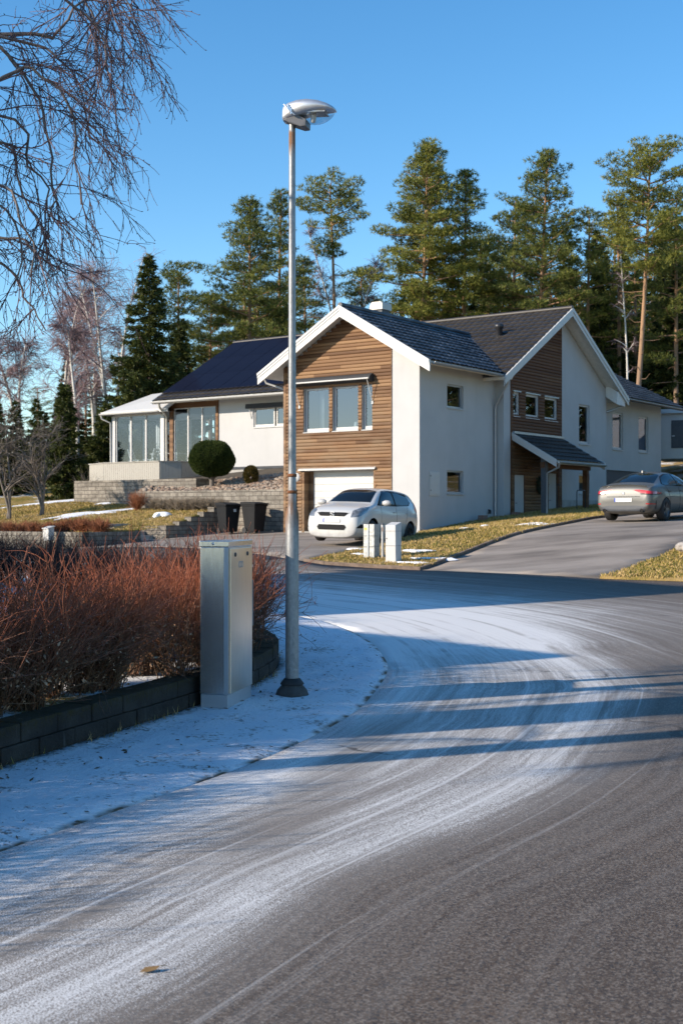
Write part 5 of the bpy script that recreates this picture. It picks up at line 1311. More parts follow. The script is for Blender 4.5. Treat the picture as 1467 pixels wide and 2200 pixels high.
# ------------------------------------------------------------------ trees
def mat_needles(name, a, b, c, sc=.9):
    t = NT(name); T_, r, _ = t.sep(t.uv())
    n = t.noise(t.obj(), sc, 4)
    col = t.ramp(t.math('ADD', t.math('MULTIPLY', r, .55), t.math('MULTIPLY', n, .5)), [(.25, a), (.52, b), (.80, c)])
    p = t.n('BsdfPrincipled'); t.set(p.inputs['Base Color'], col); p.inputs['Roughness'].default_value = .6; p.inputs['Specular IOR Level'].default_value = .25
    tr = t.n('BsdfTranslucent', Color=col)
    mx = t.n('MixShader', i0=.22, i1=p, i2=tr)
    t.t.links.new(mx.outputs[0], t.out.inputs[0]); return t.mat
M_PINE = mat_needles("pine_needles", (.060, .080, .018), (.175, .19, .036), (.34, .32, .066))
M_PINE2 = mat_needles("dark_pine_needles", (.045, .066, .019), (.125, .148, .034), (.245, .25, .058))
M_SPRUCE = mat_needles("spruce_needles", (.018, .029, .008), (.055, .070, .016), (.115, .125, .03))
M_YEW = mat_needles("clipped_yew", (.018, .030, .007), (.045, .068, .014), (.090, .115, .026), 3.0)
def mat_bark(name, lo, hi, z0, z1):
    t = NT(name); o = t.obj(); z = t.sep(o)[2]
    n = t.noise(t.mapping(o, (1, 1, .3)), 5.0, 5, .7)
    c = t.mix(t.vr(t.math('ADD', z, t.math('MULTIPLY', n, 2.5)), z0, z1), lo, hi); c = t.mix(t.vr(n, .5, .75), c, (.07, .05, .04))
    t.bsdf(c, .85, 0, t.bump(n, .8, .05), .2); return t.mat
M_BARK = mat_bark("pine_bark", (.20, .145, .11), (.33, .20, .115), 3.0, 9.0)
M_BARKD = simple("dark_bark", (.10, .075, .06), .9, var=.3, scale=8, bump=.6, bscale=20)
def mat_birchbark():
    t = NT("birch_bark"); o = t.obj(); n = t.noise(t.mapping(o, (2, 2, 9)), 2.2, 5, .7); z = t.sep(o)[2]
    c = t.mix(t.vr(n, .56, .66), (.56, .54, .50), (.06, .05, .045)); t.bsdf(c, .8, 0, None, .2); return t.mat
M_BIRCH = mat_birchbark()
M_BTWIG = simple("birch_twig", (.23, .155, .165), .7, var=.3, scale=2)
M_GREYTW = simple("grey_twig", (.15, .125, .105), .8, var=.3, scale=3)
def tufts(rng, C, dirs, ln, w, per=3, spread=.9):
    """needle tufts: thin triangles fanned round dirs at C"""
    n = len(C); C = np.repeat(C, per, 0); d = np.repeat(dirs, per, 0) + rng.normal(0, spread, (n * per, 3)); d /= np.linalg.norm(d, axis=1, keepdims=True)
    p = np.cross(d, rng.normal(0, 1, d.shape)); p /= np.maximum(np.linalg.norm(p, axis=1, keepdims=True), 1e-6)
    L = rng.uniform(.7, 1.15, (n * per, 1)) * ln
    V = np.stack([C - p * w, C + p * w, C + d * L], 1).reshape(-1, 3); F = np.arange(n * per * 3).reshape(-1, 3)
    r = np.repeat(np.repeat(rng.random(n), per), 3); U = np.stack([np.tile([0, 0, 1.], n * per), r], 1)
    return V, F, U
def finish_tree(name, loc, parts, label, group=None, cat='tree'):
    root = empty(name, loc); tag(root, label, cat, group)
    for pn, me in parts: link_mesh(pn, me, root)
    return root
def pine_parts(seed, H, cb, R, style='cone', nb=34, lean=(0, 0), tr=.20, nm=M_PINE, pad=.62, tcount=46, fork=False):
    rng = np.random.default_rng(seed); rnd = random.Random(seed)
    tb = MB(); k = 9; bx, by = rnd.uniform(-.25, .25), rnd.uniform(-.25, .25)
    ax = lambda t: np.array((lean[0] * t + bx * math.sin(t * 3.1) * .6, lean[1] * t + by * math.sin(t * 2.6 + 1) * .6, t * H))
    tb.tube([ax(i / (k - 1)) for i in range(k)], [tr * (1 - .82 * (i / (k - 1)) ** 1.1) + .012 for i in range(k)], 9)
    C = []; D = []; ga = rnd.uniform(0, 6)
    for i in range(nb):
        t = (i + rnd.uniform(.1, .9)) / nb; h = cb + (1 - cb) * (t ** .92) * .985
        az = ga + i * 2.4 + rnd.uniform(-.4, .4)
        if style == 'cone': pr = (1 - t) ** .66 * (.60 + .40 * min(1, t * 6)) + .07
        elif style == 'round': pr = math.sqrt(max(0, 1 - (t * 1.15 - .22) ** 2)) * .95 + .03
        elif style == 'flat': pr = .55 + .45 * t if t < .93 else .75
        else: pr = (1 - t) ** .45 * .8 + .18
        L = R * 1.40 * pr * rnd.uniform(.62, 1.12)
        if style == 'flat' and t < .35: L *= rnd.choice((.3, .5, .9))
        up = .10 + .55 * t + rnd.uniform(-.15, .2)
        d = np.array((math.cos(az), math.sin(az), up)); d /= np.linalg.norm(d)
        p0 = ax(h); pts = [p0]; q = p0.copy(); dd = d.copy()
        for s in range(4):
            dd = dd + np.array((rnd.uniform(-.2, .2), rnd.uniform(-.2, .2), (-.10 if s < 2 else .14))); dd /= np.linalg.norm(dd); q = q + dd * L / 4; pts.append(q.copy())
        tb.tube(pts, [.012 + tr * .28 * min(1, L / 2.5) * (1 - s / 4.3) for s in range(5)], 5)
        npad = max(2, int(L / .50)); 
        for j in range(npad):
            f = .38 + .62 * (j + rnd.random()) / npad if L > .9 else rnd.random(); s = min(3.999, f * 4); a = int(s); c = pts[a] * (1 - s + a) + pts[a + 1] * (s - a)
            side = np.cross(d, (0, 0, 1)); side /= max(np.linalg.norm(side), 1e-6)
            c = c + side * rnd.uniform(-.30, .30) * L * f * .8 + np.array((0, 0, rnd.uniform(-.05, .22)))
            r = pad * rnd.uniform(.55, 1.05) * (.75 + .25 * min(1, L / 2)); m = int(tcount * (r / pad) ** 2 * rnd.uniform(.7, 1.2)) + 6
            g = rng.normal(0, 1, (m, 3)); g /= np.linalg.norm(g, axis=1, keepdims=True); rad = rng.uniform(.35, 1, (m, 1)) ** .6
            pp = g * rad * np.array((r * 1.1, r * 1.1, r * .36)); C.append(c + pp); nd = g * np.array((1, 1, .7)) + np.array((0, 0, .45)) + d * .4; D.append(nd / np.linalg.norm(nd, axis=1, keepdims=True))
    for s in range(int(nb * (.5 if cb > .4 else .15))):                     # dead snags under the crown
        h = rnd.uniform(.25, 1) * cb; az = rnd.uniform(0, 6.28); L = rnd.uniform(.3, 1.3); p0 = ax(h)
        tb.tube([p0, p0 + np.array((math.cos(az) * L * .6, math.sin(az) * L * .6, -.02)), p0 + np.array((math.cos(az) * L, math.sin(az) * L, rnd.uniform(-.2, .25)))], [.028, .018, .008], 4)
    C = np.concatenate(C); D = np.concatenate(D)
    V, F, U = tufts(rng, C, D, .21, .016, 6, .9)
    return [('trunk', tb.mesh('trunk', M_BARK)), ('crown', np_mesh('crown', V, F, nm, False, U))]
def spruce_parts(seed, H, R, cb=.04, nb=90, nm=M_SPRUCE, dens=1.0, ln=.24, w=.035):
    rng = np.random.default_rng(seed); rnd = random.Random(seed); tb = MB(); tb.tube([(0, 0, 0), (.05, .03, H * .5), (0, 0, H)], [.02 + H * .012, .015 + H * .007, .01], 8)
    C = []; D = []
    for i in range(nb):
        t = (i + rnd.random()) / nb; h = H * (cb + (1 - cb) * t); L = R * ((1 - t) ** .85) * rnd.uniform(.72, 1.12) + .12; az = i * 2.4 + rnd.uniform(-.5, .5)
        d = np.array((math.cos(az), math.sin(az), 0)); sd_ = np.array((-d[1], d[0], 0)); m = int((14 + 60 * L * L * .42 + 34 * L) * dens)
        f = rng.random(m) ** .75; lat = rng.normal(0, .20, m) * L * (.25 + f * (1 - f) * 2.2); dr = -.42 * L * f + .30 * L * f ** 2.6 + .10 * L * t - rng.random(m) ** 2 * .22
        p = np.array((0, 0, h)) + d * (f * L)[:, None] + sd_ * lat[:, None] + np.array((0, 0, 1.)) * dr[:, None]
        C.append(p); nd = d * .9 + sd_ * np.sign(lat)[:, None] * .4 + np.array((0, 0, -.22)); D.append(np.broadcast_to(nd, p.shape) if nd.ndim == 1 else nd)
        tb.tube([(0, 0, h), tuple(np.array((0, 0, h - .2 * L)) + d * L * .6)], [.02 + .01 * L, .008], 4)
    V, F, U = tufts(rng, np.concatenate(C), np.concatenate(D), ln, w, 3, .55)
    return [('trunk', tb.mesh('trunk', M_BARKD)), ('crown', np_mesh('crown', V, F, nm, False, U))]
def bare_parts(seed, H, R, stems=1, tm=M_BIRCH, wm=M_BTWIG, tw=900, cb=.35, droop=.5, thick=.011, tr=.12):
    rng = np.random.default_rng(seed); rnd = random.Random(seed); tb = MB(); lim = []
    for s in range(stems):
        az = rnd.uniform(0, 6.28); sp = (.16 if stems > 1 else .03) * H
        P = [np.array((math.cos(az) * sp * t * t * 1.0 + .12 * math.sin(5 * t + s), math.sin(az) * sp * t * t + .10 * math.cos(4 * t), H * t * (.93 if s else 1))) for t in np.linspace(0, 1, 8)]
        tb.tube(P, [tr * (1 - .9 * t) + .012 for t in np.linspace(0, 1, 8)], 8)
        for i in range(int(20 / stems ** .5)):
            t = cb + (1 - cb) * rnd.random() ** .8; a = t * 7; j = min(6, int(a)); p0 = P[j] * (1 - a + j) + P[j + 1] * (a - j)
            L = R * (1.15 - t * .75) * rnd.uniform(.6, 1.1); az2 = rnd.uniform(0, 6.28); d = np.array((math.cos(az2), math.sin(az2), 1.15)); d /= np.linalg.norm(d)
            q = [p0]; 
            for k in range(4): d = d + np.array((rnd.uniform(-.15, .15), rnd.uniform(-.15, .15), -.10)); d /= np.linalg.norm(d); q.append(q[-1] + d * L / 4)
            tb.tube(q, [.035 * (1 - k / 4.6) * (1.2 - t) + .008 for k in range(5)], 5); lim.append(q)
        lim.append(P[4:])
    b = np.zeros((tw, 3)); dd = np.zeros((tw, 3))
    for i in range(tw):
        q = rnd.choice(lim); s = rnd.uniform(.2, len(q) - 1.001); a = int(s); b[i] = q[a] * (1 - s + a) + q[a + 1] * (s - a); v = q[a + 1] - q[a]; dd[i] = v / np.linalg.norm(v)
    dd = dd + rng.normal(0, .55, dd.shape); dd /= np.linalg.norm(dd, axis=1, keepdims=True)
    P = grow(rng, b, dd, rng.uniform(.35, .95, tw) * R * .62, 5, .4, .10, droop)
    parts = [tubes_np(P, np.linspace(thick, thick * .45, 5)[None] * np.ones((tw, 1)))]
    i = np.repeat(np.arange(tw), 3); k = rng.integers(1, 4, len(i)); d2 = P[i, k + 1] - P[i, k]; d2 /= np.linalg.norm(d2, axis=1, keepdims=True); d2 += rng.normal(0, .45, d2.shape); d2 /= np.linalg.norm(d2, axis=1, keepdims=True)
    Q = grow(rng, P[i, k], d2, rng.uniform(.25, .6, len(i)) * R * .40, 4, .3, .08, droop)
    parts.append(tubes_np(Q, np.linspace(thick * .7, thick * .35, 4)[None] * np.ones((len(i), 1))))
    V, F, U = join_np(parts)
    return [('trunk', tb.mesh('trunk', tm)), ('twigs', np_mesh('twigs', V, F, wm, False, U))]
def place(px, y): x = (px - 733.5) / 2700 * y; return x, y, gz(x, y) - .1
def ztop(py, y): return 1.6 + (1105 - py) / 2700 * y
GP_ = 'pines standing behind the house'
HERO = [ # px, Y, top py, crown base py, R px, style, seed, nb, lean px, label
 (533, 66, 428, 790, 92, 'cone', 1, 56, 4, 'broad conical pine left of the street lamp, tallest in its clump', M_PINE2),
 (604, 70, 414, 760, 50, 'cone', 2, 40, 0, 'slim pine directly behind the street lamp pole', M_PINE2),
 (717, 68, 403, 560, 62, 'flat', 3, 25, -8, 'flat-topped pine on a long bare trunk right of the street lamp', M_PINE),
 (886, 66, 312, 690, 96, 'cone', 4, 62, 32, 'tallest pine over the chimney with a dense layered crown', M_PINE),
 (912, 68, 350, 700, 66, 'open', 5, 38, 10, 'pine with a straight trunk just behind the tallest one over the chimney', M_PINE),
 (988, 67, 366, 720, 74, 'cone', 6, 46, 12, 'thin-crowned pine right of the tallest one over the chimney', M_PINE),
 (1152, 66, 328, 700, 92, 'cone', 7, 60, 24, 'dark pine above the right gable, with a ragged pointed top', M_PINE2),
 (1107, 72, 430, 740, 64, 'round', 8, 30, 0, 'smaller pine between the two tall ones above the ridge', M_PINE2),
 (1262, 69, 462, 740, 52, 'open', 9, 24, 4, 'slender pine with thin trunk right of the gable peak', M_PINE),
 (1356, 64, 318, 590, 84, 'round', 10, 46, 40, 'leaning pine with long bare orange trunk at the right edge', M_PINE),
 (1325, 71, 430, 700, 46, 'open', 11, 26, 0, 'crooked thin pine left of the bare orange trunk', M_PINE),
 (1452, 68, 425, 780, 62, 'round', 12, 36, 0, 'dense pine cut off by the right frame edge', M_PINE2),
 (395, 65, 585, 760, 50, 'flat', 13, 22, -10, 'small forked pine right of the dark spruce', M_PINE2),
 (455, 69, 640, 790, 55, 'round', 14, 26, 0, 'low bushy pine above the end of the solar roof', M_PINE2),
 (652, 74, 560, 720, 45, 'cone', 15, 26, 0, 'dim pine just right of the lamp pole, behind the others', M_PINE2),
 (775, 76, 590, 740, 50, 'round', 16, 26, 0, 'low dark pine by the chimney, in front of a bare birch', M_PINE2)]
for (px, y, tp, cbp, Rp, st, sd0, nb, ln, lb_, nm) in HERO:
    x, _, z0 = place(px, y); H = ztop(tp, y) - z0; cb = (ztop(cbp, y) - z0) / H; s = y / 2700
    parts = pine_parts(100 + sd0, H, max(.12, cb), Rp * s, st, nb, (ln * s, 0), .075 + .0045 * H, nm, .66, 66)
    finish_tree('pine_tree', (x, y, z0), parts, lb_, GP_)
# hero spruces
x, y, z0 = place(320, 60); finish_tree('spruce_tree', (x, y, z0), spruce_parts(3, ztop(545, 60) - z0, 2.9, .02, 130, dens=1.0), 'tall dark conical spruce behind the solar roof')
x, y, z0 = place(232, 57); finish_tree('spruce_tree', (x, y, z0), spruce_parts(5, ztop(865, 57) - z0, 1.7, .0, 60, dens=1.2), 'short broad spruce beside the sunroom')
x, y, z0 = place(140, 55); finish_tree('spruce_tree', (x, y, z0), spruce_parts(4, ztop(822, 55) - z0, 1.1, .0, 60, dens=1.4), 'narrow dark spruce in the left garden')
x, y, z0 = place(385, 63); finish_tree('spruce_tree', (x, y, z0), spruce_parts(8, ztop(700, 63) - z0, 2.3, .0, 80, dens=1.0), 'dark spruce filling the gap over the solar roof')
x, y, z0 = place(290, 58); finish_tree('spruce_tree', (x, y, z0), spruce_parts(9, ztop(800, 58) - z0, 2.0, .0, 70, dens=1.1), 'low dark spruce behind the sunroom roof')
# bare birches
for (px, y, tp, R_, st, sd0, lb_) in ((238, 64, 556, 2.6, 3, 1, 'rounded bare birch with forked white stems left of the spruce'), (130, 66, 585, 2.2, 2, 2, 'bare birch behind the drooping branches at the left'), (163, 60, 690, 1.5, 1, 3, 'thin reddish bare birch between two others'), (745, 72, 500, 1.5, 2, 4, 'faint bare birch right of the flat-topped pine'), (40, 62, 720, 2.0, 2, 5, 'bare birch at the left frame edge'), (1344, 66, 470, .9, 1, 6, 'white birch stem beside the bare orange pine trunk'), (200, 70, 640, 1.9, 2, 7, 'pale bare birch half hidden behind the rounded one')):
    x, _, z0 = place(px, y); finish_tree('birch_tree', (x, y, z0), bare_parts(30 + sd0, ztop(tp, y) - z0, R_, st, tw=800 if R_ > 1 else 150, thick=.0115, tr=.12 if R_ > 1 else .06), lb_)
# small fruit trees in the left garden
for (px, y, tp, R_, sd0, lb_) in ((15, 47, 905, 1.5, 1, 'gnarled leafless fruit tree at the left frame edge'), (86, 47.5, 930, 1.5, 2, 'low spreading leafless fruit tree in the left garden')):
    x = (px - 733.5) / 2700 * y; z0 = float(up_z(np.array([x]), np.array([y]))[0]) - .05; finish_tree('fruit_tree', (x, y, z0), bare_parts(50 + sd0, ztop(tp, y) - z0, R_, 3, M_GREYTW, M_GREYTW, 240, .25, -.1, .008, .045), lb_)
# the wood behind: copies of six grown trees
VAR = [pine_parts(201, 13, .32, 2.3, 'open', 30, tcount=34, nm=M_PINE2), pine_parts(202, 14, .22, 2.6, 'cone', 34, tcount=34, nm=M_PINE2), pine_parts(203, 12, .5, 2.0, 'round', 26, tcount=34), spruce_parts(204, 12, 2.3, .02, 80, dens=.8, ln=.3, w=.05), spruce_parts(205, 9, 1.8, .0, 70, dens=.8, ln=.28, w=.05)]
tops = [(-1500, 640), (-400, 700), (0, 775), (60, 760), (200, 720), (330, 660), (450, 640), (560, 570), (640, 610), (700, 690), (790, 690), (830, 600), (1000, 500), (1250, 500), (1467, 450), (2000, 430)]
rn = random.Random(77); cnt = 0
for row, (y0, n, pa, pb) in enumerate(((77, 28, 420, 1560), (84, 24, 330, 1640), (93, 26, 200, 1700), (88, 24, -1500, 330), (60, 6, -20, 190), (72, 7, 1230, 1560))):
    for k in range(n):
        px = pa + (pb - pa) * (k + rn.uniform(.1, .9)) / n; y = y0 + rn.uniform(-3, 3); tp = float(np.interp(px, [a for a, _ in tops], [b for _, b in tops])) + rn.uniform(0, 110) + (60 if row == 0 else 0)
        if row == 4: tp = rn.uniform(850, 930)
        if row == 5: tp = rn.uniform(560, 720)
        x, _, z0 = place(px, y); H = max(3.5, ztop(tp, y) - z0); v = rn.choice((0, 1, 2, 3, 4)) if row < 4 else rn.choice((3, 4)); ref = (13, 14, 12, 12, 9)[v]
        r = empty(('pine_tree', 'pine_tree', 'pine_tree', 'spruce_tree', 'spruce_tree')[v], (x, y, z0), rn.uniform(0, 6.28)); s = H / ref; r.scale = (max(s, .55) * rn.uniform(.9, 1.1),) * 2 + (s,)
        tag(r, ('tall pine deep in the wood beyond the house', 'dark spruce deep in the wood beyond the house')[0 if v < 3 else 1] if row != 4 else 'young dark spruce at the back of the left garden', 'tree', ('pines of the wood beyond the house' if v < 3 else 'spruces of the wood beyond the house') if row != 4 else 'young spruces in the left garden')
        for pn, me in VAR[v]: link_mesh(pn, me, r)
# trees across the street on the right, seen only in the windows and as shade on the house side
for k, (x, y, v, s) in enumerate(((19, 27, 1, 1.0), (23, 31, 3, 1.1), (26, 24, 0, 1.0), (20, 20, 3, .9), (28, 36, 2, 1.1), (31, 29, 1, 1.2), (25, 42, 3, 1.0), (24, 50, 1, .9), (29, 53, 3, 1.0), (34, 56, 1, 1.0), (40, 60, 0, 1.1), (30, 47, 2, .9), (36, 50, 3, 1.1), (44, 55, 1, 1.1), (22, 46, 3, .9), (26, 56, 1, .9), (32, 62, 3, 1.1), (38, 66, 1, 1.1), (27, 49, 0, 1.0), (33, 52, 1, 1.0), (41, 64, 3, 1.1), (23, 54, 4, 1.2), (48, 62, 2, 1.1), (37, 57, 3, 1.0))):
    r = empty('spruce_tree' if v > 2 else 'pine_tree', (x, y, gz(x, y) - .1), k * 1.3); s *= .72; r.scale = (s, s, s); tag(r, 'tree across the street to the right, mirrored in the side windows', 'tree', 'trees across the street')
    for pn, me in VAR[v]: link_mesh(pn, me, r)
for k, (x, y, v, s) in enumerate(((-44, 30, 1, .7), (-48, 26, 3, .8), (-52, 33, 0, .8), (-46, 22, 4, 1.0), (-55, 28, 1, .8), (-50, 38, 3, .8), (-58, 22, 2, .9), (-42, 36, 4, 1.0), (-60, 34, 1, .9), (-47, 16, 3, .7), (-45, 33, 3, .9), (-49, 29, 4, 1.2), (-43, 26, 3, .75), (-53, 36, 3, .9), (-51, 24, 1, .8), (-56, 31, 3, .9), (-48, 35, 1, .8), (-54, 20, 3, .9), (-61, 27, 3, 1.0), (-46, 28, 4, 1.1), (-44, 38, 3, .9), (-52, 40, 1, .8))):
    r = empty('spruce_tree' if v > 2 else 'pine_tree', (x, y, gz(x, y) - .1), k * 1.7); s *= .55; r.scale = (s, s, s); tag(r, 'added tree out of view at the left, darkening the front window reflections', 'tree', 'added trees out of view at the left')  # unseen trees, added to darken what the front windows reflect
    for pn, me in VAR[v]: link_mesh(pn, me, r)
# ------------------------------------------------------------------ shrubs
def ball_shrub(name, loc, rx, rz, n, ln, w, nm, label, trunk=.35, seed=1, shape=None):
    rng = np.random.default_rng(seed); g = rng.normal(0, 1, (n, 3)); g /= np.linalg.norm(g, axis=1, keepdims=True); rad = (1 - .12 * rng.random((n, 1)) ** 1.5)
    sq = 1.0 / np.maximum(np.abs(g) ** 2.12 @ np.ones(3), 1e-6) ** (1 / 2.12)
    p = g * rad * sq[:, None] * np.array((rx, rx, rz)); p[:, 2] += trunk + rz
    p += np.stack([lump(p[:, 0] * 3, p[:, 2] * 3, 1.5, 5 + i) for i in range(3)], 1) * rx * .11
    V, F, U = tufts(rng, p, g + np.array((0, 0, .35)), ln, w, 3, .5)
    core = MB(); core.lathe([(0, trunk + .06 * rz)] + [(rx * .84 * math.cos(a), trunk + rz + rz * .84 * math.sin(a)) for a in np.linspace(-1.35, 1.35, 10)] + [(0, trunk + rz * 1.85)], n=20)
    tb = MB(); tb.tube([(0, 0, -.1), (.02, 0, trunk + .2)], [.10, .08], 8)
    for a in range(4): tb.tube([(0, 0, trunk * .6), (.3 * math.cos(a * 1.6), .3 * math.sin(a * 1.6), trunk + .25)], [.05, .03], 5)
    return finish_tree(name, loc, [('trunk', tb.mesh('trunk', M_GREYTW)), ('crown', np_mesh('crown', V, F, nm, False, U)), ('inner_foliage', core.mesh('inner_foliage', nm))], label, None, 'shrub')
x, y = W(-9.67, 1.0); ball_shrub('topiary_shrub', (x, y, 2.56), .84, .67, 16000, .055, .014, M_YEW, 'big clipped evergreen ball on a short trunk in front of the white wall', .42)
M_GOLD = mat_needles("golden_conifer", (.03, .03, .008), (.09, .07, .018), (.19, .13, .035), 4.0)
x, y = W(-8.3, 1.6); z = float(rb_z(np.array([x]), np.array([y]))[0]); ball_shrub('conifer_shrub', (x, y, z), .26, .33, 2200, .06, .015, M_GOLD, 'small golden brown conifer bush by the white wall', .0, 2)
def twig_shrub(name, loc, R_, H, n, seed, mat, label, group=None, thick=.006):
    rng = np.random.default_rng(seed); b = rng.normal(0, .10 * R_, (n, 3)); b[:, 2] = -.05; a = rng.uniform(0, 6.283, n); sp = rng.uniform(0, 1, n) ** .6 * R_ / H * 1.1
    d = np.stack([np.cos(a) * sp, np.sin(a) * sp, np.ones(n)], 1); d /= np.linalg.norm(d, axis=1, keepdims=True)
    P = grow(rng, b, d, H * rng.uniform(.6, 1.05, n), 5, .3, .06); i = np.repeat(np.arange(n), 4); k = rng.integers(1, 4, len(i)); d2 = P[i, k + 1] - P[i, k]; d2 /= np.linalg.norm(d2, axis=1, keepdims=True); d2 += rng.normal(0, .4, d2.shape)
    Q = grow(rng, P[i, k], d2 / np.linalg.norm(d2, axis=1, keepdims=True), H * rng.uniform(.2, .45, len(i)), 4, .3, .05)
    V, F, U = join_np([tubes_np(P, np.linspace(thick, thick * .45, 5)[None] * np.ones((n, 1))), tubes_np(Q, np.linspace(thick * .7, thick * .4, 4)[None] * np.ones((len(i), 1)))])
    o = link_mesh(name, np_mesh(name, V, F, mat, False, U)); o.location = loc; tag(o, label, 'shrub', group); return o
M_ORTW = simple("orange_twig", (.24, .085, .035), .7, var=.35, scale=6); M_DRYG = simple("dry_stem", (.235, .19, .14), .85, var=.3, scale=6)
M_GRASSTW = simple("orange_grass", (.26, .13, .05), .8, var=.4, scale=5)
def upz1(u, t): x, y = W(u, t); return x, y, float(up_z(np.array([x]), np.array([y]))[0])
twig_shrub('shrub', upz1(-12.35, -.15), .42, .78, 160, 1, M_ORTW, 'rust coloured leafless shrub at the corner of the pebble bed wall')
for k in range(9): twig_shrub('shrub', upz1(-11.6 + k * .40, .02 - .03 * (k % 2)), .26, .52, 90, 10 + k, M_DRYG, 'dry grey brown perennial in the row along the block wall below the pebbles', 'dry perennials along the block wall', .008)
for k in range(10):
    twig_shrub('shrub', upz1(-16.2 + k * .62, -5.95 + .12 * (k % 2)), .48, .50, 170, 30 + k, M_GRASSTW if k < 6 else M_ORTW, 'low orange shrub in the clipped row on the street wall', 'orange shrubs on the street wall', .008)
for k in range(5): twig_shrub('shrub', upz1(-10.6 + k * .45, -5.3 + .15 * (k % 2)), .45, .55, 150, 50 + k, M_ORTW, 'rust coloured low shrub at the corner of the street wall', 'rust shrubs at the wall corner', .008)
twig_shrub('shrub', (*W(-17.6, 2.2), 2.0), .6, 1.5, 26, 71, M_GREYTW, 'sparse leafless climber stems in front of the beige deck boards')
# ------------------------------------------------------------------ big birch beside the street, its stems just outside the picture
rng = np.random.default_rng(11); rnd = random.Random(11)
bx, by = -5.3, 7.6; bz = gz(bx, by) + .15
tb = MB(); stems = []
for (tx, ty, H, r0) in ((-4.62, 8.75, 8.0, .13), (-5.15, 7.60, 9.0, .31), (-5.40, 6.08, 7.5, .19), (-5.20, 7.20, 9.0, .31)):
    P = [np.array((bx + (tx - bx) * min(1, t * 5) + .35 * max(0, t - .45), by + (ty - by) * min(1, t * 5), bz + H * t)) for t in np.linspace(0, 1, 9)]
    tb.tube(P, [r0 * (1 - .8 * t) + .012 for t in np.linspace(0, 1, 9)], 10); stems.append(P)
LIM = [ # stem, start fraction, path of (px,py,Y)
 (0, .58, [(-260, 120, 8.9), (-30, 70, 9.0), (99, 95, 9.0), (152, 160, 9.0), (193, 300, 9.0)]),
 (0, .60, [(-200, 60, 9.3), (60, 85, 9.1), (119, 80, 9.1), (185, 15, 9.2), (238, -20, 9.2), (297, 60, 9.2)]),
 (0, .55, [(-200, 120, 8.6), (0, 110, 8.5), (73, 180, 8.5), (106, 300, 8.5), (119, 430, 8.5), (132, 493, 8.5)]),
 (1, .52, [(-300, 60, 7.9), (-60, -10, 8.0), (112, -40, 8.1), (192, 60, 8.2), (238, 160, 8.2)]),
 (0, .45, [(-220, 250, 8.8), (-40, 200, 8.8), (30, 260, 8.7), (73, 380, 8.7), (112, 481, 8.7)]),
 (1, .46, [(-330, 260, 8.0), (-60, 190, 8.1), (60, 130, 8.2), (126, 190, 8.2), (165, 330, 8.2), (175, 440, 8.2)]),
 (0, .42, [(-220, 330, 9.3), (-50, 300, 9.4), (40, 340, 9.4), (79, 468, 9.4), (99, 567, 9.4)]),
 (1, .40, [(-330, 420, 7.8), (-70, 380, 7.9), (20, 400, 8.0), (60, 493, 8.0), (66, 592, 8.0)]),
 (0, .40, [(-240, 468, 9.0), (-80, 493, 9.0), (20, 508, 9.0), (99, 536, 9.0), (145, 598, 9.0)]),
 (0, .36, [(-240, 518, 9.2), (-80, 567, 9.2), (30, 598, 9.2), (79, 654, 9.2), (99, 710, 9.2)]),
 (1, .44, [(-300, 300, 8.4), (-80, 330, 8.4), (0, 420, 8.4), (40, 518, 8.4), (30, 617, 8.4)]),
 (1, .56, [(-300, -60, 8.2), (-20, -120, 8.3), (152, -110, 8.4), (238, -60, 8.4), (284, 20, 8.4)]),
 (1, .60, [(-300, -160, 7.6), (0, -260, 7.6), (152, -240, 7.6), (218, -120, 7.6), (231, 20, 7.6)]),
 (0, .64, [(-200, -80, 9.6), (40, -140, 9.6), (152, -60, 9.6), (205, 60, 9.6), (218, 180, 9.6)])]
limbs = []
for (s, f, pts) in LIM:
    a = f * 8; j = int(a); p0 = stems[s][j] * (1 - a + j) + stems[s][j + 1] * (a - j)
    C = [p0] + [np.array(at(*q)) for q in pts]; fine = []
    for i in range(len(C) - 1):
        for t in np.linspace(0, 1, 5)[:-1]: fine.append(C[i] * (1 - t) + C[i + 1] * t + rng.normal(0, .045, 3))
    fine.append(C[-1]); fine = np.array(fine)
    for _ in range(1): fine[1:-1] = (fine[:-2] + 2 * fine[1:-1] + fine[2:]) / 4
    n = len(fine); tb.tube(list(fine), [.016 * (1 - i / (n + 2)) ** 1.1 + .003 for i in range(n)], 6); limbs.append(fine)
for s in range(3):                                         # limbs on the far and near sides that only throw shade
    for k in range(9):
        a = rnd.uniform(3.6, 7.5); j = int(a); p0 = stems[s][j]; az = rnd.uniform(1.9, 5.6); L = rnd.uniform(1.2, 2.4); q = [p0]; d = np.array((math.cos(az), math.sin(az), .8))
        for i in range(6): d = d + np.array((0, 0, -.22)); d /= np.linalg.norm(d); q.append(q[-1] + d * L / 6)
        tb.tube(q, [.024 - .003 * i for i in range(7)], 5); limbs.append(np.array(q))
nl = len(LIM); B = []; D = []; Ls = []
for li, q in enumerate(limbs):
    m = (11 if li not in (6, 7, 8, 9, 10) else 6) if li < nl else 13
    for i in range(m):
        lo = 4.5 if li < nl else 1.5
        s = rnd.uniform(lo, len(q) - 1.01); j = int(s); B.append(q[j] * (1 - s + j) + q[j + 1] * (s - j)); v = q[j + 1] - q[j]; D.append(v / np.linalg.norm(v)); Ls.append(rnd.uniform(.30, .80))
B = np.array(B); D = np.array(D); D = D + rng.normal(0, .50, D.shape); D[:, 0] += .18; D /= np.linalg.norm(D, axis=1, keepdims=True); n1 = len(B)
P = grow(rng, B, D, np.array(Ls), 9, .35, .13, .8); parts = [tubes_np(P, np.linspace(.0050, .0022, 9)[None] * rng.uniform(.8, 1.2, (n1, 1)), 4)]
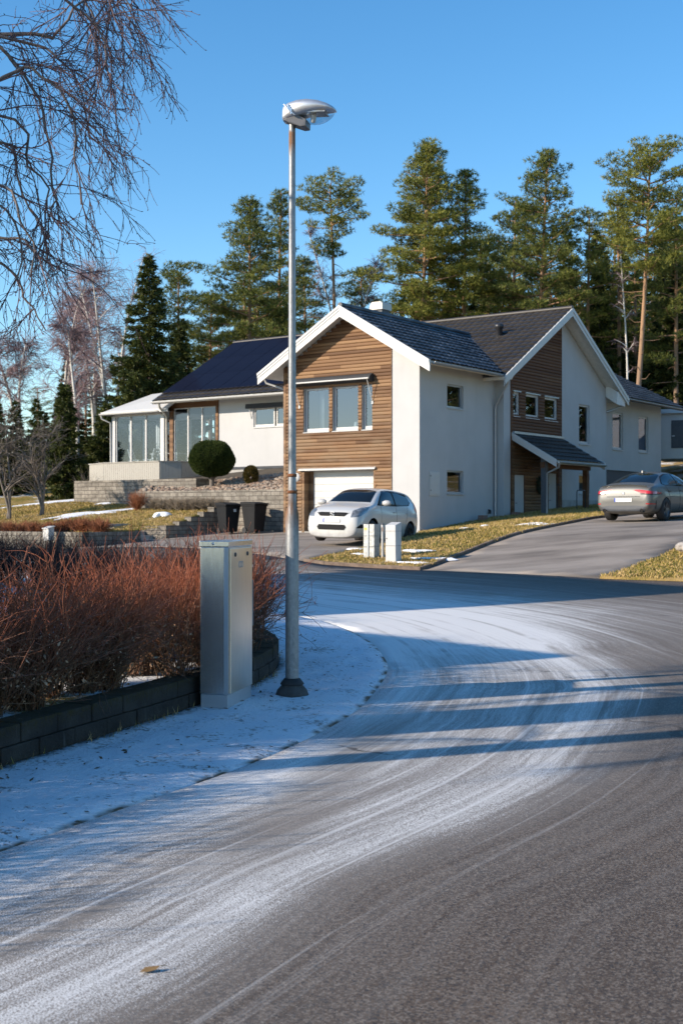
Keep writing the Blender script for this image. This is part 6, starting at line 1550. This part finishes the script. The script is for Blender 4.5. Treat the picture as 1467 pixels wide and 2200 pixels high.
i = np.repeat(np.arange(n1), 7); k = rng.integers(1, 8, len(i)); d2 = P[i, k + 1] - P[i, k]; d2 /= np.linalg.norm(d2, axis=1, keepdims=True); d2 += rng.normal(0, .42, d2.shape); d2 /= np.linalg.norm(d2, axis=1, keepdims=True)
Q = grow(rng, P[i, k], d2, rng.uniform(.10, .42, len(i)), 6, .3, .16, .45); parts.append(tubes_np(Q, np.linspace(.0028, .0017, 6)[None] * np.ones((len(i), 1)), 3))
i2 = np.repeat(np.arange(len(Q)), 2); k = rng.integers(1, 5, len(i2)); d3 = Q[i2, k + 1] - Q[i2, k]; d3 /= np.linalg.norm(d3, axis=1, keepdims=True); d3 += rng.normal(0, .5, d3.shape); d3 /= np.linalg.norm(d3, axis=1, keepdims=True)
Q2 = grow(rng, Q[i2, k], d3, rng.uniform(.05, .20, len(i2)), 4, .3, .14, .4); parts.append(tubes_np(Q2, np.linspace(.0022, .0015, 4)[None] * np.ones((len(i2), 1)), 3))
# buds
tipd = Q[:, 1:] - Q[:, :-1]; bp = Q[:, 1:].reshape(-1, 3); bd = tipd.reshape(-1, 3); bd = bd / np.linalg.norm(bd, axis=1, keepdims=True) + rng.normal(0, .5, bp.shape); bd /= np.linalg.norm(bd, axis=1, keepdims=True)
BP = np.stack([bp, bp + bd * .006, bp + bd * .014], 1); parts.append(tubes_np(BP, np.array([[.0015, .0042, .001]]) * np.ones((len(bp), 1)), 3))
V, F, U = join_np(parts)
M_NTWIG = simple("dark_birch_twig", (.11, .060, .058), .6, var=.35, scale=5)
M_NBARK = simple("mottled_bark", (.13, .105, .095), .85, var=.45, scale=14, bump=.5, bscale=40)
big = empty('birch_tree', (bx, by, bz)); tag(big, 'large leafless birch whose drooping twigs hang into the upper left sky', 'tree')
o = tb.build('trunk', M_NBARK, big, fixn=False); o.location = (-bx, -by, -bz)
o = link_mesh('twigs', np_mesh('twigs', V, F, M_NTWIG, False, U), big); o.location = (-bx, -by, -bz)
# ------------------------------------------------------------------ the neighbour's house at the left, outside the picture: its roof shades the street
def gable_house(label, p, d, L, w, ridge, eave, cat='house'):
    ang = math.atan2(d[1], d[0]); z0 = gz(p[0] + d[0] * L / 2, p[1] + d[1] * L / 2) - .1; r = empty('neighbour_house', (p[0], p[1], z0), ang); tag(r, label, cat)
    rz, ez = ridge - z0, eave - z0
    m = MB(); m.box((.35, -w + .4, -.3), (L - .35, w - .4, ez)); m.prism([(.35, -w + .4, ez), (.35, w - .4, ez), (.35, 0, rz - .25)], (L - .7, 0, 0)); m.build('wall', M_STUC, r)
    sl_ = math.hypot(w, rz - ez)
    tile_roof(r, (0, -w, ez), (1, 0, 0), (0, w / sl_, (rz - ez) / sl_), L, sl_, M_TILE); tile_roof(r, (0, w, ez), (1, 0, 0), (0, -w / sl_, (rz - ez) / sl_), L, sl_, M_TILE)
    f = lambda a, dd, b: (a, -w + .4 - dd, b)
    for k in range(int(L / 2.2)): window(r, f, 1.0 + k * 2.0, 2.0 + k * 2.0, 1.0, 2.2, rec=-.07, name='window')
    return r
nd = np.array((-.688, .725))
gable_house('low white gabled garage of the neighbour across the hedge', (-9.14, 9.25), nd, 6.4, 2.8, 5.36, 3.7)
gable_house('taller white gabled house of the neighbour with a dark tiled roof', (-10.4, 16.0), nd, 6.6, 3.9, 8.15, 5.9)
# white outbuilding at the right
ob = empty('outbuilding', (*at(1418, 955, 60)[:2], 4.75), R(-22)); tag(ob, 'white outbuilding with a dark planked door on the hill at the right', 'outbuilding')
m = MB(); m.box((-.3, 0, -.5), (6, 4, 1.65)); m.build('wall', M_WHITE, ob); m = MB(); m.box((-.5, -.2, 1.65), (6.2, 4.2, 1.85)); m.build('roof', M_WHITE, ob)
m = MB(); m.box((.50, -.03, .0), (1.75, -.005, 1.32))
for k in range(9): m.box((.51 + k * .137, -.04, .02), (.64 + k * .137, -.031, 1.30))
d = m.build('door', M_DKGREY, ob); m = MB(); m.prism([(.55, -.046, 1.02), (.68, -.046, 1.02), (1.72, -.046, .15), (1.6, -.046, .15)], (0, .006, 0)); m.box((.52, -.05, 1.02), (1.74, -.041, 1.12)); m.build('brace', M_DKGREY, d); m = MB(); m.box((.53, -.07, .55), (.66, -.04, .60)); m.build('handle', M_WHITE, d)
m = MB(); m.tube([(1.25, -.08, 1.12), (1.75, -.08, 1.14)], .02, 6); m.lathe([(.0, 0), (.14, .02), (.10, .22), (.04, .3), (0, .3)], (1.85, -.15, .9), 12); m.build('wall_light', M_WHITE, ob)
# ------------------------------------------------------------------ cars
from mathutils.bvhtree import BVHTree
def mat_paint(name, col, metal=0.0, rough=.32, coat=.8):
    t = NT(name); n = t.noise(t.obj(), 3.0, 4); z = t.sep(t.obj())[2]
    f = t.noise(t.obj(), 60.0, 3)
    dirt = t.math('MULTIPLY', t.vr(z, .55, .15), t.vr(n, .3, .6))
    c = t.mix(t.math('MULTIPLY', dirt, .45), col, (.20, .18, .16)); c = t.mix(t.math('MULTIPLY', t.vr(f, .4, .7), .08), c, (.3, .28, .26))
    t.bsdf(c, rough, metal, None, .5, Coat__Weight=coat, Coat__Roughness=.06); return t.mat
M_CWHITE = mat_paint("white_car_paint", (.52, .52, .51)); M_CSILV = mat_paint("silver_car_paint", (.105, .105, .10), .35, .45, .4)
def mat_cglass():
    t = NT("car_glass"); t.bsdf((.006, .008, .010), .04, 0, None, .35); return t.mat
M_CGLASS = mat_cglass()
M_TYRE = simple("tyre_rubber", (.018, .018, .019), .8, var=.2, scale=20); M_RIM = simple("alloy_rim", (.42, .42, .43), .35, .8); M_RIMG = simple("grey_rim", (.12, .12, .125), .4, .7); M_RIMD = simple("dark_wheel_cover", (.05, .05, .052), .4, .5)
M_BLKP = simple("black_trim", (.010, .010, .011), .7, spec=.2); M_REDL = simple("red_tail_light", (.42, .012, .014), .15, var=.15, Coat__Weight=.8); M_LAMPG = simple("headlight_lens", (.30, .30, .29), .16, .6, var=.5, scale=10, Coat__Weight=.6)
M_PLATE = simple("plate_white", (.66, .66, .65), .4, var=.03); M_PBLUE = simple("plate_blue", (.02, .06, .35), .4); M_CHROME = simple("chrome", (.75, .75, .76), .12, 1.0, var=.03)
def car_shell(st, arches, rw, paint, root, name='body'):
    """st rows: x, half width, underside, waist height, roof half width, top height, hood flag"""
    m = MB(); rows = []
    for (x, w, zb, zbelt, wr, zt, hood) in st:
        if hood: h = [(0, zb), (.72 * w, zb), (.95 * w, zb + .09), (w, zb + (zbelt - zb) * .42), (.995 * w, zb + (zbelt - zb) * .75), (.94 * w, zbelt), (.86 * w, zbelt + (zt - zbelt) * .45), (.72 * w, zbelt + (zt - zbelt) * .75), (.42 * w, zt - .006), (0, zt)]
        else: h = [(0, zb), (.72 * w, zb), (.95 * w, zb + .09), (w, zb + (zbelt - zb) * .42), (.995 * w, zb + (zbelt - zb) * .75), (.94 * w, zbelt), ((.92 * w + wr) / 2 + .012, (zbelt + zt) / 2 - .01), (wr, zt - .06), (wr * .66, zt - .012), (0, zt)]
        ring = [(x, y, z) for y, z in h] + [(x, -y, z) for y, z in h[-2:0:-1]]
        rows.append(ring)
    m.grid(rows, 0, True, True); n = len(rows[0]); m.add(rows[0], [tuple(range(n))]); m.add(rows[-1], [tuple(range(n))[::-1]])
    me = m.mesh('shell', paint); bm = bmesh.new(); bm.from_mesh(me); bmesh.ops.remove_doubles(bm, verts=bm.verts, dist=1e-5); bmesh.ops.recalc_face_normals(bm, faces=bm.faces); bm.to_mesh(me); bm.free()
    tmp = link_mesh('shell', me); sb = tmp.modifiers.new('s', 'SUBSURF'); sb.levels = 2; sb.render_levels = 2; cut = []
    for ax in arches:
        for s in (1, -1):
            c = MB(); c.tube([(ax, s * (rw - .28), .31), (ax, s * (rw + .3), .31)], .355, 36, smooth=False); co = c.build('cutter', M_BLKP); cut.append(co)
            b = tmp.modifiers.new('b', 'BOOLEAN'); b.operation = 'DIFFERENCE'; b.object = co; b.solver = 'EXACT'
            try: b.material_mode = 'TRANSFER'
            except Exception: pass
    dg = bpy.context.evaluated_depsgraph_get(); dg.update(); ev = tmp.evaluated_get(dg); nm = bpy.data.meshes.new_from_object(ev); nm.name = name
    for o in cut + [tmp]: bpy.data.objects.remove(o, do_unlink=True)
    bm = bmesh.new(); bm.from_mesh(nm); 
    for f in bm.faces: f.smooth = True
    tree = BVHTree.FromBMesh(bm)
    for e in bm.edges: e.smooth = not (len(e.link_faces) == 2 and e.calc_face_angle(0) > .6)
    bm.to_mesh(nm); bm.free()
    body = link_mesh(name, nm, root); return body, tree
def patch(tree, name, mat, parent, poly, org, a, b, off=.006, step=.03, thick=0.0):
    """polygon in the (a,b) frame at org, thrown along -(a x b) onto the body: lamps, glass and plates follow its curve"""
    a, b, org = Vector(a).normalized(), Vector(b).normalized(), Vector(org); d = -(a.cross(b)).normalized(); P = []; n = len(poly)
    for i in range(n):
        p, q = np.array(poly[i]), np.array(poly[(i + 1) % n]); k = max(1, int(np.linalg.norm(q - p) / step))
        for j in range(k): P.append(p + (q - p) * j / k)
    B = np.array(P); nb = len(B); g = np.stack(np.meshgrid(np.arange(B[:, 0].min(), B[:, 0].max(), step), np.arange(B[:, 1].min(), B[:, 1].max(), step)), -1).reshape(-1, 2)
    g = g[inside(B, g)]
    if len(g):
        D, _, _ = poly_dist(B, g, True); g = g[D > step * .4]
    co, _, fa, *_ = delaunay_2d_cdt([Vector(p) for p in np.r_[B, g]], [(i, (i + 1) % nb) for i in range(nb)], [list(range(nb))], 1, 1e-6)
    vs = []; ok = []; last = None
    for c in co:
        o = org + a * c[0] + b * c[1] - d * 3; h = tree.ray_cast(o, d)
        if h[0] is None: vs.append(last or (org + a * c[0] + b * c[1])); continue
        last = h[0] - d * off; vs.append(last)
    m = MB(); m.add(vs, [tuple(f) for f in fa], 0, True)
    o = m.build(name, mat, parent, fixn=False)
    bm = bmesh.new(); bm.from_mesh(o.data)
    for f in bm.faces:
        if f.normal.dot(d) > 0: f.normal_flip()
    bm.to_mesh(o.data); bm.free(); return o
def wheel(root, x, y, r, wd, side, rim, spokes, turn=0.0):
    w = empty('wheel', (x, y, r)); w.parent = root; w.rotation_euler = (0, 0, turn); s = side
    m = MB(); prof = [(r * .64, -wd / 2), (r * .9, -wd / 2), (r * .98, -wd * .42), (r, -wd * .25), (r, wd * .25), (r * .98, wd * .42), (r * .9, wd / 2), (r * .64, wd / 2)]
    n = 32; rows = [[(q * math.cos(2 * math.pi * k / n), z, q * math.sin(2 * math.pi * k / n)) for k in range(n)] for q, z in prof]; m.grid(rows, 0, True, True); m.build('tyre', M_TYRE, w)
    m = MB(); yo = s * wd * .40
    rows = [[(q * math.cos(2 * math.pi * k / n), z, q * math.sin(2 * math.pi * k / n)) for k in range(n)] for q, z in ((r * .66, s * wd * .48), (r * .60, s * wd * .46), (r * .58, s * wd * .1), (0.001, s * wd * .1))]; m.grid(rows, 0, True, True)
    for k in range(spokes):
        a = 2 * math.pi * k / spokes
        for da in ((-.10, .10) if spokes < 7 else (0,)):
            c, sn = math.cos(a + da), math.sin(a + da); px_, pz_ = -sn * r * .045, c * r * .045
            m.prism([(c * r * .10 + px_, yo, sn * r * .10 + pz_), (c * r * .61 + px_, yo + s * .01, sn * r * .61 + pz_), (c * r * .61 - px_, yo + s * .01, sn * r * .61 - pz_), (c * r * .10 - px_, yo, sn * r * .10 - pz_)], (0, -s * .02, 0))
    m.tube([(0, yo - s * .02, 0), (0, yo + s * .015, 0)], r * .16, 14); m.build('rim', rim, w); return w
def seam(tree, parent, pts, side):
    v = []
    for (x, z) in pts:
        h = tree.ray_cast(Vector((x, side * 3, z)), Vector((0, -side, 0)))
        if h[0] is not None: v.append(h[0] + Vector((0, side * .0005, 0)))
    if len(v) > 1: m = MB(); m.tube(v, .0045, 4); m.build('door_seam', M_BLKP, parent)
def lin(a, b, n): return [(a[0] + (b[0] - a[0]) * i / n, a[1] + (b[1] - a[1]) * i / n) for i in range(n + 1)]
# ---- small hatchback, front towards +x
hb = empty('parked_car', (0, 0, 0)); tag(hb, 'small white hatchback parked nose out before the garage door', 'car')
ST = [(1.945, .58, .12, .42, .4, .54, 1), (1.93, .69, .10, .60, .4, .69, 1), (1.84, .78, .08, .72, .5, .82, 1), (1.62, .825, .08, .83, .5, .93, 1), (1.34, .845, .10, .91, .5, .995, 1), (1.10, .845, .10, .96, .5, 1.05, 1), (.98, .845, .10, .975, .68, 1.09, 0), (.66, .845, .10, .985, .65, 1.29, 0), (.28, .848, .10, .995, .61, 1.48, 0), (-.10, .848, .10, 1.005, .60, 1.53, 0), (-.62, .848, .10, 1.015, .595, 1.54, 0), (-1.05, .85, .10, 1.035, .585, 1.525, 0), (-1.45, .845, .12, 1.06, .575, 1.505, 0), (-1.70, .83, .12, 1.07, .56, 1.475, 0), (-1.82, .81, .14, 1.05, .55, 1.36, 0), (-1.90, .79, .16, .98, .57, 1.12, 0), (-1.955, .76, .18, .82, .56, .88, 0), (-1.965, .66, .20, .56, .50, .62, 0)]
body, T = car_shell(ST, (1.13, -1.30), .84, M_CWHITE, hb)
for s in (1, -1):
    X = (s * -1, 0, 0)  # a x b must face outwards on each side
    a_ = (-1, 0, 0) if s > 0 else (1, 0, 0); k = -1 if s > 0 else 1
    sid = lambda pts: [(k * x, z) for x, z in pts]
    patch(T, 'front_side_window', M_CGLASS, body, sid([(.68, 1.02), (-.30, 1.045), (-.30, 1.43), (.20, 1.41), (.46, 1.24)]), (0, 0, 0), a_, (0, 0, 1))
    patch(T, 'rear_side_window', M_CGLASS, body, sid([(-.39, 1.05), (-1.22, 1.10), (-1.36, 1.18), (-1.28, 1.385), (-.39, 1.43)]), (0, 0, 0), a_, (0, 0, 1))
    patch(T, 'window_surround', M_BLKP, body, sid([(.82, 1.005), (-.345, 1.03), (-1.25, 1.082), (-1.41, 1.18), (-1.30, 1.405), (-.345, 1.45), (.18, 1.43), (.46, 1.265)]), (0, 0, 0), a_, (0, 0, 1), .003)
    seam(T, body, lin((.62, .98), (.66, .32), 14) + lin((.66, .32), (-.30, .30), 3)[1:], s); seam(T, body, lin((-.34, 1.02), (-.36, .30), 14), s); seam(T, body, lin((-1.14, 1.08), (-.98, .62), 8) + lin((-.98, .62), (-.90, .34), 6)[1:], s)
    for hx in (-.20, -1.02):
        h = T.ray_cast(Vector((hx, s * 3, .86)), Vector((0, -s, 0)))
        if h[0] is not None: m = MB(); m.tube([h[0] + Vector((.08, s * .012, 0)), h[0] + Vector((0, s * .03, .004)), h[0] + Vector((-.08, s * .012, 0))], .012, 6); m.build('door_handle', M_CWHITE, body)
    m = MB(); m.lathe([(0, -.10), (.055, -.085), (.085, -.03), (.088, .03), (.06, .09), (0, .10)], n=14); mi = m.build('mirror', M_CWHITE, body); mi.location = (.66, s * .985, 1.08); mi.rotation_euler = (R(90), 0, 0); mi.scale = (.9, .95, 1.3)
    m = MB(); m.box((.62, s * .84, 1.02), (.70, s * .93, 1.06)); m.build('mirror_arm', M_BLKP, body)
    dq = Vector((.80, s * .60, 0)).normalized(); aq = Vector((0, 0, 1)).cross(dq)
    patch(T, 'headlight', M_LAMPG, body, [(s * x, z) for x, z in [(-.34, .64), (-.10, .67), (.13, .80), (.24, .95), (.02, .93), (-.26, .82)]], dq * 0 + Vector((1.42, s * .58, 0)), aq, (0, 0, 1), .008)
    patch(T, 'fog_light_recess', M_BLKP, body, [(s * x, z) for x, z in [(-.20, .36), (.10, .37), (.13, .46), (-.06, .47)]], Vector((1.42, s * .58, 0)), aq, (0, 0, 1), .006)
    patch(T, 'tail_light', M_REDL, body, sid([(-1.56, 1.02), (-1.76, .92), (-1.88, 1.0), (-1.74, 1.24)]), (0, 0, 0), a_, (0, 0, 1), .008)
    wheel(hb, 1.13, s * .735, .30, .19, s, M_RIMD, 7, .10); wheel(hb, -1.30, s * .735, .30, .19, s, M_RIMD, 7)
F_ = ((0, 1, 0), (0, 0, 1))
dq = Vector((.62, 0, .78)).normalized(); bq = dq.cross(Vector((0, 1, 0)))
patch(T, 'windscreen', M_CGLASS, body, [(-.62, -.37), (-.30, -.42), (.30, -.42), (.62, -.37), (.50, .32), (.25, .36), (-.25, .36), (-.50, .32)], (.62, 0, 1.29), (0, 1, 0), bq)
gr = patch(T, 'grille', M_BLKP, body, [(-.36, .66), (.36, .66), (.46, .755), (.36, .77), (-.36, .77), (-.46, .755)], (0, 0, 0), *F_, .008)
patch(T, 'lower_grille', M_BLKP, body, [(-.38, .30), (.38, .30), (.43, .38), (.38, .44), (-.38, .44), (-.43, .38)], (0, 0, 0), *F_, .008)
pl = patch(T, 'number_plate', M_PLATE, body, [(-.25, .505), (.25, .505), (.25, .615), (-.25, .615)], (0, 0, 0), *F_, .02, .06); patch(T, 'plate_band', M_PBLUE, pl, [(-.255, .502), (-.215, .502), (-.215, .618), (-.255, .618)], (0, 0, 0), *F_, .023, .05)
h = T.ray_cast(Vector((3, 0, .715)), Vector((-1, 0, 0)))[0]
m = MB(); q = [(.058, .034), (.03, .056), (-.03, .056), (-.058, .03), (.055, -.022), (.058, -.034), (.03, -.056), (-.03, -.056), (-.058, -.034)]
m.tube([(h.x + .02, y, .715 + z) for y, z in q], .015, 5); m.build('emblem', M_PLATE, gr)
patch(T, 'hood_edge', M_BLKP, body, [(-.5, .752), (.5, .752), (.5, .758), (-.5, .758)], (0, 0, 0), *F_, .002)
m = MB(); m.tube([(-.55, 0, 1.50), (-.75, 0, 1.66)], .008, 6); m.build('aerial', M_BLKP, body)
m = MB()
for s in (.30, -.25): m.tube([(.88, s, 1.045), (.62, s - .42, 1.20 + .015)], .009, 5)
m.build('wiper', M_BLKP, body)
patch(T, 'rear_window', M_CGLASS, body, [(-.5, 1.05), (.5, 1.05), (.42, 1.36), (-.42, 1.36)], (0, 0, 0), (0, -1, 0), (0, 0, 1))
x, y = .60, 34.9; ang = R(-90 - 27); hb.location = (x, y, gz(x, y) + .004); hb.rotation_euler = (R(-1.5), R(-2.2), ang)
# ---- silver saloon, seen from its tail (front = +x)
sd_ = empty('parked_car', (0, 0, 0)); tag(sd_, 'silver grey four-door coupe parked tail towards the street on the side driveway', 'car')
ST = [(2.26, .52, .26, .42, .4, .52, 1), (2.24, .66, .22, .58, .4, .64, 1), (2.12, .80, .19, .70, .5, .76, 1), (1.80, .87, .17, .82, .5, .88, 1), (1.40, .89, .17, .87, .5, .94, 1), (1.08, .89, .17, .90, .5, .985, 1), (.94, .89, .17, .915, .66, 1.02, 0), (.60, .89, .17, .925, .62, 1.20, 0), (.22, .89, .17, .935, .58, 1.36, 0), (-.20, .89, .17, .945, .56, 1.415, 0), (-.62, .89, .17, .955, .545, 1.405, 0), (-1.00, .895, .17, .965, .53, 1.355, 0), (-1.35, .90, .18, .985, .54, 1.255, 0), (-1.66, .895, .19, .995, .57, 1.135, 0), (-1.84, .885, .20, .985, .70, 1.065, 0), (-2.06, .86, .22, .96, .74, 1.04, 0), (-2.17, .82, .25, .90, .72, 1.00, 0), (-2.22, .78, .28, .80, .66, .88, 0), (-2.255, .74, .32, .62, .6, .68, 0), (-2.25, .62, .36, .50, .5, .54, 0)]
body, T = car_shell(ST, (1.36, -1.31), .90, M_CSILV, sd_)
for s in (1, -1):
    a_ = (-1, 0, 0) if s > 0 else (1, 0, 0); k = -1 if s > 0 else 1; sid = lambda pts: [(k * x, z) for x, z in pts]
    patch(T, 'front_side_window', M_CGLASS, body, sid([(.78, .965), (-.24, .985), (-.24, 1.325), (.14, 1.305), (.48, 1.16)]), (0, 0, 0), a_, (0, 0, 1))
    patch(T, 'rear_side_window', M_CGLASS, body, sid([(-.30, .985), (-1.20, 1.02), (-1.32, 1.05), (-1.02, 1.235), (-.66, 1.315), (-.30, 1.325)]), (0, 0, 0), a_, (0, 0, 1))
    patch(T, 'window_surround', M_BLKP, body, sid([(.86, .952), (-.27, .972), (-1.24, 1.008), (-1.38, 1.05), (-1.02, 1.255), (-.66, 1.335), (-.27, 1.343), (.14, 1.325), (.50, 1.175)]), (0, 0, 0), a_, (0, 0, 1), .003)
    seam(T, body, lin((-.27, .97), (-.28, .28), 14), s); seam(T, body, lin((-1.2, 1.0), (-1.02, .66), 8) + lin((-1.02, .66), (-.94, .30), 6)[1:], s); seam(T, body, lin((.80, .94), (.86, .30), 14), s)
    for hx in (-.12, -1.02):
        h = T.ray_cast(Vector((hx, s * 3, .84)), Vector((0, -s, 0)))
        if h[0] is not None: m = MB(); m.tube([h[0] + Vector((.1, s * .012, 0)), h[0] + Vector((0, s * .03, .004)), h[0] + Vector((-.1, s * .012, 0))], .013, 6); m.build('door_handle', M_CSILV, body)
    m = MB(); m.lathe([(0, -.10), (.06, -.08), (.08, 0), (.06, .09), (0, .1)], n=12); mi = m.build('mirror', M_CSILV, body); mi.location = (.72, s * 1.02, 1.0); mi.rotation_euler = (R(90), 0, 0)
    dq = Vector((-.86, s * .50, 0)).normalized(); aq = Vector((0, 0, 1)).cross(dq)
    patch(T, 'tail_light', M_REDL, body, [(-s * x, z) for x, z in [(.46, .775), (.20, .77), (-.14, .80), (-.34, .89), (-.20, .90), (.02, .87), (.30, .835), (.47, .81)]], Vector((-2.0, s * .55, 0)), aq, (0, 0, 1), .010)
    patch(T, 'tail_light_band', M_BLKP, body, [(-s * x, z) for x, z in [(.50, .755), (.20, .748), (-.14, .765), (-.16, .79), (.20, .765), (.50, .775)]], Vector((-2.0, s * .55, 0)), aq, (0, 0, 1), .007)
    patch(T, 'reflector', M_REDL, body, [(-s * x, z) for x, z in [(.30, .475), (-.02, .485), (-.02, .515), (.30, .50)]], Vector((-2.0, s * .55, 0)), aq, (0, 0, 1), .006)
    patch(T, 'side_vent', M_BLKP, body, sid([(-1.93, .34), (-1.96, .34), (-1.99, .56), (-1.96, .60)]), (0, 0, 0), a_, (0, 0, 1), .006)
    wheel(sd_, 1.36, s * .79, .325, .225, s, M_RIMG, 5); wheel(sd_, -1.31, s * .79, .325, .225, s, M_RIMG, 5)
    m = MB(); m.tube([(-2.28, s * .56, .31), (-2.10, s * .56, .31)], .055, 16, cap=False); m.tube([(-2.275, s * .56, .31), (-2.27, s * .56, .31)], .045, 14, 1); m.build('exhaust_tip', [M_CHROME, M_BLKP], body)
B_ = ((0, -1, 0), (0, 0, 1))
dq = Vector((-.30, 0, .95)).normalized(); bq = dq.cross(Vector((0, -1, 0)))
patch(T, 'rear_window', M_CGLASS, body, [(-.66, -.38), (-.3, -.43), (.3, -.43), (.66, -.38), (.50, .40), (.25, .44), (-.25, .44), (-.50, .40)], (-1.32, 0, 1.24), (0, -1, 0), bq)
dq = Vector((.62, 0, .78)).normalized(); bq = dq.cross(Vector((0, 1, 0)))
patch(T, 'windscreen', M_CGLASS, body, [(-.62, -.36), (.62, -.36), (.48, .28), (-.48, .28)], (.58, 0, 1.2), (0, 1, 0), bq)
patch(T, 'boot_seam', M_BLKP, body, [(-.50, .695), (.50, .695), (.50, .706), (-.50, .706)], (0, 0, 0), *B_, .004)
pl = patch(T, 'number_plate', M_PLATE, body, [(-.26, .555), (.26, .555), (.26, .665), (-.26, .665)], (0, 0, 0), *B_, .014, .06); patch(T, 'plate_band', M_PBLUE, pl, [(-.265, .552), (-.225, .552), (-.225, .668), (-.265, .668)], (0, 0, 0), *B_, .017, .05)
for k, px_ in enumerate((-.17, -.11, -.05, .06, .12, .18)): patch(T, 'plate_mark', simple("plate_ink", (.45, .45, .46), .5), pl, [(px_ - .014, .585), (px_ + .014, .585), (px_ + .014, .64), (px_ - .014, .64)], (0, 0, 0), *B_, .017, .05)
patch(T, 'diffuser', M_DKGREY, body, [(-.62, .29), (.62, .29), (.68, .42), (.40, .45), (-.40, .45), (-.68, .42)], (0, 0, 0), *B_, .006)
h = T.ray_cast(Vector((-4, 0, .80)), Vector((1, 0, 0)))[0]
m = MB(); m.lathe([(0, .012), (.034, .010), (.042, .004), (.042, 0)], n=20); e = m.build('emblem', M_PLATE, body); e.location = (h.x - .002, 0, .80); e.rotation_euler = (0, R(-90), 0); m = MB(); m.lathe([(.043, .009), (.043, .013), (.034, .014), (.034, .010)], n=20); m.build('emblem_ring', M_CHROME, e)
m = MB(); m.prism([(-.92, -.02, 1.375), (-.72, -.025, 1.40), (-.90, -.012, 1.44)], (0, .04, 0)); m.build('aerial', M_CSILV, body)
m = MB(); P = [[(-2.14 - .05 * t, y, 1.005 + .035 * t - .04 * (abs(y) / .66) ** 2) for y in np.linspace(-.68, .68, 13)] for t in (0, .6, 1)]; m.grid(P); m.build('boot_lip', M_CSILV, body, fixn=False)
x, y = 9.30, 37.3; sd_.location = (x, y, gz(x, y) + .03); sd_.rotation_euler = (0, R(-1.5), math.atan2(.80, .60))

# ------------------------------------------------------------------ separate pieces become parts of their own
def split_pieces(o):
    me = o.data; n = len(me.vertices); par = list(range(n))
    def find(a):
        while par[a] != a: par[a] = par[par[a]]; a = par[a]
        return a
    for e in me.edges:
        a, b = find(e.vertices[0]), find(e.vertices[1])
        if a != b: par[a] = b
    comp = {}
    for p in me.polygons: comp.setdefault(find(p.vertices[0]), []).append(p)
    if len(comp) < 2: return
    base = o.name.split('.')[0]; first = True
    for polys in comp.values():
        idx = {}; fs = []
        for p in polys: fs.append([idx.setdefault(v, len(idx)) for v in p.vertices])
        nm = bpy.data.meshes.new(base); nm.from_pydata([me.vertices[v].co[:] for v in idx], [], fs)
        for m in me.materials: nm.materials.append(m)
        nm.polygons.foreach_set('use_smooth', [p.use_smooth for p in polys]); nm.polygons.foreach_set('material_index', [p.material_index for p in polys]); nm.update()
        if first: o.data = nm; first = False
        else: c = o.copy(); c.data = nm; COL.objects.link(c)
for o in list(COL.objects):
    if o.type == 'MESH' and o.name.split('.')[0] in ('plinth', 'door_jamb', 'corner_board', 'curtain', 'hatch_lock', 'wood_frame', 'wiper'): split_pieces(o)
